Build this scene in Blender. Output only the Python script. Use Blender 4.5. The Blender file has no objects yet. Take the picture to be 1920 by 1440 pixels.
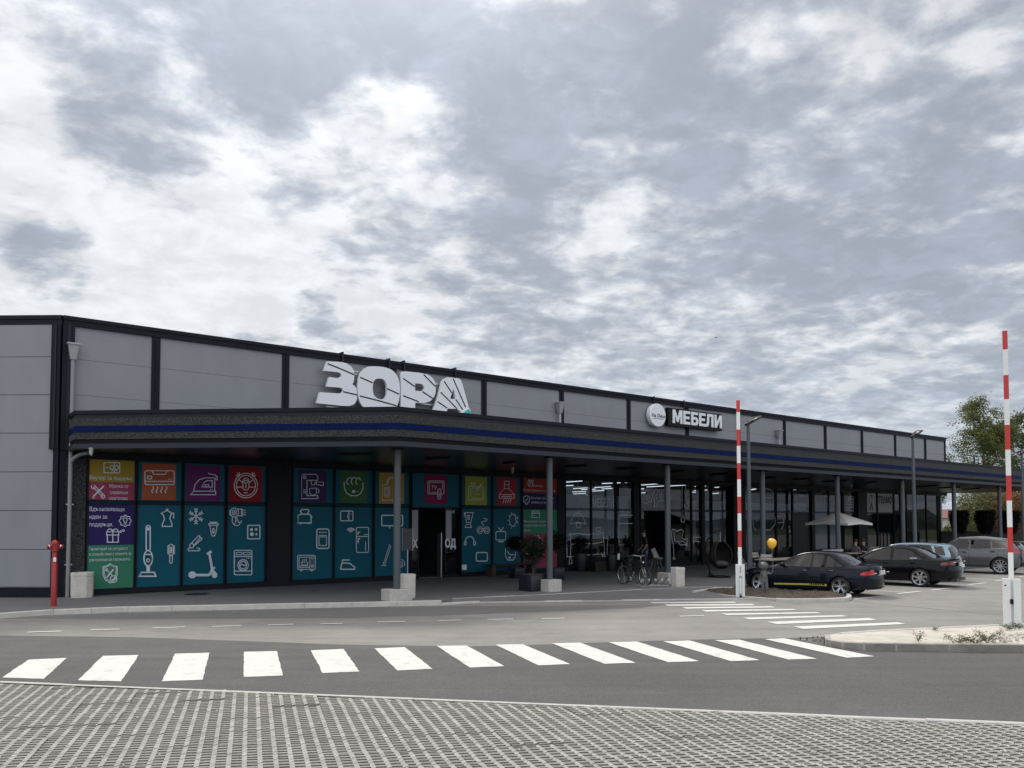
import bpy, bmesh, math, random
import numpy as np
from mathutils import Vector, Matrix, noise as mnoise
from mathutils.geometry import tessellate_polygon
random.seed(7)
C = bpy.context.scene
COL = C.collection
R = math.radians

# ------------------------------------------------------------------ camera
H = 2.25                      # eye height above the road (raised phone)
FOC, CX, CY, PITCH = 1442.0, 960.0, 919.0, math.atan(59/1442.0)
cam = bpy.data.cameras.new("camera"); camo = bpy.data.objects.new("camera", cam)
COL.objects.link(camo); C.camera = camo
camo.location = (0, 0, H); camo.rotation_euler = (R(90)+PITCH, 0, 0)
cam.sensor_width = 36; cam.lens = FOC/1920*36; cam.shift_y = (919-720)/1920.0
cam.clip_end = 5000; cam.clip_start = 0.1

# ------------------------------------------------------------------ light
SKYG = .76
SUN_AZ, SUN_EL = R(-14), R(52)          # measured from +Y towards +X
sd = Vector((math.sin(SUN_AZ)*math.cos(SUN_EL), math.cos(SUN_AZ)*math.cos(SUN_EL), math.sin(SUN_EL)))
sun = bpy.data.lights.new("sun", 'SUN'); suno = bpy.data.objects.new("sun", sun); COL.objects.link(suno)
sun.energy = 1.5; sun.angle = R(12); sun.color = (1, .94, .83)
suno.rotation_euler = sd.to_track_quat('Z', 'Y').to_euler()
C.view_settings.view_transform = 'Standard'; C.view_settings.look = 'None'
C.view_settings.exposure = 0.50; C.view_settings.gamma = 1

def nodes_of(nt):
    nt.nodes.clear()
    return nt.nodes, nt.links

world = bpy.data.worlds.new("World"); C.world = world; world.use_nodes = True
N, L = nodes_of(world.node_tree)
def nn(t, **k):
    n = N.new(t)
    for a, b in k.items(): setattr(n, a, b)
    return n
def val(x):
    n = nn('ShaderNodeValue'); n.outputs[0].default_value = x; return n.outputs[0]
def mth(op, a, b=None, c=None, clamp=False):
    n = nn('ShaderNodeMath', operation=op, use_clamp=clamp)
    for i, s in enumerate((a, b, c)):
        if s is None: continue
        if isinstance(s, (int, float)): n.inputs[i].default_value = s
        else: L.new(s, n.inputs[i])
    return n.outputs[0]
def vmth(op, a, b=None):
    n = nn('ShaderNodeVectorMath', operation=op)
    for i, s in enumerate((a, b)):
        if s is None: continue
        if isinstance(s, (tuple, list, Vector)): n.inputs[i].default_value = tuple(s)
        else: L.new(s, n.inputs[i])
    return n
tc = nn('ShaderNodeTexCoord'); dirv = vmth('NORMALIZE', tc.outputs['Generated']).outputs[0]
sep = nn('ShaderNodeSeparateXYZ'); L.new(dirv, sep.inputs[0])
zz = mth('MAXIMUM', sep.outputs[2], 0.0)
den = mth('ADD', zz, 0.20)
px_ = mth('DIVIDE', sep.outputs[0], den); py_ = mth('DIVIDE', sep.outputs[1], den)
cmb = nn('ShaderNodeCombineXYZ'); L.new(px_, cmb.inputs[0]); L.new(py_, cmb.inputs[1])
def noise(vec, scale, detail, rough, seed=0.0, dist=0.0, squash=None):
    mp = nn('ShaderNodeMapping'); L.new(vec, mp.inputs[0])
    mp.inputs['Location'].default_value = (seed*3.1, seed*1.7, seed)
    mp.inputs['Rotation'].default_value = (0, 0, R(-14))
    if squash: mp.inputs['Scale'].default_value = squash
    n = nn('ShaderNodeTexNoise'); n.inputs['Scale'].default_value = scale
    n.inputs['Detail'].default_value = detail; n.inputs['Roughness'].default_value = rough
    n.inputs['Distortion'].default_value = dist
    L.new(mp.outputs[0], n.inputs[0]); return n.outputs[0]
def smooth(x, lo, hi, a=0.0, b=1.0):
    n = nn('ShaderNodeMapRange', interpolation_type='SMOOTHSTEP')
    L.new(x, n.inputs[0])
    for i, v in zip((1, 2, 3, 4), (lo, hi, a, b)): n.inputs[i].default_value = v
    return n.outputs[0]
_cp, _sp = math.cos(PITCH), math.sin(PITCH)
def ray(px, py):
    u = (px-CX)/FOC; v = -(py-CY)/FOC
    return Vector((u, _cp - v*_sp, _sp + v*_cp))
def G(px, py, z=0.0):
    d = ray(px, py); t = (z-H)/d.z
    return Vector((d.x*t, d.y*t, z))
def blob(px, py, rin, rout, amp):
    d = ray(px, py).normalized()
    v = vmth('DOT_PRODUCT', dirv, d).outputs['Value']
    return smooth(v, math.cos(R(rout)), math.cos(R(rin)), 0.0, amp)
n1 = noise(cmb.outputs[0], 1.9, 4, .52, 3.0, .2, (1, 1.25, 1))
n2 = noise(cmb.outputs[0], 5.4, 8, .60, 8.0, .25, (1, 1.15, 1))
n5 = noise(cmb.outputs[0], 13.0, 5, .55, 31.0, .2, (1, 1.1, 1))
D = mth('ADD', mth('MULTIPLY', n1, .44), mth('MULTIPLY', n2, .70))
D = mth('ADD', D, mth('MULTIPLY', n5, .30))
terms = [(350, 120, 2, 13, .13), (60, 140, 1, 8, .05), (230, 240, 0, 6, .08), (470, 170, 0, 6, .07), (1000, 20, 2, 12, .05), (560, 30, 1, 9, .05), (1750, 60, 4, 22, .07), (1330, 60, 2, 10, .05), (670, 185, 0, 6, -.09), (110, 60, 0, 4, -.08),
         (1180, 110, 0, 5, -.08), (200, 400, 5, 15, -.20), (620, 480, 2, 12, -.12), (1480, 180, 0, 7, -.07), (960, 260, 0, 6, .07), (800, 90, 0, 6, .06),
         (90, 500, 0, 3.6, .20), (590, 585, 0, 2.2, .16), (540, 370, 0, 3, .12), (1700, 520, 4, 20, .02), (1150, 660, 2, 9, -.04), (20, 440, 0, 2.5, .15)]
for t in terms: D = mth('ADD', D, blob(*t))
cloud = smooth(D, .59, .82)                      # 0 thin bright cloud .. 1 thick grey cloud
n4 = noise(cmb.outputs[0], 7.5, 6, .6, 21.0, .3)
wisp = smooth(n4, .36, .68)
calm = smooth(sep.outputs[2], .03, .24, .50, 1.0)            # distant low cloud merges into an even deck
cloud = mth('ADD', mth('MULTIPLY', mth('SUBTRACT', cloud, .48), calm), .48)
ramp = nn('ShaderNodeValToRGB'); L.new(cloud, ramp.inputs[0])
e = ramp.color_ramp.elements
e[0].position = 0; e[0].color = (.78, .795, .81, 1); e[1].position = 1; e[1].color = (.375, .41, .475, 1)
for p, c in ((.20, (.67, .69, .72, 1)), (.40, (.57, .60, .645, 1)), (.70, (.465, .50, .56, 1))):
    q = e.new(p); q.color = c
mixw = nn('ShaderNodeMix', data_type='RGBA', blend_type='MULTIPLY'); mixw.inputs[0].default_value = 1
L.new(ramp.outputs[0], mixw.inputs[6])
wc = nn('ShaderNodeCombineColor'); wv = mth('ADD', mth('MULTIPLY', wisp, .20), .90)
for i in range(3): L.new(wv, wc.inputs[i])
L.new(wc.outputs[0], mixw.inputs[7])
# the thin cloud in front of the hidden sun, above the frame, and slightly duller bluish air low down
glow = mth('POWER', mth('MAXIMUM', vmth('DOT_PRODUCT', dirv, sd).outputs['Value'], 0.0), 22.0)
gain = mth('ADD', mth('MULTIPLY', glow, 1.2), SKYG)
gain = mth('ADD', gain, smooth(sep.outputs[2], .52, .85, 0.0, .9))       # unseen sky above the frame, brightened to light the ground
gain = mth('ADD', gain, smooth(sep.outputs[1], .25, -.5, 0.0, .75))      # unseen sky behind the camera, brightened to lift light on the facade
low = smooth(sep.outputs[2], .02, .22)
lowc = nn('ShaderNodeMix', data_type='RGBA'); L.new(low, lowc.inputs[0])
lowc.inputs[6].default_value = (.80, .86, .93, 1); lowc.inputs[7].default_value = (1, 1, 1, 1)
mixl = nn('ShaderNodeMix', data_type='RGBA', blend_type='MULTIPLY'); mixl.inputs[0].default_value = 1
L.new(mixw.outputs[2], mixl.inputs[6]); L.new(lowc.outputs[2], mixl.inputs[7])
warm = nn('ShaderNodeMix', data_type='RGBA', blend_type='MULTIPLY'); L.new(smooth(sep.outputs[2], .50, .75), warm.inputs[0])
L.new(mixl.outputs[2], warm.inputs[6]); warm.inputs[7].default_value = (1.10, 1.0, .90, 1)
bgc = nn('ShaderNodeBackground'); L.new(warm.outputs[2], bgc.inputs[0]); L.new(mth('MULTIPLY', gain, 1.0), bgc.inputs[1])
sky = nn('ShaderNodeTexSky', sky_type='NISHITA', sun_disc=False)
sky.sun_elevation = SUN_EL; sky.sun_rotation = SUN_AZ
bgs = nn('ShaderNodeBackground'); L.new(sky.outputs[0], bgs.inputs[0]); bgs.inputs[1].default_value = .10
mixs = nn('ShaderNodeMixShader'); mixs.inputs[0].default_value = .94
L.new(bgs.outputs[0], mixs.inputs[1]); L.new(bgc.outputs[0], mixs.inputs[2])
wo = nn('ShaderNodeOutputWorld'); L.new(mixs.outputs[0], wo.inputs[0])

# ------------------------------------------------------------------ materials
MATS = {}
def mat(name, col, rough=.6, metal=0.0, spec=.5, noise_amt=0.0, nscale=8.0, bump=0.0, bscale=60.0, col2=None, coat=0.0,
        emit=None, squash=(1, 1, 1), detail=5, ramp=(.32, .68)):
    if name in MATS: return MATS[name]
    m = bpy.data.materials.new(name); m.use_nodes = True
    nt = m.node_tree; b = nt.nodes['Principled BSDF']
    b.inputs['Base Color'].default_value = (*col, 1); b.inputs['Roughness'].default_value = rough
    b.inputs['Metallic'].default_value = metal; b.inputs['Specular IOR Level'].default_value = spec
    b.inputs['Coat Weight'].default_value = coat; b.inputs['Coat Roughness'].default_value = .04
    if emit:
        b.inputs['Emission Color'].default_value = (*emit[0], 1); b.inputs['Emission Strength'].default_value = emit[1]
    if noise_amt or col2 or bump:
        tcn = nt.nodes.new('ShaderNodeTexCoord'); mp = nt.nodes.new('ShaderNodeMapping'); mp.inputs['Scale'].default_value = squash
        nt.links.new(tcn.outputs['Object'], mp.inputs[0])
        if noise_amt or col2:
            nz = nt.nodes.new('ShaderNodeTexNoise'); nz.inputs['Scale'].default_value = nscale; nz.inputs['Detail'].default_value = detail
            nz.inputs['Roughness'].default_value = .62
            nt.links.new(mp.outputs[0], nz.inputs[0])
            cr = nt.nodes.new('ShaderNodeValToRGB'); ee = cr.color_ramp.elements
            ee[0].position, ee[1].position = ramp
            c2 = col2 or tuple(min(1, c*(1+noise_amt)) for c in col)
            c1 = col if col2 else tuple(c*(1-noise_amt) for c in col)
            ee[0].color = (*c1, 1); ee[1].color = (*c2, 1)
            nt.links.new(nz.outputs[0], cr.inputs[0]); nt.links.new(cr.outputs[0], b.inputs['Base Color'])
        if bump:
            nb = nt.nodes.new('ShaderNodeTexNoise'); nb.inputs['Scale'].default_value = bscale; nb.inputs['Detail'].default_value = 4
            nt.links.new(mp.outputs[0], nb.inputs[0])
            bp = nt.nodes.new('ShaderNodeBump'); bp.inputs['Strength'].default_value = bump; bp.inputs['Distance'].default_value = .02
            nt.links.new(nb.outputs[0], bp.inputs['Height']); nt.links.new(bp.outputs[0], b.inputs['Normal'])
    MATS[name] = m; return m
def asphalt_mat(name, c, lo=.8, hi=1.2, streak=0.0, speck=.25):
    m = bpy.data.materials.new(name); m.use_nodes = True; nt = m.node_tree; b = nt.nodes['Principled BSDF']
    b.inputs['Roughness'].default_value = .82; b.inputs['Specular IOR Level'].default_value = .3
    g = nt.nodes.new('ShaderNodeNewGeometry')
    def tex(scale, det, sq=(1, 1, 1), rot=0, rough=.6):
        mp = nt.nodes.new('ShaderNodeMapping'); mp.inputs['Scale'].default_value = sq; mp.inputs['Rotation'].default_value = (0, 0, rot)
        nt.links.new(g.outputs['Position'], mp.inputs[0])
        t = nt.nodes.new('ShaderNodeTexNoise'); t.inputs['Scale'].default_value = scale; t.inputs['Detail'].default_value = det
        t.inputs['Roughness'].default_value = rough
        nt.links.new(mp.outputs[0], t.inputs[0]); return t.outputs[0]
    def mr(x, a, bb, c1, c2):
        q = nt.nodes.new('ShaderNodeMapRange'); nt.links.new(x, q.inputs[0])
        for i, v in zip((1, 2, 3, 4), (a, bb, c1, c2)): q.inputs[i].default_value = v
        return q.outputs[0]
    def mul(a, bb):
        q = nt.nodes.new('ShaderNodeMath'); q.operation = 'MULTIPLY'; nt.links.new(a, q.inputs[0]); nt.links.new(bb, q.inputs[1]); return q.outputs[0]
    v = mul(mr(tex(.35, 5), .3, .7, lo, hi), mr(tex(55, 2, rough=.8), .3, .7, 1-speck, 1+speck))
    v = mul(v, mr(tex(2.2, 6, rough=.7), .3, .7, .93, 1.07))
    v = mul(v, mr(tex(.9, 3, rough=.5), .60, .74, 1.0, .88))
    if streak: v = mul(v, mr(tex(1.0, 5, (.12, 1.6, 1), R(-8)), .35, .65, 1-streak, 1+streak))
    mx = nt.nodes.new('ShaderNodeVectorMath'); mx.operation = 'SCALE'; mx.inputs[0].default_value = c
    nt.links.new(v, mx.inputs['Scale']); nt.links.new(mx.outputs[0], b.inputs['Base Color'])
    bp = nt.nodes.new('ShaderNodeBump'); bp.inputs['Strength'].default_value = .35; bp.inputs['Distance'].default_value = .01
    nt.links.new(tex(90, 3), bp.inputs['Height']); nt.links.new(bp.outputs[0], b.inputs['Normal'])
    MATS[name] = m; return m
def glass_mat(name, tint=(.55, .62, .66), gain=1.35, rough=.0):
    m = bpy.data.materials.new(name); m.use_nodes = True; nt = m.node_tree; nt.nodes.clear()
    tr = nt.nodes.new('ShaderNodeBsdfTransparent'); tr.inputs[0].default_value = (*tint, 1)
    gl = nt.nodes.new('ShaderNodeBsdfGlossy'); gl.inputs['Roughness'].default_value = rough
    fr = nt.nodes.new('ShaderNodeFresnel'); fr.inputs[0].default_value = 1.5
    ml = nt.nodes.new('ShaderNodeMath'); ml.operation = 'MULTIPLY'; ml.use_clamp = True; ml.inputs[1].default_value = gain
    nt.links.new(fr.outputs[0], ml.inputs[0])
    gm = nt.nodes.new('ShaderNodeNewGeometry'); fb = nt.nodes.new('ShaderNodeMath'); fb.operation = 'SUBTRACT'; fb.inputs[0].default_value = 1
    nt.links.new(gm.outputs['Backfacing'], fb.inputs[1]); m2 = nt.nodes.new('ShaderNodeMath'); m2.operation = 'MULTIPLY'
    nt.links.new(ml.outputs[0], m2.inputs[0]); nt.links.new(fb.outputs[0], m2.inputs[1]); ml = m2
    mx = nt.nodes.new('ShaderNodeMixShader'); nt.links.new(ml.outputs[0], mx.inputs[0])
    nt.links.new(tr.outputs[0], mx.inputs[1]); nt.links.new(gl.outputs[0], mx.inputs[2])
    o = nt.nodes.new('ShaderNodeOutputMaterial'); nt.links.new(mx.outputs[0], o.inputs[0])
    MATS[name] = m; return m

M = MATS
def defm(k, *a, **kw): M[k] = mat(k, *a, **kw)
defm('panel', (.222, .229, .247), .46, .0, .5, noise_amt=.06, nscale=.9, squash=(1, 1, .45), bump=.06, bscale=1.5)
defm('darkmetal', (.0060, .0078, .013), .5, .0, .18)
defm('darkmetal2', (.011, .014, .021), .45, .0, .25)
defm('fasciametal', (.026, .031, .042), .45, .0, .2)
defm('blue', (.0006, .0085, .055), .6, .0, .08, noise_amt=.2, nscale=6)
defm('stone', (.005, .006, .008), .9, col2=(.088, .089, .090), nscale=34, bump=1.0, bscale=60, detail=10, ramp=(.42, .68))
defm('soffit', (.016, .018, .023), .30, .0, .35, noise_amt=.1, nscale=1)
defm('column', (.060, .072, .082), .42)
defm('concrete', (.42, .41, .385), .85, noise_amt=.14, nscale=9, bump=.3, bscale=60)
defm('concrete2', (.52, .50, .46), .85, noise_amt=.12, nscale=6, bump=.3, bscale=70)
defm('kerb', (.46, .45, .42), .88, noise_amt=.12, nscale=5, bump=.25, bscale=80)
defm('white', (.78, .78, .77), .45)
defm('whitesign', (.74, .76, .80), .35)
defm('whitepaint', (.40, .40, .385), .75, col2=(.60, .60, .58), nscale=4.5, bump=.4, bscale=90, detail=12, ramp=(.26, .47))
defm('red', (.52, .035, .03), .4)
defm('hydred', (.30, .014, .014), .32)
defm('postwhite', (.66, .68, .68), .4, noise_amt=.05, nscale=4)
defm('black', (.006, .006, .007), .5, .0, .2)
defm('rubber', (.014, .014, .015), .8)
defm('chrome', (.62, .63, .65), .18, 1.0)
defm('rim', (.55, .56, .58), .28, .9)
defm('steel', (.42, .43, .44), .35, .9)
defm('pipe', (.22, .225, .235), .4)
defm('zinc', (.34, .35, .36), .4, .3)
defm('wood', (.045, .026, .015), .6, noise_amt=.3, nscale=12, squash=(1, 1, 8))
defm('darkwood', (.012, .009, .008), .6)
defm('soil', (.018, .014, .010), .95, col2=(.085, .070, .052), nscale=14, bump=1.0, bscale=30, detail=8)
defm('gravel', (.30, .28, .25), .9, col2=(.80, .77, .70), nscale=20, bump=1.0, bscale=35)
defm('teal', (.003, .086, .130), .5, .0, .15, noise_amt=.05, nscale=1)
defm('icon', (.58, .63, .68), .5, .0, .15)
defm('bark', (.055, .045, .035), .9, noise_amt=.3, nscale=10, bump=.6)
defm('statue', (.105, .105, .105), .38, .3, noise_amt=.15, nscale=12)
defm('balloon', (.80, .42, .02), .22, coat=.5)
defm('canvas', (.58, .57, .54), .8)
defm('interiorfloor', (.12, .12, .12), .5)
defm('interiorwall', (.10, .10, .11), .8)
defm('striplight', (.9, .9, .9), .5, emit=((.92, .96, 1.0), 1.3))
defm('planter', (.010, .013, .020), .4)
defm('brickred', (.17, .085, .07), .8)
M['glass'] = glass_mat('shop_glass', (.72, .76, .80), 1.15)
M['carglass'] = glass_mat('car_glass', (.05, .055, .06), 1.5)
M['carglassclear'] = glass_mat('car_glass_clear', (.16, .19, .19), 1.5)
M['road'] = asphalt_mat('road_asphalt', (.225, .218, .208), .84, 1.14, .10, .30)
M['darkroad'] = asphalt_mat('fresh_asphalt', (.098, .097, .096), .88, 1.12, .09, .40)
M['midroad'] = asphalt_mat('worn_asphalt', (.150, .148, .144), .92, 1.08, .06, .25)
M['walk'] = asphalt_mat('walk_paving', (.135, .136, .142), .9, 1.1, .05, .15)
M['grass'] = asphalt_mat('dry_grass', (.07, .08, .035), .6, 1.4, 0, .4)

# ------------------------------------------------------------------ mesh helper
class MB:
    def __init__(s): s.v = []; s.f = []; s.m = []; s.mats = []
    def mi(s, m):
        if isinstance(m, str): m = M[m]
        if m not in s.mats: s.mats.append(m)
        return s.mats.index(m)
    def add(s, vs, fs, m, T=None):
        o = len(s.v); k = s.mi(m)
        for p in vs:
            p = Vector(p); s.v.append(tuple(T @ p) if T else tuple(p))
        for f in fs: s.f.append(tuple(o+i for i in f)); s.m.append(k)
        return s
    def box(s, x0, x1, y0, y1, z0, z1, m, T=None, bev=0.0):
        if bev <= 0:
            vs = [(x, y, z) for z in (z0, z1) for y in (y0, y1) for x in (x0, x1)]
            return s.add(vs, [(0, 2, 3, 1), (4, 5, 7, 6), (0, 1, 5, 4), (2, 6, 7, 3), (0, 4, 6, 2), (1, 3, 7, 5)], m, T)
        bm = bmesh.new(); r = bmesh.ops.create_cube(bm, size=1)
        for v in bm.verts:
            v.co = Vector((x0+(v.co.x+.5)*(x1-x0), y0+(v.co.y+.5)*(y1-y0), z0+(v.co.z+.5)*(z1-z0)))
        bmesh.ops.bevel(bm, geom=bm.edges[:], offset=bev, segments=2, profile=.6, affect='EDGES')
        s.frombm(bm, m, T); bm.free(); return s
    def frombm(s, bm, m, T=None):
        bm.verts.index_update()
        return s.add([v.co.copy() for v in bm.verts], [[v.index for v in f.verts] for f in bm.faces], m, T)
    def prism(s, poly, z0, z1, m, T=None, holes=()):
        """poly in XY extruded in Z"""
        loops = [list(poly)]+[list(h) for h in holes]
        tri = tessellate_polygon([[Vector((p[0], p[1], 0)) for p in lp] for lp in loops])
        flat = [p for lp in loops for p in lp]; n = len(flat)
        vs = [(p[0], p[1], z0) for p in flat]+[(p[0], p[1], z1) for p in flat]
        fs = []
        for t in tri:
            a, b, c = (Vector(flat[i][:2]) for i in t)
            ccw = (b-a).cross(c-a) > 0
            u = tuple(t) if ccw else tuple(reversed(t))
            fs.append(tuple(i+n for i in u)); fs.append(tuple(reversed(u)))
        o = 0
        for k, lp in enumerate(loops):
            ar = sum(lp[i][0]*lp[(i+1) % len(lp)][1]-lp[(i+1) % len(lp)][0]*lp[i][1] for i in range(len(lp)))
            for i in range(len(lp)):
                a, b = o+i, o+(i+1) % len(lp)
                if (ar > 0) == (k == 0): fs.append((a, b, b+n, a+n))
                else: fs.append((b, a, a+n, b+n))
            o += len(lp)
        return s.add(vs, fs, m, T)
    def tube(s, pts, r, m, n=10, T=None, cap=True):
        pts = [Vector(p) for p in pts]; rs = r if isinstance(r, (list, tuple)) else [r]*len(pts)
        vs = []; fs = []; up = None
        for i, p in enumerate(pts):
            d = ((pts[min(i+1, len(pts)-1)]-pts[max(i-1, 0)])).normalized()
            if up is None: up = Vector((0, 0, 1)) if abs(d.z) < .9 else Vector((1, 0, 0))
            a = d.cross(up).normalized(); b = a.cross(d).normalized(); up = b
            for k in range(n):
                t = 2*math.pi*k/n; vs.append(p+(a*math.cos(t)+b*math.sin(t))*rs[i])
        for i in range(len(pts)-1):
            for k in range(n):
                q = (k+1) % n; fs.append((i*n+k, i*n+q, (i+1)*n+q, (i+1)*n+k))
        if cap: fs.append(tuple(reversed(range(n)))); fs.append(tuple((len(pts)-1)*n+k for k in range(n)))
        fs = [tuple(reversed(f)) for f in fs]
        return s.add(vs, fs, m, T)
    def lathe(s, prof, m, n=20, T=None, axis='z', arc=None):
        vs = []; fs = []
        for (r, z) in prof:
            for k in range(n):
                t = 2*math.pi*k/n
                p = (r*math.cos(t), r*math.sin(t), z)
                if axis == 'y': p = (p[0], p[2], -p[1])
                if axis == 'x': p = (p[2], p[0], p[1])
                vs.append(p)
        for i in range(len(prof)-1):
            for k in range(n):
                q = (k+1) % n; fs.append((i*n+k, i*n+q, (i+1)*n+q, (i+1)*n+k))
        return s.add(vs, fs, m, T)
    def sphere(s, c, r, m, n=12, sc=(1, 1, 1), T=None):
        prof = [(max(1e-4, math.sin(math.pi*i/n)), -math.cos(math.pi*i/n)) for i in range(n+1)]
        vs = []; 
        o = MB(); o.lathe(prof, m, n*2)
        return s.add([(c[0]+p[0]*r*sc[0], c[1]+p[1]*r*sc[1], c[2]+p[2]*r*sc[2]) for p in o.v], o.f, m, T)
    def build(s, name, parent=None, smooth=False, loc=None):
        me = bpy.data.meshes.new(name); me.from_pydata(s.v, [], s.f)
        for m in s.mats: me.materials.append(m)
        me.polygons.foreach_set('material_index', s.m)
        if smooth is not False:
            me.polygons.foreach_set('use_smooth', [True]*len(s.f))
            me.update()
            if smooth is not True: me.set_sharp_from_angle(angle=R(smooth))
        me.update()
        o = bpy.data.objects.new(name, me); COL.objects.link(o)
        if parent is not None: o.parent = parent
        if loc is not None: o.location = loc
        return o
def thing(name, label, cat, loc=(0, 0, 0), rz=0.0, group=None):
    o = bpy.data.objects.new(name, None); COL.objects.link(o); o.location = loc; o.rotation_euler = (0, 0, rz)
    o.empty_display_size = .2; o['label'] = label; o['category'] = cat
    if group: o['group'] = group
    return o
def tag(o, label, cat, group=None):
    o['label'] = label; o['category'] = cat
    if group: o['group'] = group
    return o
def structure(o): o['kind'] = 'structure'; return o
def kids(o): return [c for c in COL.objects if c.parent == o]
def dup(root, loc, rz, label, group=None):
    r = root.copy(); COL.objects.link(r); r.location = loc; r.rotation_euler = (0, 0, rz); r['label'] = label
    if group: r['group'] = group
    for ch in kids(root):
        c = ch.copy(); COL.objects.link(c); c.parent = r
        for g in kids(ch):
            d = g.copy(); COL.objects.link(d); d.parent = c
    return r
# ------------------------------------------------------------------ facade frame
SW = 0.12                                      # pavement height
dH = ray(2907, 978); dH.z = 0; dH.normalize()
P0 = G(107, 1120, SW); P0.z = 0
BA = math.atan2(dH.y, dH.x)
Mb = Matrix.Translation(P0) @ Matrix.Rotation(BA, 4, 'Z'); Mbi = Mb.inverted()
camL = Mbi @ Vector((0, 0, H))
def fac(px, py, y=0.0):                        # photo pixel -> facade-local point on plane y
    d = Mbi.to_3x3() @ ray(px, py); t = (y-camL.y)/d.y
    p = camL+d*t; return Vector((p.x, y, p.z))
def hor(px, py, z):                            # photo pixel -> facade-local point on the horizontal plane z
    return Mbi @ G(px, py, z)
ZR = fac(107, 590.3).z; ZSOF = H+.93*(H-SW)
LX = fac(1770, 820).x
print('P0', P0, 'roof', ZR, 'soffit', ZSOF, 'L', LX, 'angle', math.degrees(BA))
WT = sum(fac(x, y).z for x, y in ((165, 860.6), (497, 875.5), (767, 886), (976, 894)))/4
W2 = sum(fac(x, y).z for x, y in ((165, 940.4), (340, 941.5), (497, 943.5), (700, 945.5), (976, 949.5)))/5
W1 = sum(fac(x, y).z for x, y in ((165, 944.5), (340, 945.5), (497, 947), (700, 950), (976, 953)))/5
W0 = sum(fac(x, y).z for x, y in ((165, 1103), (340, 1100), (497, 1091), (767, 1078)))/4
print('win', WT, W2, W1, W0)
# ------------------------------------------------------------------ the commercial building
bld = thing('commercial_building', 'long grey panelled retail building with dark canopy and teal shop windows', 'building', P0, BA)
LE = 53.75; ZP = 4.03
PIL = [2.45+ZP*k for k in range(13)]
leftd = (hor(0, 592.8, ZR)); leftd.z = 0; leftd.normalize()
LA = math.atan2(leftd.y, leftd.x)                     # direction of the side wall in the facade frame
# upper cladding: separate panels with 12 mm joints over a dark backing
b = MB(); edges = [0.0]+PIL+[LE]
seams = [WT+.05, 5.89, 6.92, ZR-.16]
for i in range(len(edges)-1):
    for k in range(len(seams)-1):
        b.box(edges[i]+.012, edges[i+1]-.012, -.004*((i*7+k*3)%3), .08, seams[k]+.004, seams[k+1]-.004, 'panel')
b.box(0, LE, .06, .3, WT, ZR-.15, 'darkmetal')
b.build('wall_cladding', bld)
for k, x in enumerate(PIL+[LE-.09]):
    b = MB(); w = .12 if k < 13 else .09
    b.box(x-w, x+w, -.045, .02, WT, ZR-.26, 'darkmetal'); b.box(x-.018, x+.018, -.07, -.045, WT, ZR-.26, 'darkmetal')
    b.build('pilaster', bld)
b = MB()                                              # coping, two folded lips
b.box(-.02, LE+.02, -.10, .35, ZR-.11, ZR, 'darkmetal'); b.box(0, LE, -.07, .02, ZR-.27, ZR-.115, 'darkmetal')
Ls = Matrix.Rotation(LA, 4, 'Z')
b.box(.0, 30, -.35, .10, ZR-.11, ZR-.001, 'darkmetal', Ls); b.box(0, 30, -.02, .07, ZR-.27, ZR-.115, 'darkmetal', Ls)
b.build('coping', bld)
b = MB(); zs = [fac(40, y).z for y in (1105, 1030, 957.4, 885, 812.5, 741, 670)]
# side wall seams, measured on the plane of the side wall
def sidez(px, py):
    d = Mbi.to_3x3() @ ray(px, py); n = Vector((-leftd.y, leftd.x, 0)); t = -(camL.dot(n))/d.dot(n); return (camL+d*t)
zs = [sidez(40, y).z for y in (1105, 1030, 957.4, 885, 812.5, 741, 670)]
zz_ = [.42]+zs+[ZR-.16]
for k in range(len(zz_)-1):
    for j in range(5): b.box(.18+j*6, .18+j*6+5.988, 0, .06, zz_[k]+.008, zz_[k+1]-.008, 'panel', Ls)
b.box(.05, 30, -.25, .03, .1, ZR-.15, 'darkmetal', Ls); b.box(.0, 30, .03, .10, SW-.02, .40, 'darkmetal', Ls)
b.build('side_wall', bld)
b = MB()                                              # folded corner post, upper wide and lower narrow
zc = fac(107, 843).z
b.box(-.02, .28, -.10, .02, zc, ZR-.26, 'darkmetal'); b.box(.10, .17, -.13, -.10, zc, ZR-.26, 'darkmetal2')
b.box(.0, .26, -.03, .13, zc, ZR-.26, 'darkmetal', Ls); b.box(.10, .15, .13, .155, zc, ZR-.26, 'darkmetal2', Ls)
b.box(-.02, .12, -.05, .02, SW-.02, zc, 'darkmetal'); b.box(.0, .13, -.03, .11, SW-.02, zc, 'darkmetal', Ls)
b.build('corner_post', bld)
b = MB(); b.box(0, LE, .3, 30, ZR-.5, ZR-.35, 'panel'); b.box(LE-.2, LE, .3, 30, SW, ZR-.4, 'panel'); b.box(-4, LE, 29.8, 30, SW, ZR-.4, 'panel')
b.prism([(0, 0), (leftd.x*30, leftd.y*30), (leftd.x*30, 30), (0, 30)], ZR-.5, ZR-.36, 'panel')
b.box(0.1, LE-.2, .3, 30, 4.42, 4.5, 'darkmetal')
b.build('roof', bld)

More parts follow.
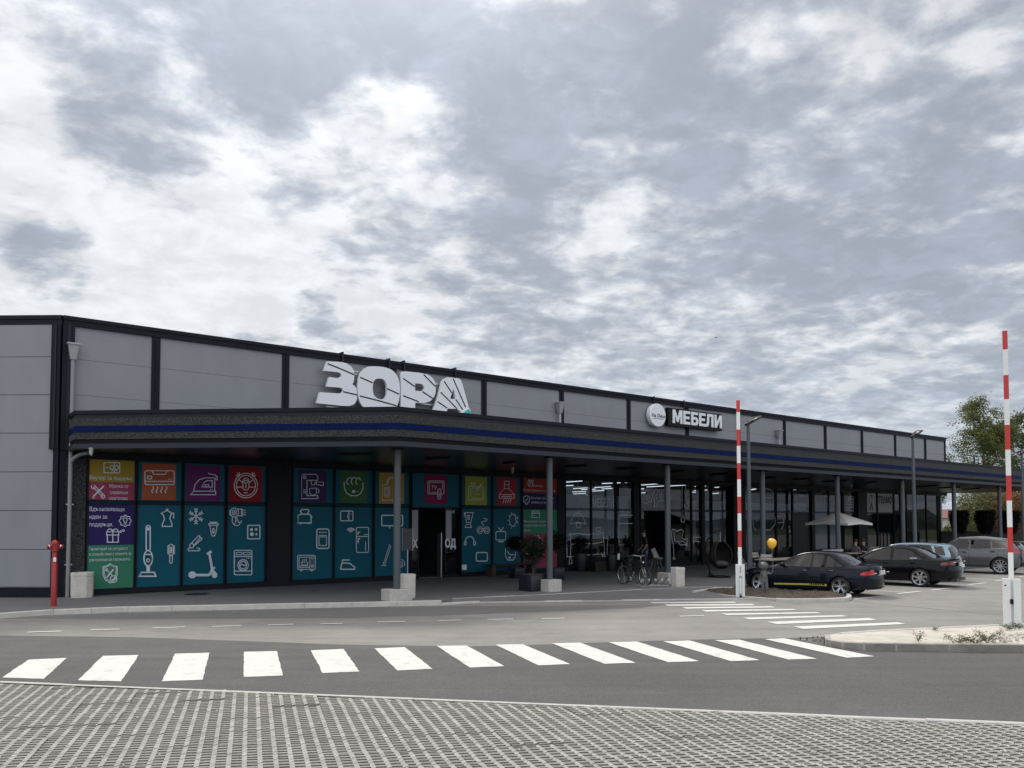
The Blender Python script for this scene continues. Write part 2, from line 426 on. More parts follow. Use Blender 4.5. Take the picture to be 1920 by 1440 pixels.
# lower wall: dark framing with openings
xA = fac(163.5, 1000).x; xD = fac(497.5, 1000).x; xE = fac(547.5, 1000).x; xK = fac(1045, 1000).x; xF = fac(1059.5, 1000).x
b = MB()
b.box(.1, xA-.06, -.02, .25, SW-.02, WT+.0, 'stone'); b.build('stone_wall', bld)
b = MB()
def solid(x0, x1, y=.0, m='darkmetal', z0=SW-.02, z1=None): b.box(x0, x1, y, .3, z0, z1 or WT, m)
solid(xD+.05, xE-.05, -.03); solid(xK+.03, xF-.03, -.03)
solid(xA-.06, xD+.05, .05); solid(xE-.05, fac(770.5, 1000).x, .05); solid(fac(865, 1000).x, xK+.03, .05)
solid(fac(770.5, 1000).x, fac(865, 1000).x, .05, z0=W1)
b.box(.1, LE, -.03, .3, WT+.002, WT+.6, 'darkmetal')
b.box(xA-.06, fac(770.5, 1000).x, -.04, .05, SW-.02, W0-.03, 'darkmetal'); b.box(fac(865, 1000).x, xK, -.04, .05, SW-.02, W0-.03, 'darkmetal')
GX0 = fac(1368.8, 1000).x; GX1 = fac(1391, 1000).x
solid(GX0, GX1, -.25); solid(fac(1604.5, 1000).x, fac(1621, 1000).x, -.2)
solid(fac(1487, 1000).x, fac(1520, 1000).x, .02, 'darkmetal2', z1=W2)
b.box(xF-.03, LE, -.04, .12, SW-.02, W0-.03, 'darkmetal')
b.build('lower_wall', bld)
# interior of the furniture shop and of the entrance lobby
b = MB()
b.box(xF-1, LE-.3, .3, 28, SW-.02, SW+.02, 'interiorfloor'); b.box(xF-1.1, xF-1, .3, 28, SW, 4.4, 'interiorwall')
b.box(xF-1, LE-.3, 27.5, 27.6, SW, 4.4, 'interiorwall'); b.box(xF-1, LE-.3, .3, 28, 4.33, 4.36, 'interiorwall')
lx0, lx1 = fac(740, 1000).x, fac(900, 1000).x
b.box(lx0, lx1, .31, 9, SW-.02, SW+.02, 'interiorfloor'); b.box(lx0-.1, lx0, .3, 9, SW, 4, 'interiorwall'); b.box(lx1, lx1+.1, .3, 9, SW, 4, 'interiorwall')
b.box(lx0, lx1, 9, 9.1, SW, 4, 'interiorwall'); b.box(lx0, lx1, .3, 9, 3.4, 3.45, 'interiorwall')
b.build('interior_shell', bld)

# ---- canopy
YC = -7.15; XC = 6.95; CT = 5.27; cz = ZSOF
CE = 53.8
cl = hor(141, 841.5, cz)
poly = [(cl.x, -.03), (cl.x, cl.y), (XC, YC), (CE, YC), (CE, -.03)]
can = MB(); can.prism(poly, cz+.10, CT-.1, 'darkmetal')
can = can.build('canopy', bld)
b = MB(); ins = [(cl.x+.05, -.04), (cl.x+.05, cl.y+.08), (XC+.05, YC+.1), (CE-.1, YC+.1), (CE-.1, -.04)]
b.prism(ins, cz+.02, cz+.095, 'soffit')
b.build('soffit', can)
def fascia(name, z0, z1, out, m, inn=.12):
    """band following the three free canopy edges, proud by `out`"""
    b = MB(); pts = [Vector((cl.x, .0)), Vector((cl.x, cl.y)), Vector((XC, YC)), Vector((CE, YC)), Vector((CE, -.05))]
    def off(d):
        res = []
        for i, p in enumerate(pts):
            ns = []
            for a, c in ((i-1, i), (i, i+1)):
                if a < 0 or c >= len(pts): continue
                e = (pts[c]-pts[a]).normalized(); ns.append(Vector((e.y, -e.x)))
            n = sum(ns, Vector((0, 0))); n.normalize(); k = 1/max(.3, n.dot(ns[0]))
            res.append(p+n*d*k)
        return res
    # outward is the left-hand side for this winding
    o = off(-out) if False else off(out); q = off(-inn)
    for i in range(len(pts)-1):
        quad = [(o[i].x, o[i].y), (o[i+1].x, o[i+1].y), (q[i+1].x, q[i+1].y), (q[i].x, q[i].y)]
        b.prism(quad, z0, z1, m)
    return b.build(name, can)
hh = CT-cz
fz = lambda f: CT-f*hh
fascia('gutter_strip', cz, fz(.875), .05, 'fasciametal'); fascia('lower_trim', fz(.873), fz(.755), .0, 'darkmetal2')
fascia('stone_band', fz(.753), fz(.57), .03, 'stone'); fascia('blue_stripe', fz(.568), fz(.408), .045, 'blue')
fascia('stone_band', fz(.406), fz(.20), .03, 'stone'); fascia('upper_trim', fz(.198), fz(.105), .02, 'darkmetal2'); fascia('coping', fz(.10), CT, .06, 'darkmetal', .3)

# ---- columns with concrete footings
def colx(px, y=-6.75): return fac(px, 1000, y).x
colspec = [(7.33, -6.35, .34, .26, .30)]
for px in (1030.5, 1252): colspec.append((colx(px), -6.75, .26, .26, .36))
for px in (1430.5, 1571, 1693, 1790, 1875.5): colspec.append((colx(px), -6.75, .26, .26, .36))
for (x, y, hx, hy, hz) in colspec:
    b = MB(); b.lathe([(.1, SW), (.1, cz+.02)], 'column', 24, Matrix.Translation((x, y, 0))); b.box(x-.13, x+.13, y-.13, y+.13, cz-.02, cz+.02, 'darkmetal')
    c = b.build('column', bld, 40)
    b = MB(); b.box(x-hx, x+hx, y-hy, y+hy, SW-.1, SW+hz, 'concrete', bev=.012); b.build('footing', c)
# ---- downpipes with hoppers
def downpipe(x, z0, ztop, hop, y=-.17, r=.055, bend=False):
    b = MB()
    b.lathe([(r, z0), (r, ztop)], 'pipe' if bend else 'zinc', 16, Matrix.Translation((x, y, 0)))
    for z in (z0+.9, z0+2.6):
        if z < ztop: b.box(x-r-.04, x+r+.04, y-.02, y+.17, z, z+.03, 'steel')
    if bend: b.tube([(x, y, 3.93), (x+.07, y-.08, 4.05), (x+.20, y-.30, 4.15), (x+.38, y-.52, 4.19)], r, 'pipe', 14)
    p = b.build('downpipe', bld, 50)
    b = MB(); w = hop
    v = [(x-w, y-.14, ztop+.42), (x+w, y-.14, ztop+.42), (x+w, .0, ztop+.42), (x-w, .0, ztop+.42),
         (x-r*1.3, y-.07, ztop), (x+r*1.3, y-.07, ztop), (x+r*1.3, y+.08, ztop), (x-r*1.3, y+.08, ztop)]
    b.add(v, [(0, 1, 2, 3), (4, 7, 6, 5), (0, 4, 5, 1), (1, 5, 6, 2), (2, 6, 7, 3), (3, 7, 4, 0)], 'zinc')
    b.box(x-w-.03, x+w+.03, y-.17, .0, ztop+.42, ztop+.46, 'zinc'); b.build('hopper', p)
z1 = fac(137, 674, -.2).z
downpipe(fac(134, 800, -.17).x, SW, z1, .14, bend=True)
downpipe(fac(1050, 780, -.17).x, 4.9, fac(1050, 774, -.2).z, .14); downpipe(fac(1461, 815, -.17).x, 4.9, fac(1461, 822, -.2).z, .14)

# ---- windows
def zoom(ox, oy, s): return lambda p: (ox+p[0]/s, oy+p[1]/s)
def ribbon(b, pts, w, m, y=-.028, closed=False, t=.004):
    """flat stroke in the facade plane (local x,z)"""
    P = [Vector((p[0], p[1])) for p in pts]
    if closed: P = P+[P[0], P[1]]
    n = len(P); L_, R_ = [], []
    for i in range(n):
        a = P[max(i-1, 0)]; c = P[min(i+1, n-1)]
        d1 = (P[i]-a); d2 = (c-P[i])
        if d1.length < 1e-6: d1 = d2
        if d2.length < 1e-6: d2 = d1
        if d1.length < 1e-6: return
        d1 = d1.normalized(); d2 = d2.normalized(); d = d1+d2
        if d.length < 1e-3: d = d1
        d.normalize(); nn_ = Vector((-d.y, d.x)); k = min(2.0, 1/max(.3, abs(nn_.dot(Vector((-d1.y, d1.x))))))
        L_.append(P[i]+nn_*w*.5*k); R_.append(P[i]-nn_*w*.5*k)
    for i in range(n-1):
        q = [L_[i], R_[i], R_[i+1], L_[i+1]]
        vs = [(v.x, y, v.y) for v in q]+[(v.x, y+t, v.y) for v in q]
        b.add(vs, [(0, 1, 2, 3), (7, 6, 5, 4), (0, 4, 5, 1), (1, 5, 6, 2), (2, 6, 7, 3), (3, 7, 4, 0)], m)
class Ico:
    """strokes drawn in photo pixels of a flat film, laid on the facade plane"""
    def __init__(s, zf, w, m='icon', y=-.028): s.b = MB(); s.z = zf; s.w = w; s.m = m; s.y = y; s.n = 0
    def P(s, p):
        q = fac(*s.z(p), s.y); return (q.x, q.z)
    def l(s, *pts, closed=False, w=1.0):
        s.n += 1; ribbon(s.b, [s.P(p) for p in pts], s.w*w, s.m, s.y-.0004*(s.n % 7), closed); return s
    def c(s, x, y, r, w=1.0, a0=0, a1=360, ry=None, n=18):
        ry = ry or r*1.05; full = abs(a1-a0) >= 360
        k = n if full else n+1
        pts = [(x+r*math.cos(R(a0+(a1-a0)*i/n)), y+ry*math.sin(R(a0+(a1-a0)*i/n))) for i in range(k)]
        return s.l(*pts, closed=full, w=w)
    def disc(s, x, y, r, ry=None):
        s.n += 1; ry = ry or r
        pts = [s.P((x+r*math.cos(i*math.pi/6), y+ry*math.sin(i*math.pi/6))) for i in range(12)]
        yy = s.y-.0004*(s.n % 7)
        s.b.add([(p[0], yy, p[1]) for p in pts], [tuple(reversed(range(12)))], s.m); return s
    def r(s, x0, y0, x1, y1, rad=6, w=1.0):
        pts = []
        for cx, cy, a in ((x1-rad, y1-rad, 0), (x0+rad, y1-rad, 90), (x0+rad, y0+rad, 180), (x1-rad, y0+rad, 270)):
            for i in range(4): pts.append((cx+rad*math.cos(R(a+i*30)), cy+rad*math.sin(R(a+i*30))))
        return s.l(*pts, closed=True, w=w)
    def wave(s, x, y0, y1, a, n=2, w=1.0):
        return s.l(*[(x+a*math.sin(2*math.pi*n*i/12), y0+(y1-y0)*i/12) for i in range(13)], w=w)
    def done(s, parent, name='pictogram'): return s.b.build(name, parent)
def text_mesh(name, txt, size, m, parent, x, z, y=-.03, shear=0.0, bold=0.0, align='LEFT', sx=1.0, ext=.002, spacing=1.0, hollow=0.0):
    cu = bpy.data.curves.new('t', 'FONT'); cu.body = txt; cu.size = size; cu.shear = shear; cu.offset = bold; cu.align_x = align
    cu.extrude = ext; cu.space_character = spacing; cu.resolution_u = 3
    o = bpy.data.objects.new('t', cu); COL.objects.link(o)
    dg = bpy.context.evaluated_depsgraph_get(); me = bpy.data.meshes.new_from_object(o.evaluated_get(dg))
    bpy.data.objects.remove(o); bpy.data.curves.remove(cu)
    for v in me.vertices: v.co = Vector((v.co.x*sx+x, y-v.co.z, v.co.y+z))
    me.materials.clear(); me.materials.append(M[m] if isinstance(m, str) else m); me.name = name
    o = bpy.data.objects.new(name, me); COL.objects.link(o); o.parent = parent
    return o
def pxtext(txt, px, py, hpx, m, parent, name='lettering', w=None, **k):
    """text whose baseline starts at photo pixel (px,py), cap height hpx photo pixels, optional pixel width"""
    a = fac(px, py, -.03); c = fac(px, py-hpx, -.03); size = (c.z-a.z)/.70
    o = text_mesh(name, txt, size, m, parent, a.x, a.z, **k)
    if w:
        xs = [v.co.x for v in o.data.vertices]; tgt = fac(px+w, py, -.03).x-a.x; cur = max(xs)-min(xs); x0 = min(xs)
        for v in o.data.vertices: v.co.x = a.x+(v.co.x-x0)*tgt/cur
    return o
def film(win, px0, py0, px1, py1, m, y=-.012, name='film'):
    """rectangle on the facade; corners given in photo px, kept axis-aligned"""
    ym = (py0+py1)/2
    x0, x1 = fac(px0, ym, y).x, fac(px1, ym, y).x; xm = (px0+px1)/2; zt, zb = fac(xm, py0, y).z, fac(xm, py1, y).z
    b = MB(); b.box(x0, x1, y, y+.008, zb, zt, m); return b.build(name, win)
def window(px0, px1, z0, z1, fm='darkmetal', pane='film', t=.045, mat_='teal', x0=None, x1=None):
    x0 = fac(px0, 1000).x if x0 is None else x0; x1 = fac(px1, 1000).x if x1 is None else x1
    b = MB(); y0, y1 = -.05, .05
    b.box(x0-t*.5, x0+.012, y0, y1, z0-.03, z1+.03, fm); b.box(x1-.012, x1+t*.5, y0, y1, z0-.03, z1+.03, fm)
    b.box(x0+.012, x1-.012, y0, y1, z1-.01, z1+.03, fm); b.box(x0+.012, x1-.012, y0, y1, z0-.03, z0+.01, fm)
    w = b.build('window', bld)
    b = MB(); b.box(x0+.012, x1-.012, .0, .012, z0+.01, z1-.01, mat_)
    b.build('pane' if pane == 'pane' else 'film', w)
    return w
cols = {'yellow': (.42, .30, .035), 'pink': (.42, .06, .13), 'navy': (.035, .018, .14), 'green': (.055, .27, .16), 'orange': (.46, .115, .045),
        'purple': (.16, .022, .16), 'crimson': (.32, .010, .022), 'violet': (.055, .025, .13), 'moss': (.055, .17, .05), 'gold': (.52, .33, .06),
        'magenta': (.30, .012, .09), 'lime': (.40, .46, .05), 'redo': (.45, .045, .03), 'brightred': (.45, .03, .05)}
for k, c in cols.items(): defm('film_'+k, tuple(v*.68 for v in c), .5, .0, .15)
z2 = zoom(80, 820, 4.2353); z3 = zoom(320, 820, 4.5); z4 = zoom(540, 820, 4.5); z5 = zoom(760, 820, 4.5); z7 = zoom(1040, 860, 5.1417)
z8 = zoom(1370, 860, 5.142); z9 = zoom(1480, 900, 6.0)
iw = .026
def setlab(o, s): o['label'] = s; return o
# --- A: text boards
w = window(163.5, 252, W1, WT); setlab(w, 'yellow and pink window film with gift card and tools pictograms') if False else None
wA = [window(163.5, 252, W1, WT), window(163.5, 252, W0, W2)]
bpy.data.objects.remove(kids(w)[0]); bpy.data.objects.remove(w)
film(wA[0], 164.5, 861, 252, 903.8, 'film_yellow'); film(wA[0], 164.5, 904.2, 252, 940, 'film_pink')
film(wA[1], 164, 945, 251, 1021.6, 'film_navy'); film(wA[1], 163, 1022, 250.5, 1103, 'film_green')
i = Ico(z2, iw); i.r(487, 200, 612, 282, 8); i.l((500, 240), (522, 240)).c(549, 240, 15).c(587, 240, 15).l((568, 205), (568, 226)).l((568, 256), (568, 280)).l((568, 240), (550, 268)).l((568, 240), (588, 268)).done(wA[0])
pxtext('Ваучер за подарък.', 168.3, 898.5, 7.2, 'icon', wA[0], w=80.5)
i = Ico(z2, iw*.9); i.l((400, 395), (478, 472)).l((414, 384), (490, 462)).c(402, 392, 15, a0=-60, a1=230).c(480, 470, 13).l((487, 385), (400, 472), w=1.6).l((395, 478), (412, 486)).done(wA[0])
for t, x, y, ww in (('Мрежа от', 205, 914, 36), ('сервизни', 206.5, 926, 33), ('центрове.', 204.5, 937, 36)): pxtext(t, x, y, 6.4, 'icon', wA[0], w=ww)
for t, x, y, ww in (('Вдъхновяващи', 168, 958, 65), ('идеи за', 167.7, 972.5, 33), ('подаръци.', 167.5, 987, 44)): pxtext(t, x, y, 7.6, 'icon', wA[1], w=ww)
i = Ico(z2, iw*.8)
i.l(*[(656+(44+5*math.cos(8*R(a)))*math.cos(R(a)), 663+(42+5*math.cos(8*R(a)))*math.sin(R(a))) for a in range(0, 360, 9)], closed=True)
i.c(656, 655, 15, a0=130, a1=410).l((648, 668), (648, 680), (664, 680), (664, 668)).l((650, 690), (662, 690))
for a in (200, 235, 270, 305, 340): i.l((656+24*math.cos(R(a)), 655+24*math.sin(R(a))), (656+32*math.cos(R(a)), 655+32*math.sin(R(a))))
i.c(620, 748, 7).c(641, 740, 7).done(wA[1])
i = Ico(z2, iw); i.l((514, 776), (514, 833), (600, 833), (600, 776)).l((508, 750), (605, 750), (605, 775), (508, 775), closed=True).l((557, 750), (557, 833)).c(535, 740, 18, a0=100, a1=380, ry=12).c(579, 740, 18, a0=-200, a1=80, ry=12).l((557, 748), (540, 727)).l((557, 748), (574, 727)).done(wA[1])
for t, x, y, ww in (('Гарантирай си сигурност', 167, 1032, 73), ('и спокойствие с опцията за', 167, 1042, 79), ('удължаване на гаранцията.', 166.5, 1052.5, 78)): pxtext(t, x, y, 5.4, 'icon', wA[1], w=ww)
i = Ico(z2, iw); i.l((537, 1003), (560, 1020), (591, 1027), (591, 1090), (575, 1130), (537, 1158), (498, 1132), (480, 1090), (480, 1027), (512, 1020), closed=True)
i.l((537, 1016), (582, 1036), (581, 1085), (567, 1120), (537, 1145), (507, 1122), (490, 1085), (490, 1036), closed=True, w=.6).l((505, 1050), (552, 1096), w=.8).l((563, 1047), (510, 1112), w=1.5).c(508, 1052, 9, w=.7).c(563, 1126, 26).l((550, 1126), (560, 1137), (578, 1112)).done(wA[1])
# --- B
wB = [window(256.5, 339, W1, WT), window(256.5, 339, W0, W2)]
film(wB[0], 266.5, 869.6, 330, 938, 'film_orange')
i = Ico(z2, iw*1.1); i.r(812, 265, 1045, 375, 14); i.l((870, 266), (880, 293), (975, 293), (985, 268)).r(832, 308, 866, 330, 3).l((814, 350), (1043, 350)).disc(1002, 332, 4).disc(1020, 332, 4)
for x in (874, 908, 944, 980): i.wave(x, 388, 442, 7, 1)
i.done(wB[0])
i = Ico(z2, iw*1.2); i.l((942, 603), (988, 580), (1022, 600), (1010, 645), (1028, 690), (1026, 707), (950, 707), (950, 690), (968, 650), (958, 618), closed=True).c(988, 576, 6).l((1020, 603), (1040, 603), (1040, 645)); i.done(wB[1])
i = Ico(z2, iw*1.5); i.r(822, 700, 854, 900, 16); i.c(838, 960, 34, ry=62).l((805, 930), (868, 930)).r(826, 965, 848, 990, 10, w=.7).l((838, 715), (838, 740), w=2).l((838, 1022), (838, 1065), w=2.5).l((768, 1103), (785, 1072), (885, 1072), (900, 1103), closed=True); i.done(wB[1])
i = Ico(z2, iw); i.r(1004, 850, 1036, 940, 15); i.r(1009, 935, 1030, 1000, 9)
for k in range(8): i.l((990, 862+k*9), (1003, 862+k*9)).l((1037, 862+k*9), (1050, 862+k*9))
i.l((1020, 870), (1020, 920), w=2); i.done(wB[1])
# --- C
wC = [window(343.5, 420.5, W1, WT), window(343.5, 420.5, W0, W2)]
film(wC[0], 350, 873, 413, 939, 'film_purple')
i = Ico(z3, iw); i.l((168, 484), (195, 455), (380, 455), (380, 484), closed=True).l((195, 455), (205, 400), (240, 358), (285, 342), (372, 342), (372, 455)).l((262, 418), (285, 378), (310, 365), (352, 365), (352, 420), closed=True).l((290, 412), (290, 400), (320, 400), (320, 412)).l((370, 345), (392, 360), (392, 335), (375, 318), (320, 305), (318, 298)).disc(335, 440, 4).disc(350, 440, 4); i.done(wC[0])
i = Ico(z3, iw)
for a in (90, 30, 150):
    ca, sa = math.cos(R(a)), math.sin(R(a)); i.l((214-62*ca, 666-66*sa), (214+62*ca, 666+66*sa), w=1.1)
    for sgn in (1, -1):
        for q in (.45, .75):
            bx, by = 214+sgn*62*ca*q, 666+sgn*66*sa*q
            for da in (40, -40): i.l((bx, by), (bx+sgn*22*math.cos(R(a+da)), by+sgn*22*math.sin(R(a+da))), w=.9)
i.done(wC[1])
i = Ico(z3, iw); i.r(322, 727, 402, 742, 7); i.l((332, 745), (340, 800), (350, 832), (372, 832), (382, 800), (392, 745)).c(361, 788, 8, ry=20).l((361, 795), (361, 815))
for k in range(7): i.l((334+k*9, 712), (334+k*9, 724))
i.done(wC[1])
i = Ico(z3, iw); i.l((165, 905), (235, 830), (248, 835), (245, 850), (190, 920)).l((190, 922), (262, 860), (262, 848), (248, 850)).c(178, 915, 18, ry=19).l((218, 935), (240, 935), (246, 950), (235, 957), (150, 957), (147, 945), (165, 928)); i.done(wC[1])
i = Ico(z3, iw); i.l((306, 985), (345, 962), w=3).l((327, 985), (350, 1110), w=2.8).l((348, 1110), (375, 1098), w=2.5).l((352, 1108), (335, 1150), (318, 1162), (215, 1162), w=3).disc(182, 1160, 34, 30).disc(370, 1162, 24, 26).l((352, 1120), (372, 1145), w=3); i.done(wC[1])
# --- D
wD = [window(425, 497, W1, WT), window(425, 497, W0, W2)]
film(wD[0], 430.5, 875, 491, 941, 'film_crimson')
i = Ico(z3, iw); i.c(635, 407, 98, ry=104, n=28).c(635, 407, 80, ry=86, n=28).r(610, 345, 660, 445, 22); i.c(635, 375, 13).l((635, 398), (635, 430)).l((560, 420), (610, 420)).l((660, 420), (712, 420)).l((575, 355), (610, 385)).l((697, 355), (660, 385)).l((618, 468), (650, 468))
for sx, ox in ((-1, 580), (1, 690)):
    for dx, dy in ((-30, -8), (-18, -28), (0, -34)): i.l((ox, 328), (ox+dx*(-sx if sx > 0 else 1), 328+dy))
i.done(wD[0])
i = Ico(z3, iw*.9); i.c(538, 634, 36, ry=38).c(538, 634, 20).c(538, 634, 7).l((515, 604), (498, 620), (498, 650), (515, 664)).l((560, 606), (608, 606), (608, 662), (560, 662)).l((597, 606), (597, 662)).l((520, 668), (520, 715), (535, 738), (548, 715), (548, 672)).l((548, 678), (562, 680), (562, 700), (548, 702)).l((535, 738), (560, 748), (582, 735), (584, 722)).l((570, 700), (572, 718), (596, 718), (596, 700))
for y in (618, 634, 650): i.l((618, y), (635, y+(y-634)*.3))
i.done(wD[1])
i = Ico(z3, iw*1.4); i.r(650, 743, 753, 856, 8); i.disc(682, 778, 13).disc(722, 776, 12).disc(685, 817, 17).disc(723, 818, 10); i.done(wD[1])
i = Ico(z3, iw*1.1); i.r(537, 953, 685, 1160, 10); i.l((538, 1005), (685, 1005)).l((538, 1128), (685, 1128)).c(611, 1078, 44, ry=46).c(611, 1078, 30, ry=32).l((582, 1085), (600, 1070), (620, 1082), (640, 1072)).r(552, 970, 604, 990, 9, w=.7); i.r(614, 970, 670, 990, 3, w=.7); i.disc(640, 1020, 4).disc(655, 1020, 4).disc(670, 1020, 4); i.done(wD[1])
# --- E
wE = [window(548, 624, W1, WT), window(548, 624, W0, W2)]
film(wE[0], 560, 882, 612, 942, 'film_violet')
i = Ico(z4, iw); i.l((115, 517), (115, 345), (120, 318), (138, 312), (235, 312), (252, 330), (252, 362), (160, 362), (160, 492), (252, 492), (252, 517), closed=True).c(142, 337, 10).l((192, 366), (200, 400), (225, 400), (232, 368)).l((240, 375), (300, 378), (296, 408), (240, 398), closed=True).l((182, 432), (182, 470), (198, 488), (225, 488), (240, 470), (240, 428), closed=True).c(246, 452, 16, a0=-80, a1=80)
for y in (443, 457, 470): i.l((128, y), (152, y), w=.8)
i.done(wE[0])
i = Ico(z4, iw*1.6); i.l((85, 722), (85, 665), (105, 648), (180, 648), (195, 662), (195, 722), closed=True).l((118, 642), (105, 625), (115, 610), (165, 608), (178, 622), (165, 642)).l((198, 670), (205, 675)).l((102, 728), (112, 728)).l((172, 728), (182, 728)); i.done(wE[1])
i = Ico(z4, iw*1.6); i.r(243, 774, 346, 937, 16); i.r(262, 828, 325, 913, 3, w=.6); i.l((270, 840), (318, 840), w=.6)
for x in (268, 285, 302, 320): i.disc(x, 802, 6)
i.done(wE[1])
i = Ico(z4, iw); i.r(82, 996, 230, 1114, 10); i.r(95, 1012, 186, 1098, 3, w=.8); i.l((186, 1000), (186, 1110), w=.7).r(198, 1008, 218, 1025, 2, w=.7); i.c(207, 1086, 9).l((95, 1085), (186, 1085), w=.7).l((112, 1055), (170, 1055), (160, 1078), (122, 1078), closed=True)
for x in (125, 140, 155): i.wave(x, 1026, 1048, 3, 1, w=.7)
for y in (1040, 1052, 1064): i.disc(201, y, 2.5).disc(214, y, 2.5)
i.c(112, 1116, 10, a0=0, a1=180).c(200, 1116, 10, a0=0, a1=180); i.done(wE[1])
# --- F
wF = [window(627, 698, W1, WT), window(627, 698, W0, W2)]
film(wF[0], 638, 884, 688, 942, 'film_moss')
i = Ico(z4, iw*1.2); i.l((474, 375), (476, 430), (495, 470), (530, 492), (585, 492), (615, 470), (632, 430), (634, 382))
for x in (515, 552, 590): i.c(x+8, 372, 26, a0=120, a1=300, ry=32)
i.disc(554, 457, 14).disc(582, 458, 3).disc(597, 458, 3).l((600, 350), (618, 362)); i.done(wF[0])
i = Ico(z4, iw*1.4); i.r(444, 622, 548, 704, 10); i.l((513, 622), (513, 704)).l((502, 645), (502, 682), w=.4).disc(531, 647, 4); i.done(wF[1])
i = Ico(z4, iw*1.1); i.r(577, 760, 680, 971, 12); i.l((578, 836), (680, 836)).l((593, 822), (593, 800), (608, 800), w=1.4).l((642, 820), (678, 820)).l((593, 892), (593, 855), (608, 855), w=1.4).l((655, 880), (655, 966), w=.8)
for r_ in (12, 25, 38): i.c(531, 806, r_, a0=215, a1=325, w=1.4)
i.done(wF[1])
i = Ico(z4, iw*1.6); i.l((443, 1113), (462, 1035), (520, 1035)).l((443, 1113), (563, 1113), (563, 1095), (520, 1062), (455, 1060)); i.done(wF[1])
# --- G
wG = [window(701.5, 767, W1, WT), window(701.5, 767, W0, W2)]
film(wG[0], 711, 887, 758, 944.5, 'film_gold')
i = Ico(z4, iw*.9, 'icon'); i.l((795, 525), (800, 405), (835, 395), (860, 340), (895, 345), (915, 395), (925, 510), (955, 512), (955, 530), (795, 530), closed=True).r(815, 420, 858, 495, 4).r(826, 435, 846, 478, 2).l((835, 395), (838, 365), (858, 335)); i.done(wG[0])
i = Ico(z4, iw*1.7); i.r(791, 658, 967, 746, 8); i.l((858, 748), (858, 768)).disc(946, 683, 5); i.done(wG[1])
i = Ico(z4, iw*.8); i.l((803, 1075), (860, 900)).l((815, 1078), (868, 915)).c(915, 935, 32, a0=-110, a1=110, ry=44).c(915, 935, 24, a0=-110, a1=110, ry=36).c(945, 1070, 40, a0=-150, a1=20, ry=42).c(945, 1075, 24).c(945, 1078, 12).l((790, 1082), (830, 1082)); i.done(wG[1])
# --- H: band over the sliding entrance, with the doors
wH = window(771.5, 861, W1, WT); film(wH, 796.5, 891, 838.5, 945, 'film_magenta')
i = Ico(z5, iw); i.r(190, 368, 326, 478, 10); i.l((270, 464), (203, 464), (203, 382), (313, 382), (313, 440), w=.8).r(273, 434, 301, 520, 13)
for y in (452, 464, 476): i.disc(281, y, 3).disc(293, y, 3)
i.c(287, 496, 6).done(wH)
pxtext('TV', 760+218/4.5, 820+440/4.5, 8, 'icon', wH, w=10.5)
# --- I, J
wI = [window(864.5, 921, W1, WT), window(864.5, 921, W0, W2)]
film(wI[0], 872.5, 894, 913, 947, 'film_lime')
i = Ico(z5, iw*.8); i.r(533, 415, 662, 528, 12); i.r(562, 428, 650, 515, 8, w=.8); i.l((600, 452), (612, 425), (655, 378), (645, 400), (600, 455)).l((545, 392), (565, 383), (590, 388), (585, 400), (550, 405), (540, 418)).l((583, 485), (600, 476), (612, 486), (632, 478), w=.7)
for y in (435, 455, 475, 495): i.disc(548, y, 4)
i.done(wI[0])
i = Ico(z5, iw*1.1); i.l((498, 670), (498, 635), (572, 635), (553, 720), (515, 720), (508, 640)).l((513, 735), (550, 735), (558, 760), (505, 760), closed=True).l((525, 660), (545, 660), w=1.4).l((525, 675), (545, 675), w=1.4).l((525, 690), (543, 690), w=1.4); i.done(wI[1])
i = Ico(z5, iw*.9); i.c(630, 783, 24, ry=29).c(630, 783, 13).c(686, 783, 24, ry=29).c(686, 783, 13).l((645, 770), (672, 770)).l((645, 790), (672, 790)).l((658, 755), (658, 735), (642, 725), (648, 710), (685, 705), (690, 690), (660, 682)); i.done(wI[1])
i = Ico(z5, iw*1.4); i.c(544, 875, 36, a0=180, a1=360, ry=38).l((508, 875), (508, 885)).l((580, 875), (580, 885)).r(498, 880, 512, 908, 4); i.r(576, 880, 592, 908, 4).done(wI[1])
i = Ico(z5, iw*1.7); i.r(599, 972, 692, 1044, 10).done(wI[1])
film(wI[1], 760+473/4.5, 820+1075/4.5, 760+517/4.5, 820+1118/4.5, 'whitesign', -.02, 'notice_sticker')
wJ = [window(923.5, 976.5, W1, WT), window(923.5, 976.5, W0, W2)]
film(wJ[0], 932.5, 896, 968.5, 947.5, 'film_brightred')
i = Ico(z5, iw); i.l((836, 432), (836, 370), (874, 370), (874, 432)).l((836, 400), (874, 400), w=.8).l((836, 432), (793, 482), (793, 513), (920, 513), (920, 482), (874, 432), closed=True).l((793, 482), (920, 482)).l((810, 498), (903, 498), w=1.3)
for x in (828, 848, 868, 888): i.wave(x, 518, 555, 5, 1)
i.done(wJ[0])
i = Ico(z5, iw*.9); i.c(912, 700, 34, a0=60, a1=300, ry=52).l((912, 650), (935, 668), (925, 690), (940, 705), (928, 730), (912, 750))
for a in (110, 145, 180, 215, 250): i.l((912+40*math.cos(R(a)), 700+58*math.sin(R(a))), (912+50*math.cos(R(a)), 700+72*math.sin(R(a))))
for q in (680, 715):
    for a in (0, 60, 120): i.l((945-9*math.cos(R(a)), q-11*math.sin(R(a))), (945+9*math.cos(R(a)), q+11*math.sin(R(a))), w=.7)
i.done(wJ[1])
i = Ico(z5, iw*1.2); i.r(764, 795, 848, 866, 10); i.l((788, 762), (806, 790), (826, 758)).l((785, 880), (828, 880), w=1.4); i.done(wJ[1])
i = Ico(z5, iw*1.3); i.l((845, 940), (845, 1000), (865, 1035), (910, 1035), (930, 1000), (932, 960)).disc(880, 1015, 10).l((860, 960), (880, 990), (920, 990)); i.done(wJ[1])
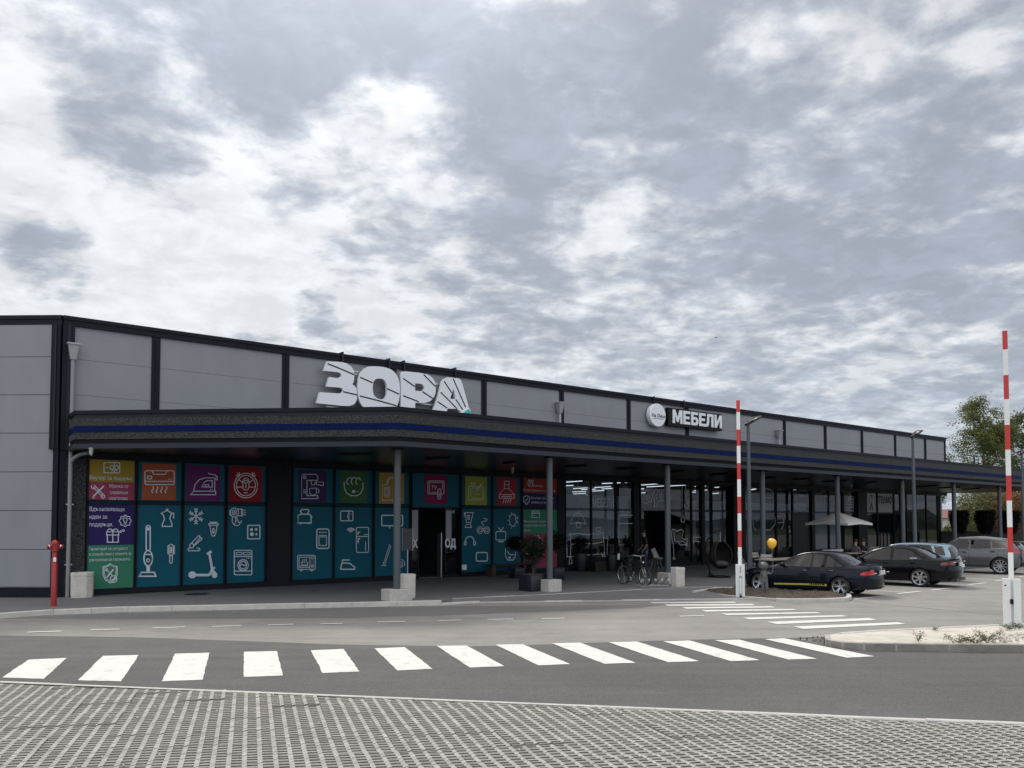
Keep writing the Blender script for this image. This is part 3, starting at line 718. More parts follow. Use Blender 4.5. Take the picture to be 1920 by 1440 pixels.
# --- K
wK = [window(979.5, 1045, W1, WT), window(979.5, 1045, W0, W2)]
film(wK[0], 980, 894.5, 1045, 925, 'film_redo'); film(wK[0], 980, 925.3, 1045, 951, 'film_navy')
film(wK[1], 980, 954, 1045, 1001, 'film_green'); film(wK[1], 980, 1001.3, 1045, 1064.5, 'film_pink')
pxtext('0%', 989.5, 912.5, 14, 'icon', wK[0], w=12.5); pxtext('лихва', 1003.5, 912.5, 4, 'icon', wK[0], w=14); pxtext('Изгодно пазаруване от 12 месеца', 980.5, 920.5, 3.6, 'icon', wK[0], w=60)
i = Ico(z5, iw); i.l((1022, 490), (1048, 505), (1046, 540), (1022, 567), (1000, 540), (998, 505), closed=True, w=1.3).l((1010, 525), (1020, 537), (1036, 510)); i.done(wK[0])
for t, y in (('Екстра защита и', 935.5), ('обмяна устройство', 943.5)): pxtext(t, 996, y, 4.2, 'icon', wK[0], w=42)
i = Ico(z5, iw); i.r(1068, 622, 1132, 678, 6); i.l((1068, 640), (1132, 640), w=1.6).disc(1085, 660, 5); i.done(wK[1])
for t, y, ww in (('Максимално покритие при', 979.5, 55), ('придружаване на първа', 987, 44), ('закупка.', 996, 13)): pxtext(t, 982, y, 4, 'icon', wK[1], w=ww)
i = Ico(z5, iw); i.l((1070, 830), (1125, 830), (1125, 890), (1105, 890)).l((1125, 850), (1145, 850), (1156, 870), (1150, 890)).c(1090, 897, 11).c(1140, 897, 11).l((1060, 845), (1090, 845)).l((1055, 862), (1085, 862)).l((1062, 880), (1078, 880)); i.done(wK[1])
for t, y, ww in (('Безплатна', 1031, 34), ('доставка', 1042, 32), ('над 50 лв.', 1052, 30)): pxtext(t, 984, y, 5, 'icon', wK[1], w=ww)
for nm, s in ((wA[0], 'yellow and pink window film with gift card and tools'), (wA[1], 'navy and green window film with gift and shield'), (wB[0], 'teal window film with orange air conditioner square'),
              (wB[1], 'teal window film with vacuum, moka pot and hairbrush'), (wC[0], 'teal window film with purple iron square'), (wC[1], 'teal window film with snowflake and scooter'),
              (wD[0], 'teal window film with red robot vacuum square'), (wD[1], 'teal window film with hairdryer, hob and washing machine'), (wE[0], 'teal window film with violet coffee machine square'),
              (wE[1], 'teal window film with toaster, cooker and microwave'), (wF[0], 'teal window film with green fryer square'), (wF[1], 'teal window film with fridge and iron'),
              (wG[0], 'teal window film with golden square'), (wG[1], 'teal window film with screen and vacuum cleaner'), (wH, 'teal window film with magenta TV square above the doors'),
              (wI[0], 'teal window film with lime tablet square'), (wI[1], 'teal window film with blender, gamepad and headphones'), (wJ[0], 'teal window film with red cooker hood square'),
              (wJ[1], 'teal window film with small television'), (wK[0], 'orange and navy window film reading 0%'), (wK[1], 'green and red window film with delivery van')): nm['label'] = s
# ---- sliding doors of the appliance shop
def door(px0, px1, z0, z1, y, fr='darkmetal', pane='glass', word=None, label=None):
    x0, x1 = fac(px0, 1000, y).x, fac(px1, 1000, y).x; b = MB(); t = .05
    b.box(x0, x0+t, y, y+.05, z0, z1, fr); b.box(x1-t, x1, y, y+.05, z0, z1, fr); b.box(x0+t, x1-t, y, y+.05, z1-t, z1, fr); b.box(x0+t, x1-t, y, y+.05, z0, z0+.12, fr)
    d = b.build('door', bld); b = MB(); b.box(x0+t, x1-t, y+.02, y+.03, z0+.12, z1-t, pane); b.build('pane', d)
    return d
dz1 = W1-.06
d1 = door(770.5, 786, SW, dz1, .06); d2 = door(834, 862.5, SW, dz1, .06)
for d, (a, c), (t_, tx, tw) in ((d1, (771.5, 784.5), ('X', 774, 9.5)), (d2, (835, 847), ('ОД', 834.8, 20))):
    b = MB(); x0, x1 = fac(a, 980, .05).x, fac(c, 980, .05).x; b.box(x0, x1, .068, .074, fac(a, 1011, .05).z, fac(a, 954, .05).z, mat('doorfilm', (.30, .31, .33), .6)); b.build('film', d)
    aa = fac(tx, 1026, .05); o = text_mesh('lettering', t_, .42, 'whitesign', d, aa.x, aa.z, y=.058, bold=.02)
    xs = [v.co.x for v in o.data.vertices]; tgt = fac(tx+tw, 1026, .05).x-aa.x
    for v in o.data.vertices: v.co.x = aa.x+(v.co.x-min(xs))*tgt/(max(xs)-min(xs))
b = MB(); dx0 = fac(826, 1000, .06).x; b.box(dx0, dx0+.04, .02, .3, SW, fac(826, 999).z, 'steel'); b.build('door_post', bld)

# ---- furniture shop glazing
def shopwin(px0, px1, lower=True, upper=True):
    r_ = []
    if upper: r_.append(window(px0, px1, W1-.02, WT-.02, pane='pane', mat_='glass'))
    if lower: r_.append(window(px0, px1, W0-.03, W2-.05, pane='pane', mat_='glass'))
    return r_
q = [shopwin(1060, 1107.5), shopwin(1109, 1153.5), shopwin(1155.5, 1186), shopwin(1196.5, 1200), shopwin(1201, 1249, lower=False), shopwin(1250, 1295.5),
     shopwin(1297, 1313.5), shopwin(1319.5, 1332), shopwin(1335, 1368.5), shopwin(1391.5, 1454), shopwin(1456, 1485), shopwin(1487, 1520, lower=False), shopwin(1526, 1553),
     shopwin(1554.5, 1579), shopwin(1582, 1604), shopwin(1621.5, 1644.5), shopwin(1646, 1675), shopwin(1677, 1688)]
bx = [1689, 1700, 1718, 1737, 1758]
q += [[window(a, c, W0-.03, WT-.02, pane='pane', mat_='glass')] for a, c in zip(bx, bx[1:])]
for px0, px1 in ((1186.3, 1196.3), (1313.7, 1319.3), (1520.3, 1525.7)):
    b = MB(); b.box(fac(px0, 1000).x, fac(px1, 1000).x, -.10, .28, SW, WT, 'darkmetal'); b.build('pillar', bld)
# sliding glass leaf standing open behind the entrance
door(1201.5, 1210, SW, W2-.06, .08)
# chalk drawings on the glass
defm('chalk', (.66, .68, .72), .8)
cw = .028
i = Ico(z7, cw, 'chalk', -.02); i.l((225, 205), (223, 350), (218, 495), w=.6).l((150, 628), (162, 590), (185, 545), (205, 525), (240, 525), (265, 548), (285, 590), (300, 632)).l((150, 628), (210, 620), (265, 622), (300, 632)).c(228, 640, 22, ry=28).l((205, 500), (222, 492), (238, 500), (230, 525)).done(q[0][1], 'drawing')
i = Ico(z7, cw, 'chalk', -.02); i.l((120, 948), (115, 790), (165, 768), (140, 730), (230, 722), (330, 735), (345, 728)).l((120, 948), (250, 930), (345, 928)).l((150, 775), (158, 828), (250, 812), (345, 820)).l((158, 828), (150, 935)).l((150, 945), (138, 1015), (168, 1008), (160, 950)).done(q[0][1], 'drawing')
i = Ico(z7, cw, 'chalk', -.02); i.l((360, 722), (420, 728), (468, 712), (472, 765), (510, 768), (505, 940), (455, 942)).l((472, 765), (470, 800), (430, 812), (360, 820)).l((475, 800), (482, 925), (420, 918), (360, 930)).l((455, 905), (460, 945), (475, 900), (480, 940)).r(400, 665, 440, 700, 4).done(q[1][1], 'drawing')
i = Ico(z7, cw*.8, 'chalk', -.02)
for k, ch in enumerate('МЕБЕЛИ'): pass
i.done(q[1][0]) if False else None
pxtext('МЕБЕЛИ', 1040+365/5.1417, 860+462/5.1417, 15, 'chalk', q[1][0], w=40, name='lettering')
i = Ico(z7, cw*1.2, 'chalk', -.02); i.l((620, 840), (620, 545), (780, 545), (780, 980)).l((620, 625), (782, 625)).l((622, 830), (785, 835)).done(q[2][1], 'drawing')
i = Ico(z7, cw, 'chalk', -.02)
i.l((850, 425), (890, 430), (918, 410), (912, 375), (880, 362), (905, 345), (905, 312), (880, 300), (868, 318)).l((892, 320), (882, 425)).l((925, 310), (960, 420)).l((958, 305), (925, 420)).c(992, 358, 18, ry=52)
i.l((1018, 425), (1025, 330), (1045, 300), (1060, 330), (1060, 400)).l((1005, 410), (1062, 400), (1070, 430)).l((962, 400), (962, 470)).l((945, 450), (962, 472), (985, 452)).done(q[4][0], 'drawing')
i = Ico(z7, cw, 'chalk', -.02); i.l((1230, 250), (1230, 480)).l((1262, 258), (1262, 400)).l((1268, 415), (1250, 445), (1255, 468), (1272, 480), (1288, 462), (1286, 440), closed=True).done(q[5][0], 'drawing')
i = Ico(z7, cw, 'chalk', -.02); i.l((1235, 495), (1235, 550), (1215, 595), (1235, 615), (1255, 598), (1240, 550)).l((1125, 700), (1140, 680), (1180, 698), (1225, 682), (1242, 700), (1225, 760), (1250, 780), (1275, 770), (1278, 845)).l((1125, 700), (1128, 760), (1145, 840), (1150, 960), (1140, 968), (1165, 968)).l((1150, 700), (1155, 790), (1175, 800), (1200, 800)).l((1200, 830), (1200, 808), (1235, 795), (1268, 818), (1272, 845)).l((1200, 830), (1270, 830)).done(q[5][1], 'drawing')
i = Ico(z7, cw, 'chalk', -.02); i.l((1330, 765), (1340, 825)).l((1328, 755), (1420, 758)).l((1340, 800), (1400, 800)).done(q[6][1], 'drawing')
i = Ico(z8, cw, 'chalk', -.02); i.l((240, 560), (215, 600), (220, 660), (245, 695)).l((240, 600), (270, 600)).l((320, 290), (350, 290), (395, 305), (415, 345), (400, 380), (330, 378)).l((430, 560), (430, 630), (380, 690), (330, 690)).done(q[9][1], 'drawing')
i = Ico(z8, cw, 'chalk', -.02); i.l((445, 560), (490, 560), (512, 600), (510, 640), (490, 680)).l((455, 620), (510, 612)).l((555, 660), (570, 650), (565, 675), (575, 700), (558, 710)).done(q[10][1], 'drawing')
i = Ico(z9, cw, 'chalk', -.02); i.l((390, 180), (430, 182)).l((400, 190), (400, 320)).l((425, 190), (425, 330)).done(q[12][0], 'drawing')
i = Ico(z9, cw*.9, 'chalk', -.02)
for y in (180, 210, 240, 270, 300): i.l((645, y), (665, y+20), (690, y-5), (715, y+15)).l((650, y+12), (712, y+4))
i.l((640, 170), (640, 340), (720, 350), (725, 180)).done(q[14][0], 'drawing')
defm('banner', (.34, .35, .36), .6); defm('bannertext', (.07, .055, .05), .7); defm('tealpaper', (.012, .10, .10), .7)
b = MB(); x0, x1 = fac(1645.6, 1000, -.01).x, fac(1674, 1000, -.01).x; b.box(x0, x1, -.02, -.012, W1, WT-.05, 'banner'); b.build('banner', q[16][0])
pxtext('ТЕАМО', 1647, 953-10, 12, 'bannertext', q[16][0], w=25, name='lettering', bold=.02)
b = MB(); x0, x1 = fac(1622, 1000, -.01).x, fac(1643, 1000, -.01).x; b.box(x0, x1, -.02, -.012, W1, WT-.05, 'banner'); b.build('banner', q[15][0])
i = Ico(z9, .09, 'bannertext', -.03); i.l((905, 345), (925, 265), (940, 345)).l((920, 160), (935, 200)).done(q[15][0], 'drawing')
# things standing inside: pale partitions and the teal notice wall seen through the panes
b = MB(); x0, x1 = fac(1392, 1000, 1.2).x, fac(1484, 1000, 1.2).x; b.box(x0, x1, 1.2, 1.3, SW+.6, fac(1430, 963, 1.2).z, 'tealpaper'); b.build('notice_wall', bld)
defm('partition', (.70, .72, .76), .8)
for a, c, t_, u_ in ((1062, 1182, 929, 1010), (1300, 1368, 940, 1015), (1392, 1520, 944, 957), (1527, 1575, 940, 1028)):
    b = MB(); x0, x1 = fac(a, 1000, 2.6).x, fac(c, 1000, 2.6).x; mid = (a+c)/2
    b.box(x0, x1, 2.6, 2.7, fac(mid, u_, 2.6).z, fac(mid, t_, 2.6).z, 'partition'); b.build('interior_partition', bld)
# ceiling strip lights of the furniture shop
SL = []
for (a, c, d, e_) in [(100, 230, 262, 218), (100, 264, 178, 260), (182, 291, 312, 284), (256, 301, 312, 299), (172, 323, 300, 319), (182, 342, 300, 337), (250, 357, 312, 354), (460, 243, 553, 238),
        (388, 280, 538, 272), (458, 294, 553, 289), (355, 299, 392, 296), (355, 316, 474, 309), (355, 370, 440, 372), (592, 237, 630, 235), (684, 233, 736, 229), (715, 300, 783, 296), (722, 316, 783, 314),
        (752, 367, 783, 364), (825, 258, 988, 246), (890, 275, 1047, 266), (1035, 244, 1057, 243), (825, 296, 858, 292), (825, 334, 873, 330), (1105, 266, 1258, 258), (1355, 270, 1470, 264), (1345, 310, 1470, 304),
        (1313, 327, 1430, 322), (1545, 280, 1580, 277), (1512, 339, 1580, 335), (1360+150, 238, 1524, 240)]:
    A, B_ = hor(*z7((a, c)), 4.25), hor(*z7((d, e_)), 4.25)
    if A.y < .4 or B_.y < .4: A, B_ = hor(*z7((a, c+8)), 4.25), hor(*z7((d, e_+8)), 4.25)
    if min(A.y, B_.y) < .35 or max(A.y, B_.y) > 27: print('strip out', A, B_)
    mid = (A+B_)/2; dd = (B_-A); ln = dd.length; an = math.atan2(dd.y, dd.x)
    b = MB(); b.box(-ln/2, ln/2, -.035, .035, 0, .03, 'striplight')
    o = b.build('strip_light'); o.matrix_world = Mb @ Matrix.Translation((mid.x, mid.y, 4.25)) @ Matrix.Rotation(an, 4, 'Z')
    SL.append((z7(((a+d)/2, (c+e_)/2)), o))
for (a, c, d) in [(602, 722, 299), (200, 237, 299)]:
    A, B_ = hor(*z8((a, d+3)), 4.25), hor(*z8((c, d-4)), 4.25); mid = (A+B_)/2; dd = B_-A
    b = MB(); b.box(-dd.length/2, dd.length/2, -.06, .06, 0, .03, 'striplight'); o = b.build('strip_light')
    o.matrix_world = Mb @ Matrix.Translation((mid.x, max(mid.y, .5), 4.25)) @ Matrix.Rotation(math.atan2(dd.y, dd.x), 4, 'Z')
    SL.append((z8(((a+c)/2, d)), o))
zones = [(1107.5, 'the first furniture window'), (1154, 'the second furniture window'), (1191, 'the third furniture window'), (1256, 'the pane over the furniture entrance'), (1300, 'the pane right of the third column'),
         (1370, 'the narrow panes above the hanging chair'), (1456, 'the panes behind the first lamp post'), (9999, 'the pane above the left tip of the parasol')]
cnt = {}
for (p, o) in sorted(SL, key=lambda t: t[0][1]):
    zn = next(z for x, z in zones if p[0] < x); cnt[zn] = cnt.get(zn, 0)+1
    rk = ['topmost', 'second from top', 'third from top', 'fourth from top', 'fifth from top', 'sixth from top', 'seventh from top', 'eighth from top'][cnt[zn]-1]
    tag(o, 'lit white ceiling strip seen through %s, %s' % (zn, rk), 'ceiling light', 'strip lights inside the furniture shop')
# dark fittings under the canopy
names = ['nearest the corner column', 'above the sliding shop doors', 'beside the dome camera', 'just right of the second column', 'above the second furniture window', 'behind the third column',
         'above the hanging chair', 'behind the fourth column', 'left of the white parasol', 'above the white parasol', 'above the dark pillar', 'left of the seventh column', 'crossing behind the seventh column', 'nearest the trees']
for (a, c, y), nm in zip([(638, 699, 853.5), (799, 843, 861), (945, 966, 869), (1061, 1100, 875.5), (1157, 1194, 880), (1256, 1283, 885), (1332, 1367, 890.5), (1430, 1452, 897), (1489, 1514, 899.5),
                      (1542, 1589, 903), (1624, 1640, 906), (1720, 1757, 912.5), (1759, 1799, 915), (1806, 1838, 917.5)], names):
    A, B_ = hor(a, y+1.0, ZSOF-.04), hor(c, y-1.0, ZSOF-.04); dd = B_-A; mid = (A+B_)/2; ln = min(dd.length, 2.6)
    b = MB(); b.box(-ln/2, ln/2, -.07, .07, 0, .055, 'black', bev=.01)
    o = b.build('canopy_light'); o.matrix_world = Mb @ Matrix.Translation((mid.x, min(mid.y, -.4), ZSOF-.04)) @ Matrix.Rotation(math.atan2(dd.y, dd.x), 4, 'Z')
    tag(o, 'dark unlit strip fitting under the canopy '+nm, 'ceiling light', 'strip fittings under the canopy')

# ------------------------------------------------------------------ signs
YS = -.42
def PS(p, y=YS): q_ = fac(560+p[0]/5.3333, 650+p[1]/5.3333, y); return (q_.x, q_.z)
Mxz = Matrix(((1, 0, 0, 0), (0, 0, 1, 0), (0, 1, 0, 0), (0, 0, 0, 1)))     # (x,z,depth)->(x,depth,z)
def letter(poly, holes, stripes, parent, extra=None):
    f = MB(); P = [PS(p) for p in poly]; Hs = [[PS(p) for p in h] for h in holes]
    f.prism(P, YS, YS+.11, 'whitesign', Mxz, Hs)
    o = f.build('letter', parent)
    for s_ in stripes: b = MB(); ribbon(b, [PS(p) for p in s_], .045, 'black', YS-.006, t=.006); b.build('ray_stripe', o)
    return o
def smoothpoly(pts, n=3):
    out = []; N_ = len(pts)
    for i in range(N_):
        p0, p1, p2, p3 = (Vector(pts[(i+k-1) % N_]) for k in range(4))
        for j in range(n):
            t = j/n; out.append(tuple(.5*((2*p1)+(p2-p0)*t+(2*p0-5*p1+4*p2-p3)*t*t+(3*p1-p0-3*p2+p3)*t**3)))
    return out
zs_ = thing('shop_sign', 'large white letter sign ЗОРА with black ray stripes above the canopy', 'sign', P0, BA)
letter([(285, 147), (385, 150), (440, 156), (485, 170), (525, 197), (548, 232), (557, 280), (555, 330), (548, 358), (536, 375), (562, 392), (580, 425), (585, 480), (583, 525), (570, 560), (545, 582), (505, 592), (440, 592), (180, 565), (210, 455), (400, 468), (430, 460), (445, 440), (438, 418), (410, 408), (278, 398), (305, 303), (385, 313), (412, 308), (428, 290), (424, 268), (395, 255), (250, 240)],
       [], [[(290, 170), (420, 222), (555, 280)], [(445, 450), (585, 483)]], zs_)
letter(smoothpoly([(690, 202), (770, 196), (860, 206), (935, 235), (985, 290), (1009, 370), (1011, 480), (990, 580), (940, 650), (850, 690), (760, 675), (680, 630), (625, 575), (597, 500), (590, 400), (602, 310), (635, 243)]),
       [smoothpoly([(800, 318), (845, 326), (873, 362), (881, 420), (878, 480), (860, 515), (826, 526), (785, 515), (752, 482), (741, 425), (745, 365), (765, 330)])],
       [[(613, 307), (740, 360)], [(880, 418), (1005, 475)], [(610, 492), (800, 540), (978, 590)]], zs_)
letter([(1025, 250), (1060, 247), (1200, 260), (1290, 278), (1335, 308), (1362, 350), (1373, 410), (1368, 470), (1345, 520), (1305, 550), (1250, 563), (1165, 560), (1165, 700), (1020, 680)],
       [[(1165, 366), (1215, 370), (1242, 380), (1256, 402), (1254, 425), (1238, 440), (1210, 445), (1165, 440)]],
       [[(1045, 318), (1163, 400)], [(1250, 278), (1368, 400)], [(1235, 448), (1345, 520)], [(1045, 490), (1200, 550)]], zs_)
letter([(1432, 350), (1452, 322), (1490, 306), (1540, 310), (1596, 316), (1622, 332), (1640, 380), (1700, 600), (1725, 720), (1640, 715), (1610, 640), (1580, 622), (1490, 620), (1465, 700), (1325, 690), (1345, 635), (1390, 500)],
       [[(1548, 418), (1570, 525), (1515, 520)]],
       [[(1455, 345), (1530, 460)], [(1545, 318), (1605, 460), (1670, 605)], [(1420, 455), (1500, 535), (1582, 620)], [(1572, 528), (1640, 630)], [(1388, 548), (1485, 615)]], zs_)
b = MB(); b.prism([PS(p, YS-.03) for p in [(1628, 670), (1645, 650), (1668, 630), (1700, 617), (1716, 622), (1722, 660), (1728, 720), (1628, 700)]], YS-.03, YS-.004, 'whitesign', Mxz)
b.prism([PS(p, YS-.04) for p in [(1645, 668), (1665, 646), (1700, 625), (1714, 630), (1722, 670), (1726, 710), (1640, 700)]], YS-.04, YS-.032, mat('tealsign', (.02, .42, .42), .4), Mxz); b.build('emblem', zs_)
b = MB()
for x, w_ in ((448, 0), (915, 0), (1065, 0), (1578, 0)):
    q_ = PS((x, 150), -.2); xx = q_[0]; b.box(xx-.03, xx+.03, -.16, -.11, ZR-.75, ZR+.03, 'darkmetal2'); b.box(xx-.03, xx+.03, -.16, .3, ZR+.03, ZR+.06, 'darkmetal2')
for a_, c_ in (((555, 235), (640, 240)), ((1370, 355), (1440, 360)), ((1240, 563), (1370, 570))):
    A, B_ = PS(a_), PS(c_); b.box(min(A[0], B_[0])-.2, max(A[0], B_[0])+.2, YS+.17, YS+.2, A[1]-.02, A[1]+.02, 'steel')
b.box(PS((300, 0))[0], PS((1640, 0))[0], YS+.17, -.12, ZR-.72, ZR-.68, 'steel'); b.box(PS((300, 0))[0], PS((1640, 0))[0], YS+.17, -.12, ZR-1.95, ZR-1.91, 'steel')
b.build('bracket', zs_)

def z6(p): return (1180+p[0]/7.3846, 730+p[1]/7.3846)
rs = thing('round_sign', 'round white sign with handwritten Via Déco beside the МЕБЕЛИ sign', 'sign', P0, BA)
yy = -.30; cc = fac(*z6((397, 358)), yy); r0 = fac(*z6((397, 198)), yy).z-cc.z
xr = (fac(*z6((508, 360)), yy).x-fac(*z6((290, 355)), yy).x)/2
b = MB(); b.lathe([(.001, yy), (r0-.02, yy), (r0, yy+.02), (r0, -.08), (.001, -.08)], 'whitesign', 48, Matrix.Translation((cc.x, 0, cc.z)) @ Matrix.Rotation(R(0), 4, 'X'), axis='y')
b.build('disc', rs, 40)
def fit(o, x0, x1):
    xs = [v.co.x for v in o.data.vertices]; a_, c_ = min(xs), max(xs)
    for v in o.data.vertices: v.co.x = x0+(v.co.x-a_)*(x1-x0)/(c_-a_)
bx0, bx1 = fac(*z6((310, 380)), yy).x, fac(*z6((497, 380)), yy).x
fit(text_mesh('lettering', 'Via Déco', r0*.42, 'black', rs, bx0, cc.z-.10, y=yy-.004, shear=.25, bold=.004), bx0, bx1)
fit(text_mesh('lettering', 'мебели и декорация', r0*.12, mat('greyink', (.2, .2, .22), .6), rs, bx0, cc.z-r0*.33, y=yy-.004), bx0+.12, bx1-.12)
b = MB(); xx = cc.x-.08; b.box(xx-.03, xx+.03, -.16, -.11, cc.z+r0-.1, ZR+.03, 'darkmetal2'); b.build('bracket', rs)
ms = thing('box_sign', 'black box sign with raised white letters МЕБЕЛИ on the parapet', 'sign', P0, BA)
A, B_ = fac(*z6((540, 252)), yy), fac(*z6((1278, 560)), yy); zt = (fac(*z6((545, 252)), yy).z+fac(*z6((1270, 345)), yy).z)/2; zb = (fac(*z6((545, 497)), yy).z+fac(*z6((1270, 573)), yy).z)/2
b = MB(); b.box(A.x, B_.x+.03, yy+.0, -.10, zb, zt, 'black'); b.build('box', ms)
lz0, lz1 = (fac(*z6((605, 470)), yy).z+fac(*z6((1270, 538)), yy).z)/2, (fac(*z6((605, 282)), yy).z+fac(*z6((1270, 362)), yy).z)/2
G_ = {'М': [[(0, 0), (0, 1), (.27, 1), (.5, .42), (.73, 1), (1, 1), (1, 0), (.78, 0), (.78, .62), (.58, .1), (.42, .1), (.22, .62), (.22, 0)]],
      'Е': [[(0, 0), (0, 1), (1, 1), (1, .8), (.32, .8), (.32, .6), (.9, .6), (.9, .41), (.32, .41), (.32, .2), (1, .2), (1, 0)]],
      'Б': [[(0, 0), (0, 1), (.95, 1), (.95, .8), (.30, .8), (.30, .63), (.70, .63), (.9, .55), (1, .4), (1, .22), (.9, .07), (.7, 0)]],
      'Л': [[(0, 0), (0, .2), (.10, .24), (.16, .4), (.18, 1), (1, 1), (1, 0), (.72, 0), (.72, .8), (.44, .8), (.42, .35), (.32, .08), (.15, 0)]],
      'И': [[(0, 0), (0, 1), (.27, 1), (.27, .38), (.73, 1), (1, 1), (1, 0), (.73, 0), (.73, .62), (.27, 0)]]}
Bh = [[(.30, .2), (.62, .2), (.70, .26), (.70, .36), (.62, .43), (.30, .43)]]
for ch, a_, c_ in (('М', 603, 735), ('Е', 750, 842), ('Б', 858, 955), ('Е', 968, 1056), ('Л', 1062, 1165), ('И', 1182, 1280)):
    x0, x1 = fac(*z6((a_, 400)), yy-.03).x, fac(*z6((c_, 400)), yy-.03).x
    mp = lambda pts: [(x0+(x1-x0)*u, lz0+(lz1-lz0)*v) for u, v in pts]
    b = MB(); b.prism(mp(G_[ch][0]), yy-.035, yy-.001, 'whitesign', Mxz, [mp(Bh[0])] if ch == 'Б' else ()); b.build('letter', ms)
b = MB(); 
xx = fac(*z6((772, 200)), -.2).x; b.box(xx-.03, xx+.03, -.16, -.11, zt-.1, ZR+.03, 'darkmetal2'); b.build('bracket', ms)
# ------------------------------------------------------------------ ground
def sheet(name, pts, z, m, kind='structure', thick=None):
    b = MB(); P = [(p[0], p[1]) for p in pts]
    if thick is None:
        tri = tessellate_polygon([[Vector((p[0], p[1], 0)) for p in P]]); fs = []
        for t in tri:
            a, c, d = (Vector(P[i]) for i in t); fs.append(tuple(t) if (c-a).cross(d-a) > 0 else tuple(reversed(t)))
        b.add([(p[0], p[1], z) for p in P], fs, m)
    else: b.prism(P, z-thick, z, m)
    o = b.build(name)
    if kind: o['kind'] = kind
    return o
def GG(*pts, z=0.0): return [tuple(G(x, y, z)[:2]) for x, y in pts]
def W(x, y, z=0.0): return Mb @ Vector((x, y, z))
sheet('ground', [(-1200, -600), (1200, -600), (1200, 1500), (-1200, 1500)], -.15, 'grass')
kA = G(0, 1278.5); kB = G(1920, 1356.5); kA.z = kB.z = 0; kd = (kB-kA).normalized(); kn = Vector((kd.y, -kd.x, 0))   # kn points to the camera
e0, e1 = kA-kd*60, kB+kd*100
sheet('road', [tuple(e0[:2]), tuple(e1[:2]), (110, 62), (-70, 62)], 0, 'road', thick=.14)
# darker, newer asphalt: the near strip and two older patches
near = GG((-900, 1192), (-300, 1190), (0, 1192), (250, 1195), (450, 1202), (640, 1209), (880, 1212), (1050, 1208), (1180, 1203), (1330, 1199), (1435, 1197), (1545, 1195), (1700, 1193), (2300, 1180))
kl = [kA-kd*20, kB+kd*20]
sheet('fresh_asphalt', near+[tuple(kl[1][:2]), tuple(kl[0][:2])], .004, 'darkroad')
sheet('fresh_asphalt', GG((-900, 1285), (-500, 1262), (0, 1247), (127, 1240), (393, 1231), (700, 1229), (1250, 1228), (1700, 1222), (2300, 1226))+[tuple(kl[1][:2]), tuple(kl[0][:2])], .008, asphalt_mat('darkroad2', (.086, .085, .084), .9, 1.1, .09, .42))
sheet('asphalt_patch', GG((-900, 1172), (0, 1160), (240, 1161), (660, 1158), (830, 1154), (1010, 1147), (1200, 1140), (1240, 1134), (1020, 1136), (830, 1137), (660, 1139), (240, 1150), (0, 1156), (-900, 1190)), .004, 'midroad')
# ---- painted markings
rq = random.Random(77)
def quadpx(name, q, z, m='whitepaint'):
    p = [G(x, y) for x, y in q]; b = MB(); V = []
    for i in range(4):
        a, c = p[i], p[(i+1) % 4]; n = 14 if i % 2 else 8; d = (c-a).normalized()
        for k in range(n):
            j = rq.uniform(-.007, .007) if k else 0; v = a+(c-a)*k/n+Vector((-d.y, d.x, 0))*j; V.append((v.x, v.y, z))
    b.add(V, [tuple(reversed(range(len(V))))], m); o = b.build(name); return o
zeb = [((54, 1238), (125, 1235), (82, 1274.5), (4, 1272)), ((193, 1231), (260, 1229.5), (227, 1279), (146, 1277)), ((328, 1227), (393, 1225), (380, 1276), (303, 1279)),
       ((457, 1223.5), (519, 1222), (530, 1268), (457, 1271)), ((583, 1220.7), (644, 1218), (674, 1260.5), (605, 1263.5)), ((702, 1217), (759, 1214.5), (811, 1255.5), (745, 1258.5)),
       ((819, 1212.5), (875, 1211.5), (945, 1250.5), (881, 1253)), ((929, 1210), (980, 1209), (1069, 1246.5), (1010, 1249)), ((1035, 1207.5), (1087, 1206), (1192, 1244), (1133, 1246)),
       ((1141, 1205.5), (1194, 1204), (1311, 1241), (1253, 1243)), ((1243, 1203.5), (1293, 1202), (1424, 1239), (1371, 1241)), ((1340, 1201.5), (1386, 1200.5), (1532, 1236.5), (1478, 1238)),
       ((1433, 1199.5), (1470, 1198), (1640, 1232), (1588, 1234.5))]
order = ['first from the left, cut by the grid paving', 'second from the left', 'third from the left, touching the grid paving', 'fourth from the left, nearly square', 'fifth from the left', 'sixth from the left', 'seventh from the left, the middle one', 'sixth from the right', 'fifth from the right', 'fourth from the right',
         'third from the right', 'second from the right', 'last on the right, beside the kerbed island']
for q_, nm in zip(zeb, order):
    o = quadpx('crossing_stripe', q_, .013); tag(o, 'white painted stripe of the near crossing, '+nm, 'road marking', 'stripes of the near zebra crossing')
def zz5(p): return (1240+p[0]/4.174, 1060+p[1]/4.174)
zeb2 = [((-96, 290), (575, 287), (588, 296), (-63, 299)), ((20, 308), (710, 304), (735, 315), (50, 320)), ((160, 330), (865, 322), (890, 332), (195, 342)), ((310, 353), (1030, 344), (1062, 353), (350, 365)),
        ((470, 380), (1215, 368), (1252, 377), (515, 392)), ((632, 412), (1410, 392), (1465, 402), (695, 426)), ((825, 445), (1625, 415), (1690, 430), (905, 463)), ((1030, 482), (1850, 448), (1915, 462), (1110, 501))]
for k, q_ in enumerate(zeb2):
    o = quadpx('crossing_stripe', [zz5(p) for p in q_], .009)
    nm = ['farthest, along the kerb', 'second from the far kerb', 'third from the far kerb', 'fourth from the far kerb', 'fourth from the kerbed island', 'third from the kerbed island', 'second from the kerbed island', 'nearest, beside the kerbed island'][k]
    tag(o, 'white painted stripe of the far crossing, '+nm, 'road marking', 'stripes of the far zebra crossing')
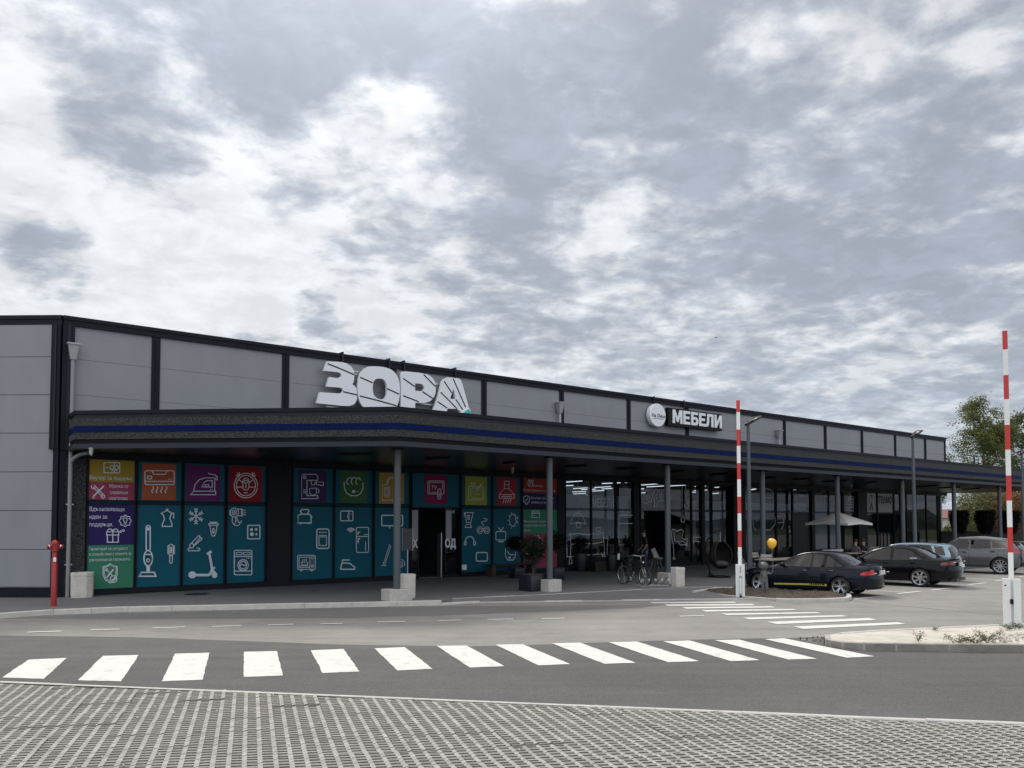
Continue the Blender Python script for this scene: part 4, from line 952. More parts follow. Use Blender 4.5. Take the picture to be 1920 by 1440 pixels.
dash = [((52, 1186), (115, 1184)), ((170, 1181.5), (224, 1180)), ((286, 1178), (347, 1176)), ((398, 1175.3), (452, 1173.8)), ((502, 1172.5), (551, 1171)), ((601, 1170.3), (642, 1169.5)), ((708, 1167), (760, 1165.8)),
        ((821, 1164.5), (865, 1163)), ((914, 1162), (962, 1161.3)), ((1016, 1160.5), (1059, 1159.7)), ((1275, 1156), (1320, 1155))]
for k, (a, c) in enumerate(dash):
    A, B_ = G(*a), G(*c); d = (B_-A).normalized(); n = Vector((-d.y, d.x, 0))*.055; b = MB()
    b.add([(p.x, p.y, .009) for p in (A-n, B_-n, B_+n, A+n)], [(0, 1, 2, 3)], 'whitepaint'); o = b.build('lane_dash')
    nm = 'last one, beside the far crossing' if k == 10 else ('leftmost' if k == 0 else 'number %d from the left' % (k+1))
    nm = ['leftmost', 'second from the left', 'third from the left', 'fourth from the left', 'fifth from the left', 'middle one', 'fifth before the far crossing', 'fourth before the far crossing', 'third before the far crossing', 'second before the far crossing', 'last one, touching the far crossing'][k]
    tag(o, 'thin white lane dash on the road, '+nm, 'road marking', 'dashes of the lane line')
# parking bay lines
VPc = (-600, 978); cdir = ray(*VPc); cdir.z = 0; cdir.normalize(); CARA = math.atan2(cdir.y, cdir.x)
def strip(name, A, B_, w, z, m='whitepaint'):
    d = (B_-A).normalized(); n = Vector((-d.y, d.x, 0))*w*.5; b = MB()
    b.add([(p.x, p.y, z) for p in (A-n, B_-n, B_+n, A+n)], [(0, 1, 2, 3)], m); return b.build(name)
for (x, y), nm in zip([(1629, 1121), (1705.4, 1111), (1766, 1104.6), (1832.5, 1094.8), (1882, 1087.5), (1925, 1080)],
                      ['beside the soil island', 'right of the dark blue sedan', 'beside the black sedan', 'ending right of the black sedan', 'in front of the right barrier', 'at the right edge behind the grey SUV']):
    A = G(x, y); o = strip('bay_line', A, A+cdir*5.0, .10, .005); tag(o, 'white parking bay line '+nm, 'road marking', 'parking bay lines')
    tk = Vector((-cdir.y, cdir.x, 0)); b = MB(); d_ = dH
    B0 = A+cdir*.06; B1 = A-cdir*.06
    q_ = [B0-d_*.75, B1-d_*.75, B1+d_*.75, B0+d_*.75]; b.add([(p.x, p.y, .0075) for p in q_], [(0, 1, 2, 3)], 'whitepaint'); t_ = b.build('line_tick', o)
# dark crack sealing line
pts = [G(*p) for p in ((1590, 1126), (1660, 1134), (1720, 1139), (1800, 1147), (1880, 1153), (1960, 1158))]
b = MB()
for a, c in zip(pts, pts[1:]):
    d = (c-a).normalized(); n = Vector((-d.y, d.x, 0))*.02; b.add([(p.x, p.y, .003) for p in (a-n, c-n, c+n, a+n)], [(0, 1, 2, 3)], 'darkroad')
o = b.build('asphalt_joint'); o['kind'] = 'structure'
# ---- pavement and kerbs
outer = [(-900, 1225), (-500, 1185), (-200, 1164), (0, 1150.5), (100, 1143.5), (240, 1138), (480, 1133.5), (660, 1130), (828, 1126.5)]
O_ = [G(x, y, SW) for x, y in outer]
back = [W(34, -8.6), W(70, -8.6), W(70, 2), W(LE, 2), W(LE, 30), W(-6, 30), W(-6, 10), W(-32, 22)]
L2 = [G(850, 1122.5, SW), G(1020, 1115, SW), G(1250, 1103, SW), G(1345, 1100, SW)]
edge2 = [G(1400, 1099, SW), G(1480, 1096, SW)]
c_in = [p+Vector((.0, .16, 0)) for p in O_]
walkpoly = [tuple(p[:2]) for p in c_in+L2+edge2+back]
o = sheet('pavement', walkpoly, SW, 'walk', thick=.16)
# ramped corner between the pavement edge and the dropped kerb
DK = [(828, 1131.5), (900, 1130.5), (1020, 1129), (1240, 1126), (1370, 1124), (1452, 1123)]
dk = [G(x, y) for x, y in DK]
b = MB(); up = [c_in[-1]+Vector((.03, -.02, 0))]+[p for p in L2]
top = [G(850, 1122.5, SW)-Vector((0, .02, 0)), G(935, 1118.8, SW), G(1020, 1115, SW), G(1250, 1103, SW), G(1345, 1100, SW), G(1410, 1110, .06)]
n_ = 6; vs = [(p.x, p.y, .022) for p in dk]+[(p.x, p.y, SW-.004 if i < 5 else .05) for i, p in enumerate(top)]
b.add(vs, [(i, i+1, n_+i+1, n_+i) for i in range(n_-1)], 'walk'); o = b.build('dropped_pavement'); o['kind'] = 'structure'
def kerbline(P, w, zt, zb, m='kerb', seg=1.0, name='kerb', gap=.008, inward=1, skip=None):
    """run of kerb stones with joints; P lies on the outer top edge"""
    b = MB(); chunk = []
    for a, c in zip(P, P[1:]):
        a = Vector((a[0], a[1], 0)); c = Vector((c[0], c[1], 0)); ln = (c-a).length
        if ln < 1e-3: continue
        d = (c-a)/ln; n = Vector((-d.y, d.x, 0))*w*inward; k = max(1, round(ln/seg)); s_ = ln/k
        for i in range(k):
            p = a+d*(i*s_+gap/2); q_ = a+d*((i+1)*s_-gap/2); j = random.uniform(-.004, .004); e_ = .012
            A_ = [p, q_, q_+n, p+n]; nn2 = n.normalized()*e_
            lo = [(v.x, v.y, zb) for v in A_]
            mid = [(v.x, v.y, zt-e_+j) for v in A_]; hi = [((v+s2).x, (v+s2).y, zt+j) for v, s2 in zip(A_, (nn2, nn2, -nn2, -nn2))]
            V = lo+mid+hi
            F = []
            for r_ in (0, 4):
                for t in range(4): F.append((r_+t, r_+(t+1) % 4, r_+4+(t+1) % 4, r_+4+t))
            F.append((8, 9, 10, 11))
            if inward < 0: F = [tuple(reversed(f)) for f in F]
            b.add(V, F, m)
    o = b.build(name); o['kind'] = 'structure'; return o
kerbline(O_, .16, SW+.006, -.04)
kerbline([c_in[-1]-Vector((0, .16, 0))]+[dk[1]], .14, .05, -.04, gap=.004)
kerbline(dk[1:], .14, .028, -.04)
# thin edging stones let into the paving
kerbline(L2, .07, SW+.006, 0, gap=.003)
b = MB()
# paving joints are cut by edging of the parking side
kerbline([tuple(W(x, -8.6)[:2]) for x in (34, 50, 70)], .12, SW+.005, -.02)
# ---- soil island with the statue
isl = [(1297, 1109), (1338, 1102), (1420, 1100), (1500, 1103), (1565, 1107), (1590, 1111.5), (1597, 1117), (1585, 1121.5), (1540, 1123.3), (1480, 1123.8), (1455, 1122.6), (1370, 1116.5)]
I_ = [G(x, y, .05) for x, y in isl]
b = MB(); Ip = [Vector((p.x, p.y)) for p in I_]
def inside(p, poly):
    c = False; j = len(poly)-1
    for i in range(len(poly)):
        a, d = poly[i], poly[j]
        if (a[1] > p[1]) != (d[1] > p[1]) and p[0] < (d[0]-a[0])*(p[1]-a[1])/(d[1]-a[1])+a[0]: c = not c
        j = i
    return c
def edist(p, poly):
    m_ = 9
    for i in range(len(poly)):
        a = Vector(poly[i-1]); d = Vector(poly[i]); ab = d-a; t = max(0, min(1, (Vector(p)-a).dot(ab)/ab.length_squared)); m_ = min(m_, (Vector(p)-a-ab*t).length)
    return m_
def mound(name, poly, h, m, step=.06, z0=.03, rough=.06):
    xs = [p[0] for p in poly]; ys = [p[1] for p in poly]; nx = int((max(xs)-min(xs))/step)+2; ny = int((max(ys)-min(ys))/step)+2
    idx = {}; vs = []; fs = []
    for j in range(ny):
        for i in range(nx):
            x = min(xs)+i*step; y = min(ys)+j*step; ins = inside((x, y), poly); d = edist((x, y), poly)
            if not ins and d > step*1.2: continue
            e_ = min(1, d/.45) if ins else 0
            z = z0+h*e_*(.65+.5*mnoise.noise((x*.9, y*.9, 0)))+rough*e_*mnoise.noise((x*5, y*5, 3))+rough*.8*e_*abs(mnoise.noise((x*14, y*14, 7)))
            idx[i, j] = len(vs); vs.append((x, y, z if ins else z0-.03))
    for (i, j), k in idx.items():
        if (i+1, j) in idx and (i, j+1) in idx and (i+1, j+1) in idx: fs.append((k, idx[i+1, j], idx[i+1, j+1], idx[i, j+1]))
    b = MB(); b.add(vs, fs, m); o = b.build(name); return o
o = mound('soil', [tuple(p) for p in Ip], .13, 'soil'); o['kind'] = 'stuff'; o['label'] = 'dark crumbly soil filling the small kerbed island'; o['category'] = 'soil'
kerbline([tuple(p[:2]) for p in [G(*q_, .1) for q_ in ((1455, 1122.6), (1480, 1123.8), (1540, 1123.4), (1585, 1121.6), (1594, 1119.5), (1597, 1117), (1594, 1113), (1588, 1110.5), (1565, 1107), (1500, 1103))]], .12, .11, -.03, inward=1, gap=.004, seg=.9)
kerbline([tuple(p[:2]) for p in [G(*q_, .05) for q_ in ((1297, 1109.5), (1370, 1117), (1455, 1123))]], .08, .06, 0, inward=1, gap=.003)
kerbline([tuple(p[:2]) for p in [G(*q_, .12) for q_ in ((1420, 1099.5), (1345, 1100.5), (1297, 1108))]], .08, .125, 0, inward=1, gap=.003)
# ---- right-hand kerbed island
KZ = .14
nearE = [(1545, 1190), (1547, 1197), (1556, 1200), (1580, 1203.5), (1620, 1205.5), (1680, 1206.5), (1780, 1207.5), (1920, 1208.5), (2300, 1211)]
farE = [(2300, 1160), (1920, 1169), (1850, 1171.5), (1750, 1176), (1640, 1181), (1570, 1186)]
ne = [G(x, y, KZ) for x, y in nearE]; fe = [G(x, y, KZ) for x, y in farE]
sheet('island_fill', [tuple(p[:2]) for p in ne+fe], KZ-.015, mat('islandconcrete', (.47, .445, .395), .9, noise_amt=.16, nscale=2.2, bump=.5, bscale=9), thick=.16)
kerbline([tuple(p[:2]) for p in ne], .10, KZ+.004, -.04, mat('kerbdark', (.36, .35, .33), .9, noise_amt=.2, nscale=6, bump=.3), seg=1.0, gap=.012)
kerbline([tuple(p[:2]) for p in [q_+Vector((0, .012, 0)) for q_ in ne]], .08, KZ-.02, -.03, 'soil', seg=3, gap=0)
kerbline([tuple(p[:2]) for p in fe], .10, KZ+.002, -.04, inward=1, seg=1.0, gap=.012)
gp = [G(*q_, KZ) for q_ in ((1855, 1202), (1880, 1194), (1960, 1191), (2200, 1193), (2200, 1206), (1900, 1205))]
o = mound('gravel', [tuple(p[:2]) for p in gp], .10, 'gravel', .03, KZ-.02, .07); o['kind'] = 'stuff'; o['label'] = 'pale rubble heaped on the right kerbed island'; o['category'] = 'gravel'
b = MB(); rnd = random.Random(3)
for k in range(420):
    q_ = G(rnd.uniform(1845, 2050), rnd.uniform(1190, 1206), KZ); r_ = rnd.uniform(.008, .035)
    b.sphere((q_.x, q_.y, KZ+rnd.uniform(0, .07)), r_, 'gravel', 3, (1, rnd.uniform(.6, 1), rnd.uniform(.5, .9)))
for k in range(60):
    q_ = G(rnd.choice((rnd.uniform(1500, 1560), rnd.uniform(1545, 1900))), rnd.uniform(1199, 1201), 0)
    q_ = G(rnd.uniform(1500, 1548), rnd.uniform(1194, 1203), 0) if k < 60 else G(rnd.uniform(1640, 1760), rnd.uniform(1224, 1229), 0)
    r_ = rnd.uniform(.004, .016); b.sphere((q_.x, q_.y, .015), r_, 'gravel' if k % 2 else 'soil', 3)
o = b.build('loose_stones', smooth=False); o['kind'] = 'stuff'; o['label'] = 'loose stones and crumbs lying on and beside the right kerbed island'; o['category'] = 'stones'

# ------------------------------------------------------------------ concrete grid paving in the foreground
K0 = kA-kd*60; K1 = kB+kd*100
kerbline([tuple((kA-kd*9)[:2]), tuple((kB+kd*9)[:2])], .085, .016, -.12, inward=-1, seg=1.0, gap=.004)
base = [K0, K1, K1+kn*60, K0+kn*60]
sheet('paving_bed', [tuple(p[:2]) for p in base], -.075, mat('bed', (.045, .041, .036), .95, col2=(.11, .10, .085), nscale=60, bump=.8, bscale=80))
eu = ray(9300, 978); eu.z = 0; eu.normalize(); ev = ray(470, 978); ev.z = 0; ev.normalize()
U, V_, hw, hv = .141, .089, .094, .050
O0 = G(960, 1400); O0.z = 0
TZ = .008
kdn = kn
def cells():
    rs_ = np.random.RandomState(5); vs = []; fs = []; mi_ = []; k = 0
    sk0, sk1 = -14.0, 14.0
    for i in range(-105, 110):
        for j in range(-100, 80):
            c = O0+eu*(i*U)+ev*(j*V_)
            d = (c-kA).dot(kn)
            if d < .10 or d > 7.6: continue
            s_ = (c-kA).dot(kd)
            if s_ < -5.5 or s_ > (kB-kA).length+5.5: continue
            if c.y < 1.2: continue
            dz = float(rs_.uniform(-.002, .002))+.011*mnoise.cell((( i//4)*7.3, (j//6)*3.1, 1.0))-.005+.006*mnoise.noise((c.x*1.1, c.y*1.1, 5)); g = .0042
            # S-shaped paver: straight bar along the hole, then a slanted web up to the next row
            sgn = 1
            P = {}
            def pt(u, v, z): p = c+eu*u+ev*v; return (p.x, p.y, z)
            zt = TZ+dz; m0 = (V_-hv)*.5
            # outer boundary (bottom / top), hole rectangle
            outer_ = [(0, g), (hw, g), (U-.004, V_*.55+g), (U-.004, V_*1.55-g), (hw, V_-g), (0, V_-g)]
            hole_ = [(.004, m0), (hw-.004, m0), (hw-.004, V_-m0), (.004, V_-m0)]
            # top faces: bar below hole, bar above hole, left sliver, web
            A = [(0, g), (hw, g), (hw, m0), (0, m0)]
            Bq = [(0, V_-m0), (hw, V_-m0), (hw, V_-g), (0, V_-g)]
            Wq = [(hw, g), (U-.0015, V_*.42+g), (U-.0015, V_*1.42-g), (hw, V_-g)]
            for q_ in (A, Bq, Wq):
                b0 = len(vs); n = len(q_)
                for u, v in q_: vs.append(pt(u, v, zt))
                for u, v in q_: vs.append(pt(u, v, -.08))
                fs.append(tuple(b0+t for t in range(n)))
                mi_.append(0)
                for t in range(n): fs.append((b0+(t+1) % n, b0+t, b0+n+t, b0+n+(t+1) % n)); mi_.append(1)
    return vs, fs, mi_
cv, cf, cm = cells(); print('paving cells faces', len(cf))
b = MB(); b.v = cv; b.f = cf; b.m = cm; b.mats = [mat('paver', (.325, .317, .297), .9, noise_amt=.20, nscale=3.5, bump=.35, bscale=120), mat('paver_shaded_side', (.19, .18, .16), .95, noise_amt=.3, nscale=30)]  # hole walls coloured darker than the tops, standing in for shade in the holes
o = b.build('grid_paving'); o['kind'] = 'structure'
defm('chips', (.55, .53, .48), .9, noise_amt=.2, nscale=30)
b = MB(); rnd = random.Random(11)
for k in range(2200):
    s_ = rnd.uniform(-2, 15); d = rnd.uniform(.1, 3.6); p = kA+kd*s_+kn*d; r_ = rnd.uniform(.005, .014)*(1.5 if rnd.random() < .12 else 1)
    z = -.068 if rnd.random() < .88 else TZ+.004
    b.sphere((p.x, p.y, z), r_, 'chips', 3, (1, rnd.uniform(.6, 1), .7))
o = b.build('gravel_chips'); o['kind'] = 'stuff'; o['label'] = 'pale gravel chips lying in the holes of the grid paving'; o['category'] = 'gravel'
# ------------------------------------------------------------------ cars
def catm(pts, step):
    out = []; P = [Vector(p) for p in pts]; n = len(P)
    for i in range(n-1):
        p0 = P[max(i-1, 0)]; p1 = P[i]; p2 = P[i+1]; p3 = P[min(i+2, n-1)]
        k = max(1, int((p2-p1).length/step))
        for j in range(k):
            t = j/k; out.append(.5*((2*p1)+(p2-p0)*t+(2*p0-5*p1+4*p2-p3)*t*t+(3*p1-p0-3*p2+p3)*t**3))
    out.append(P[-1]); return out
def lerp_tab(tab, x):
    if x <= tab[0][0]: return tab[0][1]
    for (a, u), (c, v) in zip(tab, tab[1:]):
        if x <= c:
            t = (x-a)/(c-a); t = t*t*(3-2*t); return u+(v-u)*t
    return tab[-1][1]
def make_wheel(parent, x, y, r, rr, spokes, kind, side):
    """tyre object with a rim child; side=+1 left"""
    b = MB(); T = Matrix.Translation((x, y, r)) @ Matrix.Rotation(0 if side > 0 else math.pi, 4, 'Z')
    w = .105
    b.lathe([(rr*.97, -w*.7), (rr, -w), (r-.03, -w), (r-.008, -w*.8), (r, -w*.5), (r, w*.5), (r-.008, w*.8), (r-.03, w), (rr+.012, w), (rr, w*.9), (rr*.97, w*.5)], 'rubber', 40, T, axis='y')
    t = b.build('wheel', parent, 40)
    b = MB()
    b.lathe([(rr+.012, w*.86), (rr+.004, w*.98), (rr-.012, w*.93), (rr-.022, w*.6), (rr-.025, -.02)], 'rim', 40, T, axis='y')
    b.lathe([(.001, w*.72), (.028, w*.74), (.034, w*.55), (.065, w*.55), (.07, w*.3)], 'rim', 20, T, axis='y')
    for k in range(spokes):
        a0 = 2*math.pi*k/spokes+.2
        offs = [(-.10, .0), (.10, .0)] if kind == 'double' else [(0, 0)]
        for da, _ in offs:
            a = a0+da; wi, wo = (.012, .014) if kind == 'double' else ((.022, .036) if kind == 'wide' else (.013, .019))
            ca, sa = math.cos(a0+da*.5), math.sin(a0+da*.5); cb, sb = math.cos(a0+da*1.6), math.sin(a0+da*1.6)
            i0 = Vector((ca*.045, sa*.045)); o0 = Vector((cb*(rr-.015), sb*(rr-.015))); d = (o0-i0).normalized(); n = Vector((-d.y, d.x))
            q_ = [i0-n*wi, o0-n*wo, o0+n*wo, i0+n*wi]
            vs = [(p.x, w*.66, p.y) for p in q_]+[(p.x, w*.30, p.y) for p in q_]
            vs[1] = (q_[1].x, w*.84, q_[1].y); vs[2] = (q_[2].x, w*.84, q_[2].y)
            b.add(vs, [(0, 3, 2, 1), (4, 5, 6, 7), (0, 1, 5, 4), (1, 2, 6, 5), (2, 3, 7, 6), (3, 0, 4, 7)], 'rim', T)
    b.build('rim', t, 40)
    b = MB(); b.lathe([(.001, -.005), (rr*.62, -.005), (rr*.62, -.03), (.001, -.03)], mat('brakedisc', (.10, .10, .10), .4, .7), 24, T, axis='y'); b.lathe([(rr*.62, -.035), (rr-.02, -.035)], 'black', 24, T, axis='y'); b.build('brake_disc', t)
    return t
def make_car(name, label, S, loc, rz, scale, paint, group=None, glass='carglass'):
    car = thing(name, label, 'car', loc, rz, group); car.scale = (scale,)*3
    Lh = S['L']/2; W0_ = S['W']/2; prof = catm(S['top'], .032)
    low = S['low']; belt = S['belt']; zroof = max(p.y for p in prof)
    ws, rw = S['ws'], S['rw']            # x ranges of windscreen and rear screen
    def plan(x):
        a = abs(x)/Lh; base = 1-.10*max(0, (a-.35)/.65)**2.2
        if a > .93: base -= .10*((a-.93)/.07)**2
        return W0_*base
    stations = []; NL, NU = 20, 22
    for p in prof:
        x, zt = p.x, p.y; zs_ = lerp_tab(low, x); zs_ = min(zs_, zt-.01); zb = min(lerp_tab(belt, x), zt-.012); zb = max(zb, zs_+.005)
        Wp = plan(x); half = []
        half.append((0, zs_)); half.append((Wp*.55, zs_))
        for i in range(NL+1):
            v = i/NL; z = zs_+(zb-zs_)*v
            hz = (z-.20)/.75
            f = .955+.045*math.sin(math.pi*min(1, max(0, hz*.95+.06))) - (.02 if hz > .62 and hz < .66 else 0)*0
            f -= .035*max(0, (hz-.72)/.28)**1.5
            half.append((Wp*f, z))
        Wb = half[-1][0]; h = zt-zb
        tum = .03+.42*h; Wr = max(.05, Wb-tum); rc = min(.085, .42*h)
        c1 = (Wr+.012, zt-rc); c2 = (Wr-.035, zt-rc*.34); c3 = (Wr-.16, zt-.012 if h > .1 else zt-h*.12); c4 = (Wr*.45, zt-.002)
        ctrl = [Vector((Wb, zb)), Vector((Wb-.02, zb+min(.02, h*.3))), Vector(c1), Vector(c2), Vector(c3), Vector(c4), Vector((0, zt))]
        # resample: 9 on the side wall, rest over the roof
        up = []
        seg = [2, 15, 3, 3, 3, 3]
        for i in range(6):
            for j in range(seg[i]):
                t = (j+1)/seg[i]; up.append(ctrl[i].lerp(ctrl[i+1], t))
        half += [(u.x, u.y) for u in up]
        stations.append((x, half, zt))
    K = len(stations[0][1]); iSide0 = 2; iBelt = 2+NL; iRoof = iBelt+2+15; full = []
    vs = []; meta = []
    for x, half, zt in stations:
        for s_ in (1, -1):
            for k, (y, z) in enumerate(half):
                a = abs(x)/Lh; c = .16*a**8*(abs(y)/W0_)**2.2; xx = x*(1-c)
                vs.append([xx, s_*y, z])
    V = np.array(vs)
    nS = len(stations); axles = S['axles']; Ra = S['r']+.045; zc_ = S['r']
    # snap arch edges
    for i in range(nS):
        for s_ in (0, 1):
            for k in range(iSide0, iBelt+1):
                q_ = i*2*K+s_*K+k
                for ax in axles:
                    dx, dz = V[q_, 0]-ax, V[q_, 2]-zc_; d = math.hypot(dx, dz)
                    if abs(d-Ra) < .020 and d > 1e-4 and dz > -.14: V[q_, 0] = ax+dx/d*Ra; V[q_, 2] = zc_+dz/d*Ra
    groups = {'paint': [], 'front_window': [], 'rear_side_window': [], 'windscreen': [], 'rear_screen': [], 'tail': [], 'door_f': [], 'door_r': [], 'bumper': [], 'head': []}
    for i in range(nS-1):
        for s_ in (0, 1):
            for k in range(K-1):
                a, b_, c, d = i*2*K+s_*K+k, i*2*K+s_*K+k+1, (i+1)*2*K+s_*K+k+1, (i+1)*2*K+s_*K+k
                f = (a, d, c, b_) if s_ == 0 else (a, b_, c, d)
                P_ = (V[a]+V[b_]+V[c]+V[d])/4; x, y, z = P_; g = 'paint'
                if iSide0 <= k < iBelt and any(math.hypot(x-ax, z-zc_) < Ra-.004 for ax in axles): continue
                if k < iSide0 and any(abs(x-ax) < Ra*.95 for ax in axles): continue
                if iBelt <= k < iRoof+1:
                    for nm, poly in S['wins'].items():
                        for pl in poly:
                            if inside((x, z), pl): g = nm
                if k >= iRoof+1:
                    if ws[0] < x < ws[1]: g = 'windscreen'
                    if rw[0] < x < rw[1]: g = 'rear_screen'
                if iSide0 <= k <= iBelt+1 and z < lerp_tab(belt, x)-.0 and z > S['doorz']:
                    if S['doors'][1] < x < S['doors'][2]: g = 'door_f'
                    if S['doors'][0] < x < S['doors'][1] and math.hypot(x-axles[1], z-zc_) > Ra+.07: g = 'door_r'
                tl = S['tail']
                if x < -Lh+tl[0] and tl[1]-(x+Lh)*tl[4] < z < tl[2]-(x+Lh)*tl[5] and abs(y) > tl[3] and g == 'paint': g = 'tail'
                if x > Lh-.35 and .58 < z < .72 and abs(y) > .45: g = 'head'
                groups[g].append(f)
    def sub(nm, faces, m, parent, offset=0.0, smooth=50):
        if not faces: return None
        used = sorted({i for f in faces for i in f}); mp = {u: n for n, u in enumerate(used)}; b = MB()
        b.add([tuple(V[u]) for u in used], [tuple(mp[i] for i in f) for f in faces], m)
        return b.build(nm, parent, smooth)
    body = sub('body', groups['paint'], paint, car)
    sub('windscreen', groups['windscreen'], glass, car); sub('rear_window', groups['rear_screen'], glass, car)
    def split(faces, s_): return [f for f in faces if (V[f[0]][1]+V[f[2]][1])*s_ > 0]
    for s_ in (1, -1):
        sub('side_window', split(groups['front_window'], s_), S.get('fglass', glass), car); sub('side_window', split(groups['rear_side_window'], s_), glass, car)
        sub('tail_light', split(groups['tail'], s_), S['tailmat'], car); sub('headlight', split(groups['head'], s_), 'chrome', car)
        for g, x in (('door_f', S['doors'][1]+.1), ('door_r', S['doors'][0]+.16)):
            d = sub('door', split(groups[g], s_), paint, car)
            hb = MB(); zh = lerp_tab(belt, x)-.10; yy_ = plan(x)*.985
            hb.box(x, x+.17, s_*yy_-.02, s_*yy_+.018, zh-.016, zh+.016, paint, bev=.007); hb.box(x+.01, x+.16, s_*yy_+(.018 if s_ > 0 else -.022), s_*yy_+(.022 if s_ > 0 else -.018), zh-.004, zh+.008, 'chrome' if S.get('chromehandle') else paint)
            hb.build('handle', d)
    # seams: thin dark grooves over door edges, window trim and boot line
    SBs = {1: MB(), -1: MB()}
    def side_pt(x, z, s_):
        # find surface half-width at (x,z)
        j = min(range(nS), key=lambda i: abs(stations[i][0]-x)+(0 if stations[i][2] >= z-.01 else 9)); half = stations[j][1]; y = half[iSide0][0]
        for (ya, za), (yb, zb_) in zip(half[iSide0:iRoof+2], half[iSide0+1:iRoof+3]):
            if za <= z <= zb_: y = ya+(yb-ya)*(z-za)/max(1e-6, zb_-za); break
        a = abs(x)/Lh; c = .16*a**8*(abs(y)/W0_)**2.2
        return Vector((x*(1-c), s_*(y+.0025), z))
    def seam(pts, w, m, s_, dy=0.0):
        dense = []
        for a, c in zip(pts, pts[1:]):
            n = max(1, int(math.hypot(c[0]-a[0], c[1]-a[1])/.04))
            for i in range(n): dense.append((a[0]+(c[0]-a[0])*i/n, a[1]+(c[1]-a[1])*i/n))
        dense.append(pts[-1]); P_ = [side_pt(x, z, s_)+Vector((0, s_*dy, 0)) for x, z in dense]
        for p, q_ in zip(P_, P_[1:]):
            d = (q_-p)
            if d.length < 1e-5: continue
            d.normalize(); n = Vector((-d.z, 0, d.x))*w*.5; f = [(0, 1, 2, 3)] if s_ < 0 else [(3, 2, 1, 0)]
            SBs[s_].add([p-n, q_-n, q_+n, p+n], f, m)
    d0, d1, d2 = S['doors']; dz = S['doorz']
    for s_ in (1, -1):
        for x in (d2, d1): seam([(x, dz), (x, lerp_tab(belt, x)-.005)], .010, 'black', s_)
        seam([(d0+Ra*.55, dz), (d0+Ra*.35, dz+.18), (d0+.06, dz+.42), (d0, lerp_tab(belt, d0)-.005)], .010, 'black', s_)
        seam([(d0+Ra*.55, dz), (d2, dz)], .012, 'black', s_)
        for pl in S['trim']: seam(pl, .016, S.get('trimmat', 'black'), s_, .002)
        for pl, w, m in S.get('extra', []): seam(pl, w, m, s_, .003)
    for s_ in (1, -1): SBs[s_].build('door_seams', body)
    # arch liners, underbody, interior
    b = MB()
    for ax in axles:
        for s_ in (1, -1):
            T = Matrix.Translation((ax, s_*(plan(ax)-.17), zc_))
            n = 20; vv = []
            for k in range(n+1):
                a = math.pi*(-.12+1.24*k/n)
                for yy_ in (-.15, .145): vv.append((Ra*math.cos(a), s_*yy_, Ra*math.sin(a)))
            b.add(vv, [(2*k, 2*k+1, 2*k+3, 2*k+2) for k in range(n)], 'black', T)
            b.add([(Ra*math.cos(math.pi*(-.12+1.24*k/n)), -s_*.15, Ra*math.sin(math.pi*(-.12+1.24*k/n))) for k in range(n+1)], [tuple(range(n+1))], 'black', T)
    b.build('wheel_arch', car)
    b = MB(); zi = lerp_tab(belt, 0)
    b.box(axles[1]-.2, axles[0]-.55, -W0_*.80, W0_*.80, .28, .42, 'black')
    for x, hz in ((.35, .62), (-.55, .62)):
        for y in (-.36, .36) if x > 0 else (-.38, 0, .38):
            b.box(x-.62, x-.10, y-.22, y+.22, .40, .56, 'rubber', bev=.04); b.box(x-.70, x-.56, y-.22, y+.22, .45, zi+.08, 'rubber', bev=.04); b.box(x-.70, x-.60, y-.11, y+.11, zi+.08, zi+.24, 'rubber', bev=.03)
    b.box(axles[0]-.85, axles[0]-.5, -W0_*.78, W0_*.78, .6, zi-.02, 'black'); b.box(-Lh+.5, axles[1]+.25, -W0_*.75, W0_*.75, .5, zi-.03, 'black')
    b.tube([(axles[0]-.95+.0*math.cos(t/8*2*math.pi), .36+.18*math.cos(t/8*2*math.pi), zi-.02+.18*math.sin(t/8*2*math.pi)) for t in range(9)], .015, 'black', 6)
    b.build('interior', car)
    # mirrors
    for s_ in (1, -1):
        mx = S['mirror']; b = MB(); y0 = plan(mx[0])*.93
        b.sphere((mx[0], s_*(y0+.14), mx[1]), .1, paint, 8, (.75, 1.1, .72)); b.box(mx[0]-.02, mx[0]+.05, min(s_*y0*.97, s_*(y0+.1)), max(s_*y0*.97, s_*(y0+.1)), mx[1]-.06, mx[1]-.02, 'black'); b.build('mirror', car, 60)
    for i, ax in enumerate(axles):
        for s_ in (1, -1): make_wheel(car, ax, s_*(plan(ax)-.115), S['r'], S['rr'], S['spokes'], S['kind'], s_)
    # rear details
    def rearx(z, y=0):
        best = None
        for x, half, zt in stations:
            if x < 0 and abs(zt-z) < .03: best = x
        return (best or -Lh)
    b = MB(); pz = S['plate']; px_ = -Lh-.004 if S.get('platex') is None else S['platex']
    b.box(px_-.008, px_+.004, -.26, .26, pz-.057, pz+.057, 'white'); pl = b.build('number_plate', car)
    o = text_mesh('lettering', S['num'], .085, 'black', pl, 0, 0, y=0, sx=.8)
    for v in o.data.vertices: v.co = Vector((px_-.011, .21-v.co.x, pz-.03+v.co.z))
    b = MB(); b.box(px_-.01, px_-.007, .225, .26, pz-.057, pz+.057, 'blue'); b.build('plate_band', pl)
    for fn in S.get('rear', []): fn(car, S, Lh, W0_)
    return car
defm('paint_navy', (.003, .005, .012), .25, .0, .12, coat=.34); defm('paint_black', (.003, .003, .005), .25, .0, .10, coat=.30)
defm('paint_grey', (.075, .078, .082), .28, .3, coat=.7); defm('paint_blue', (.17, .26, .34), .25, .4, coat=.7)
defm('taillamp', (.42, .008, .010), .15, coat=.6); defm('taillampdark', (.16, .01, .012), .15, coat=.6); defm('lampclear', (.65, .60, .60), .15, coat=.6)
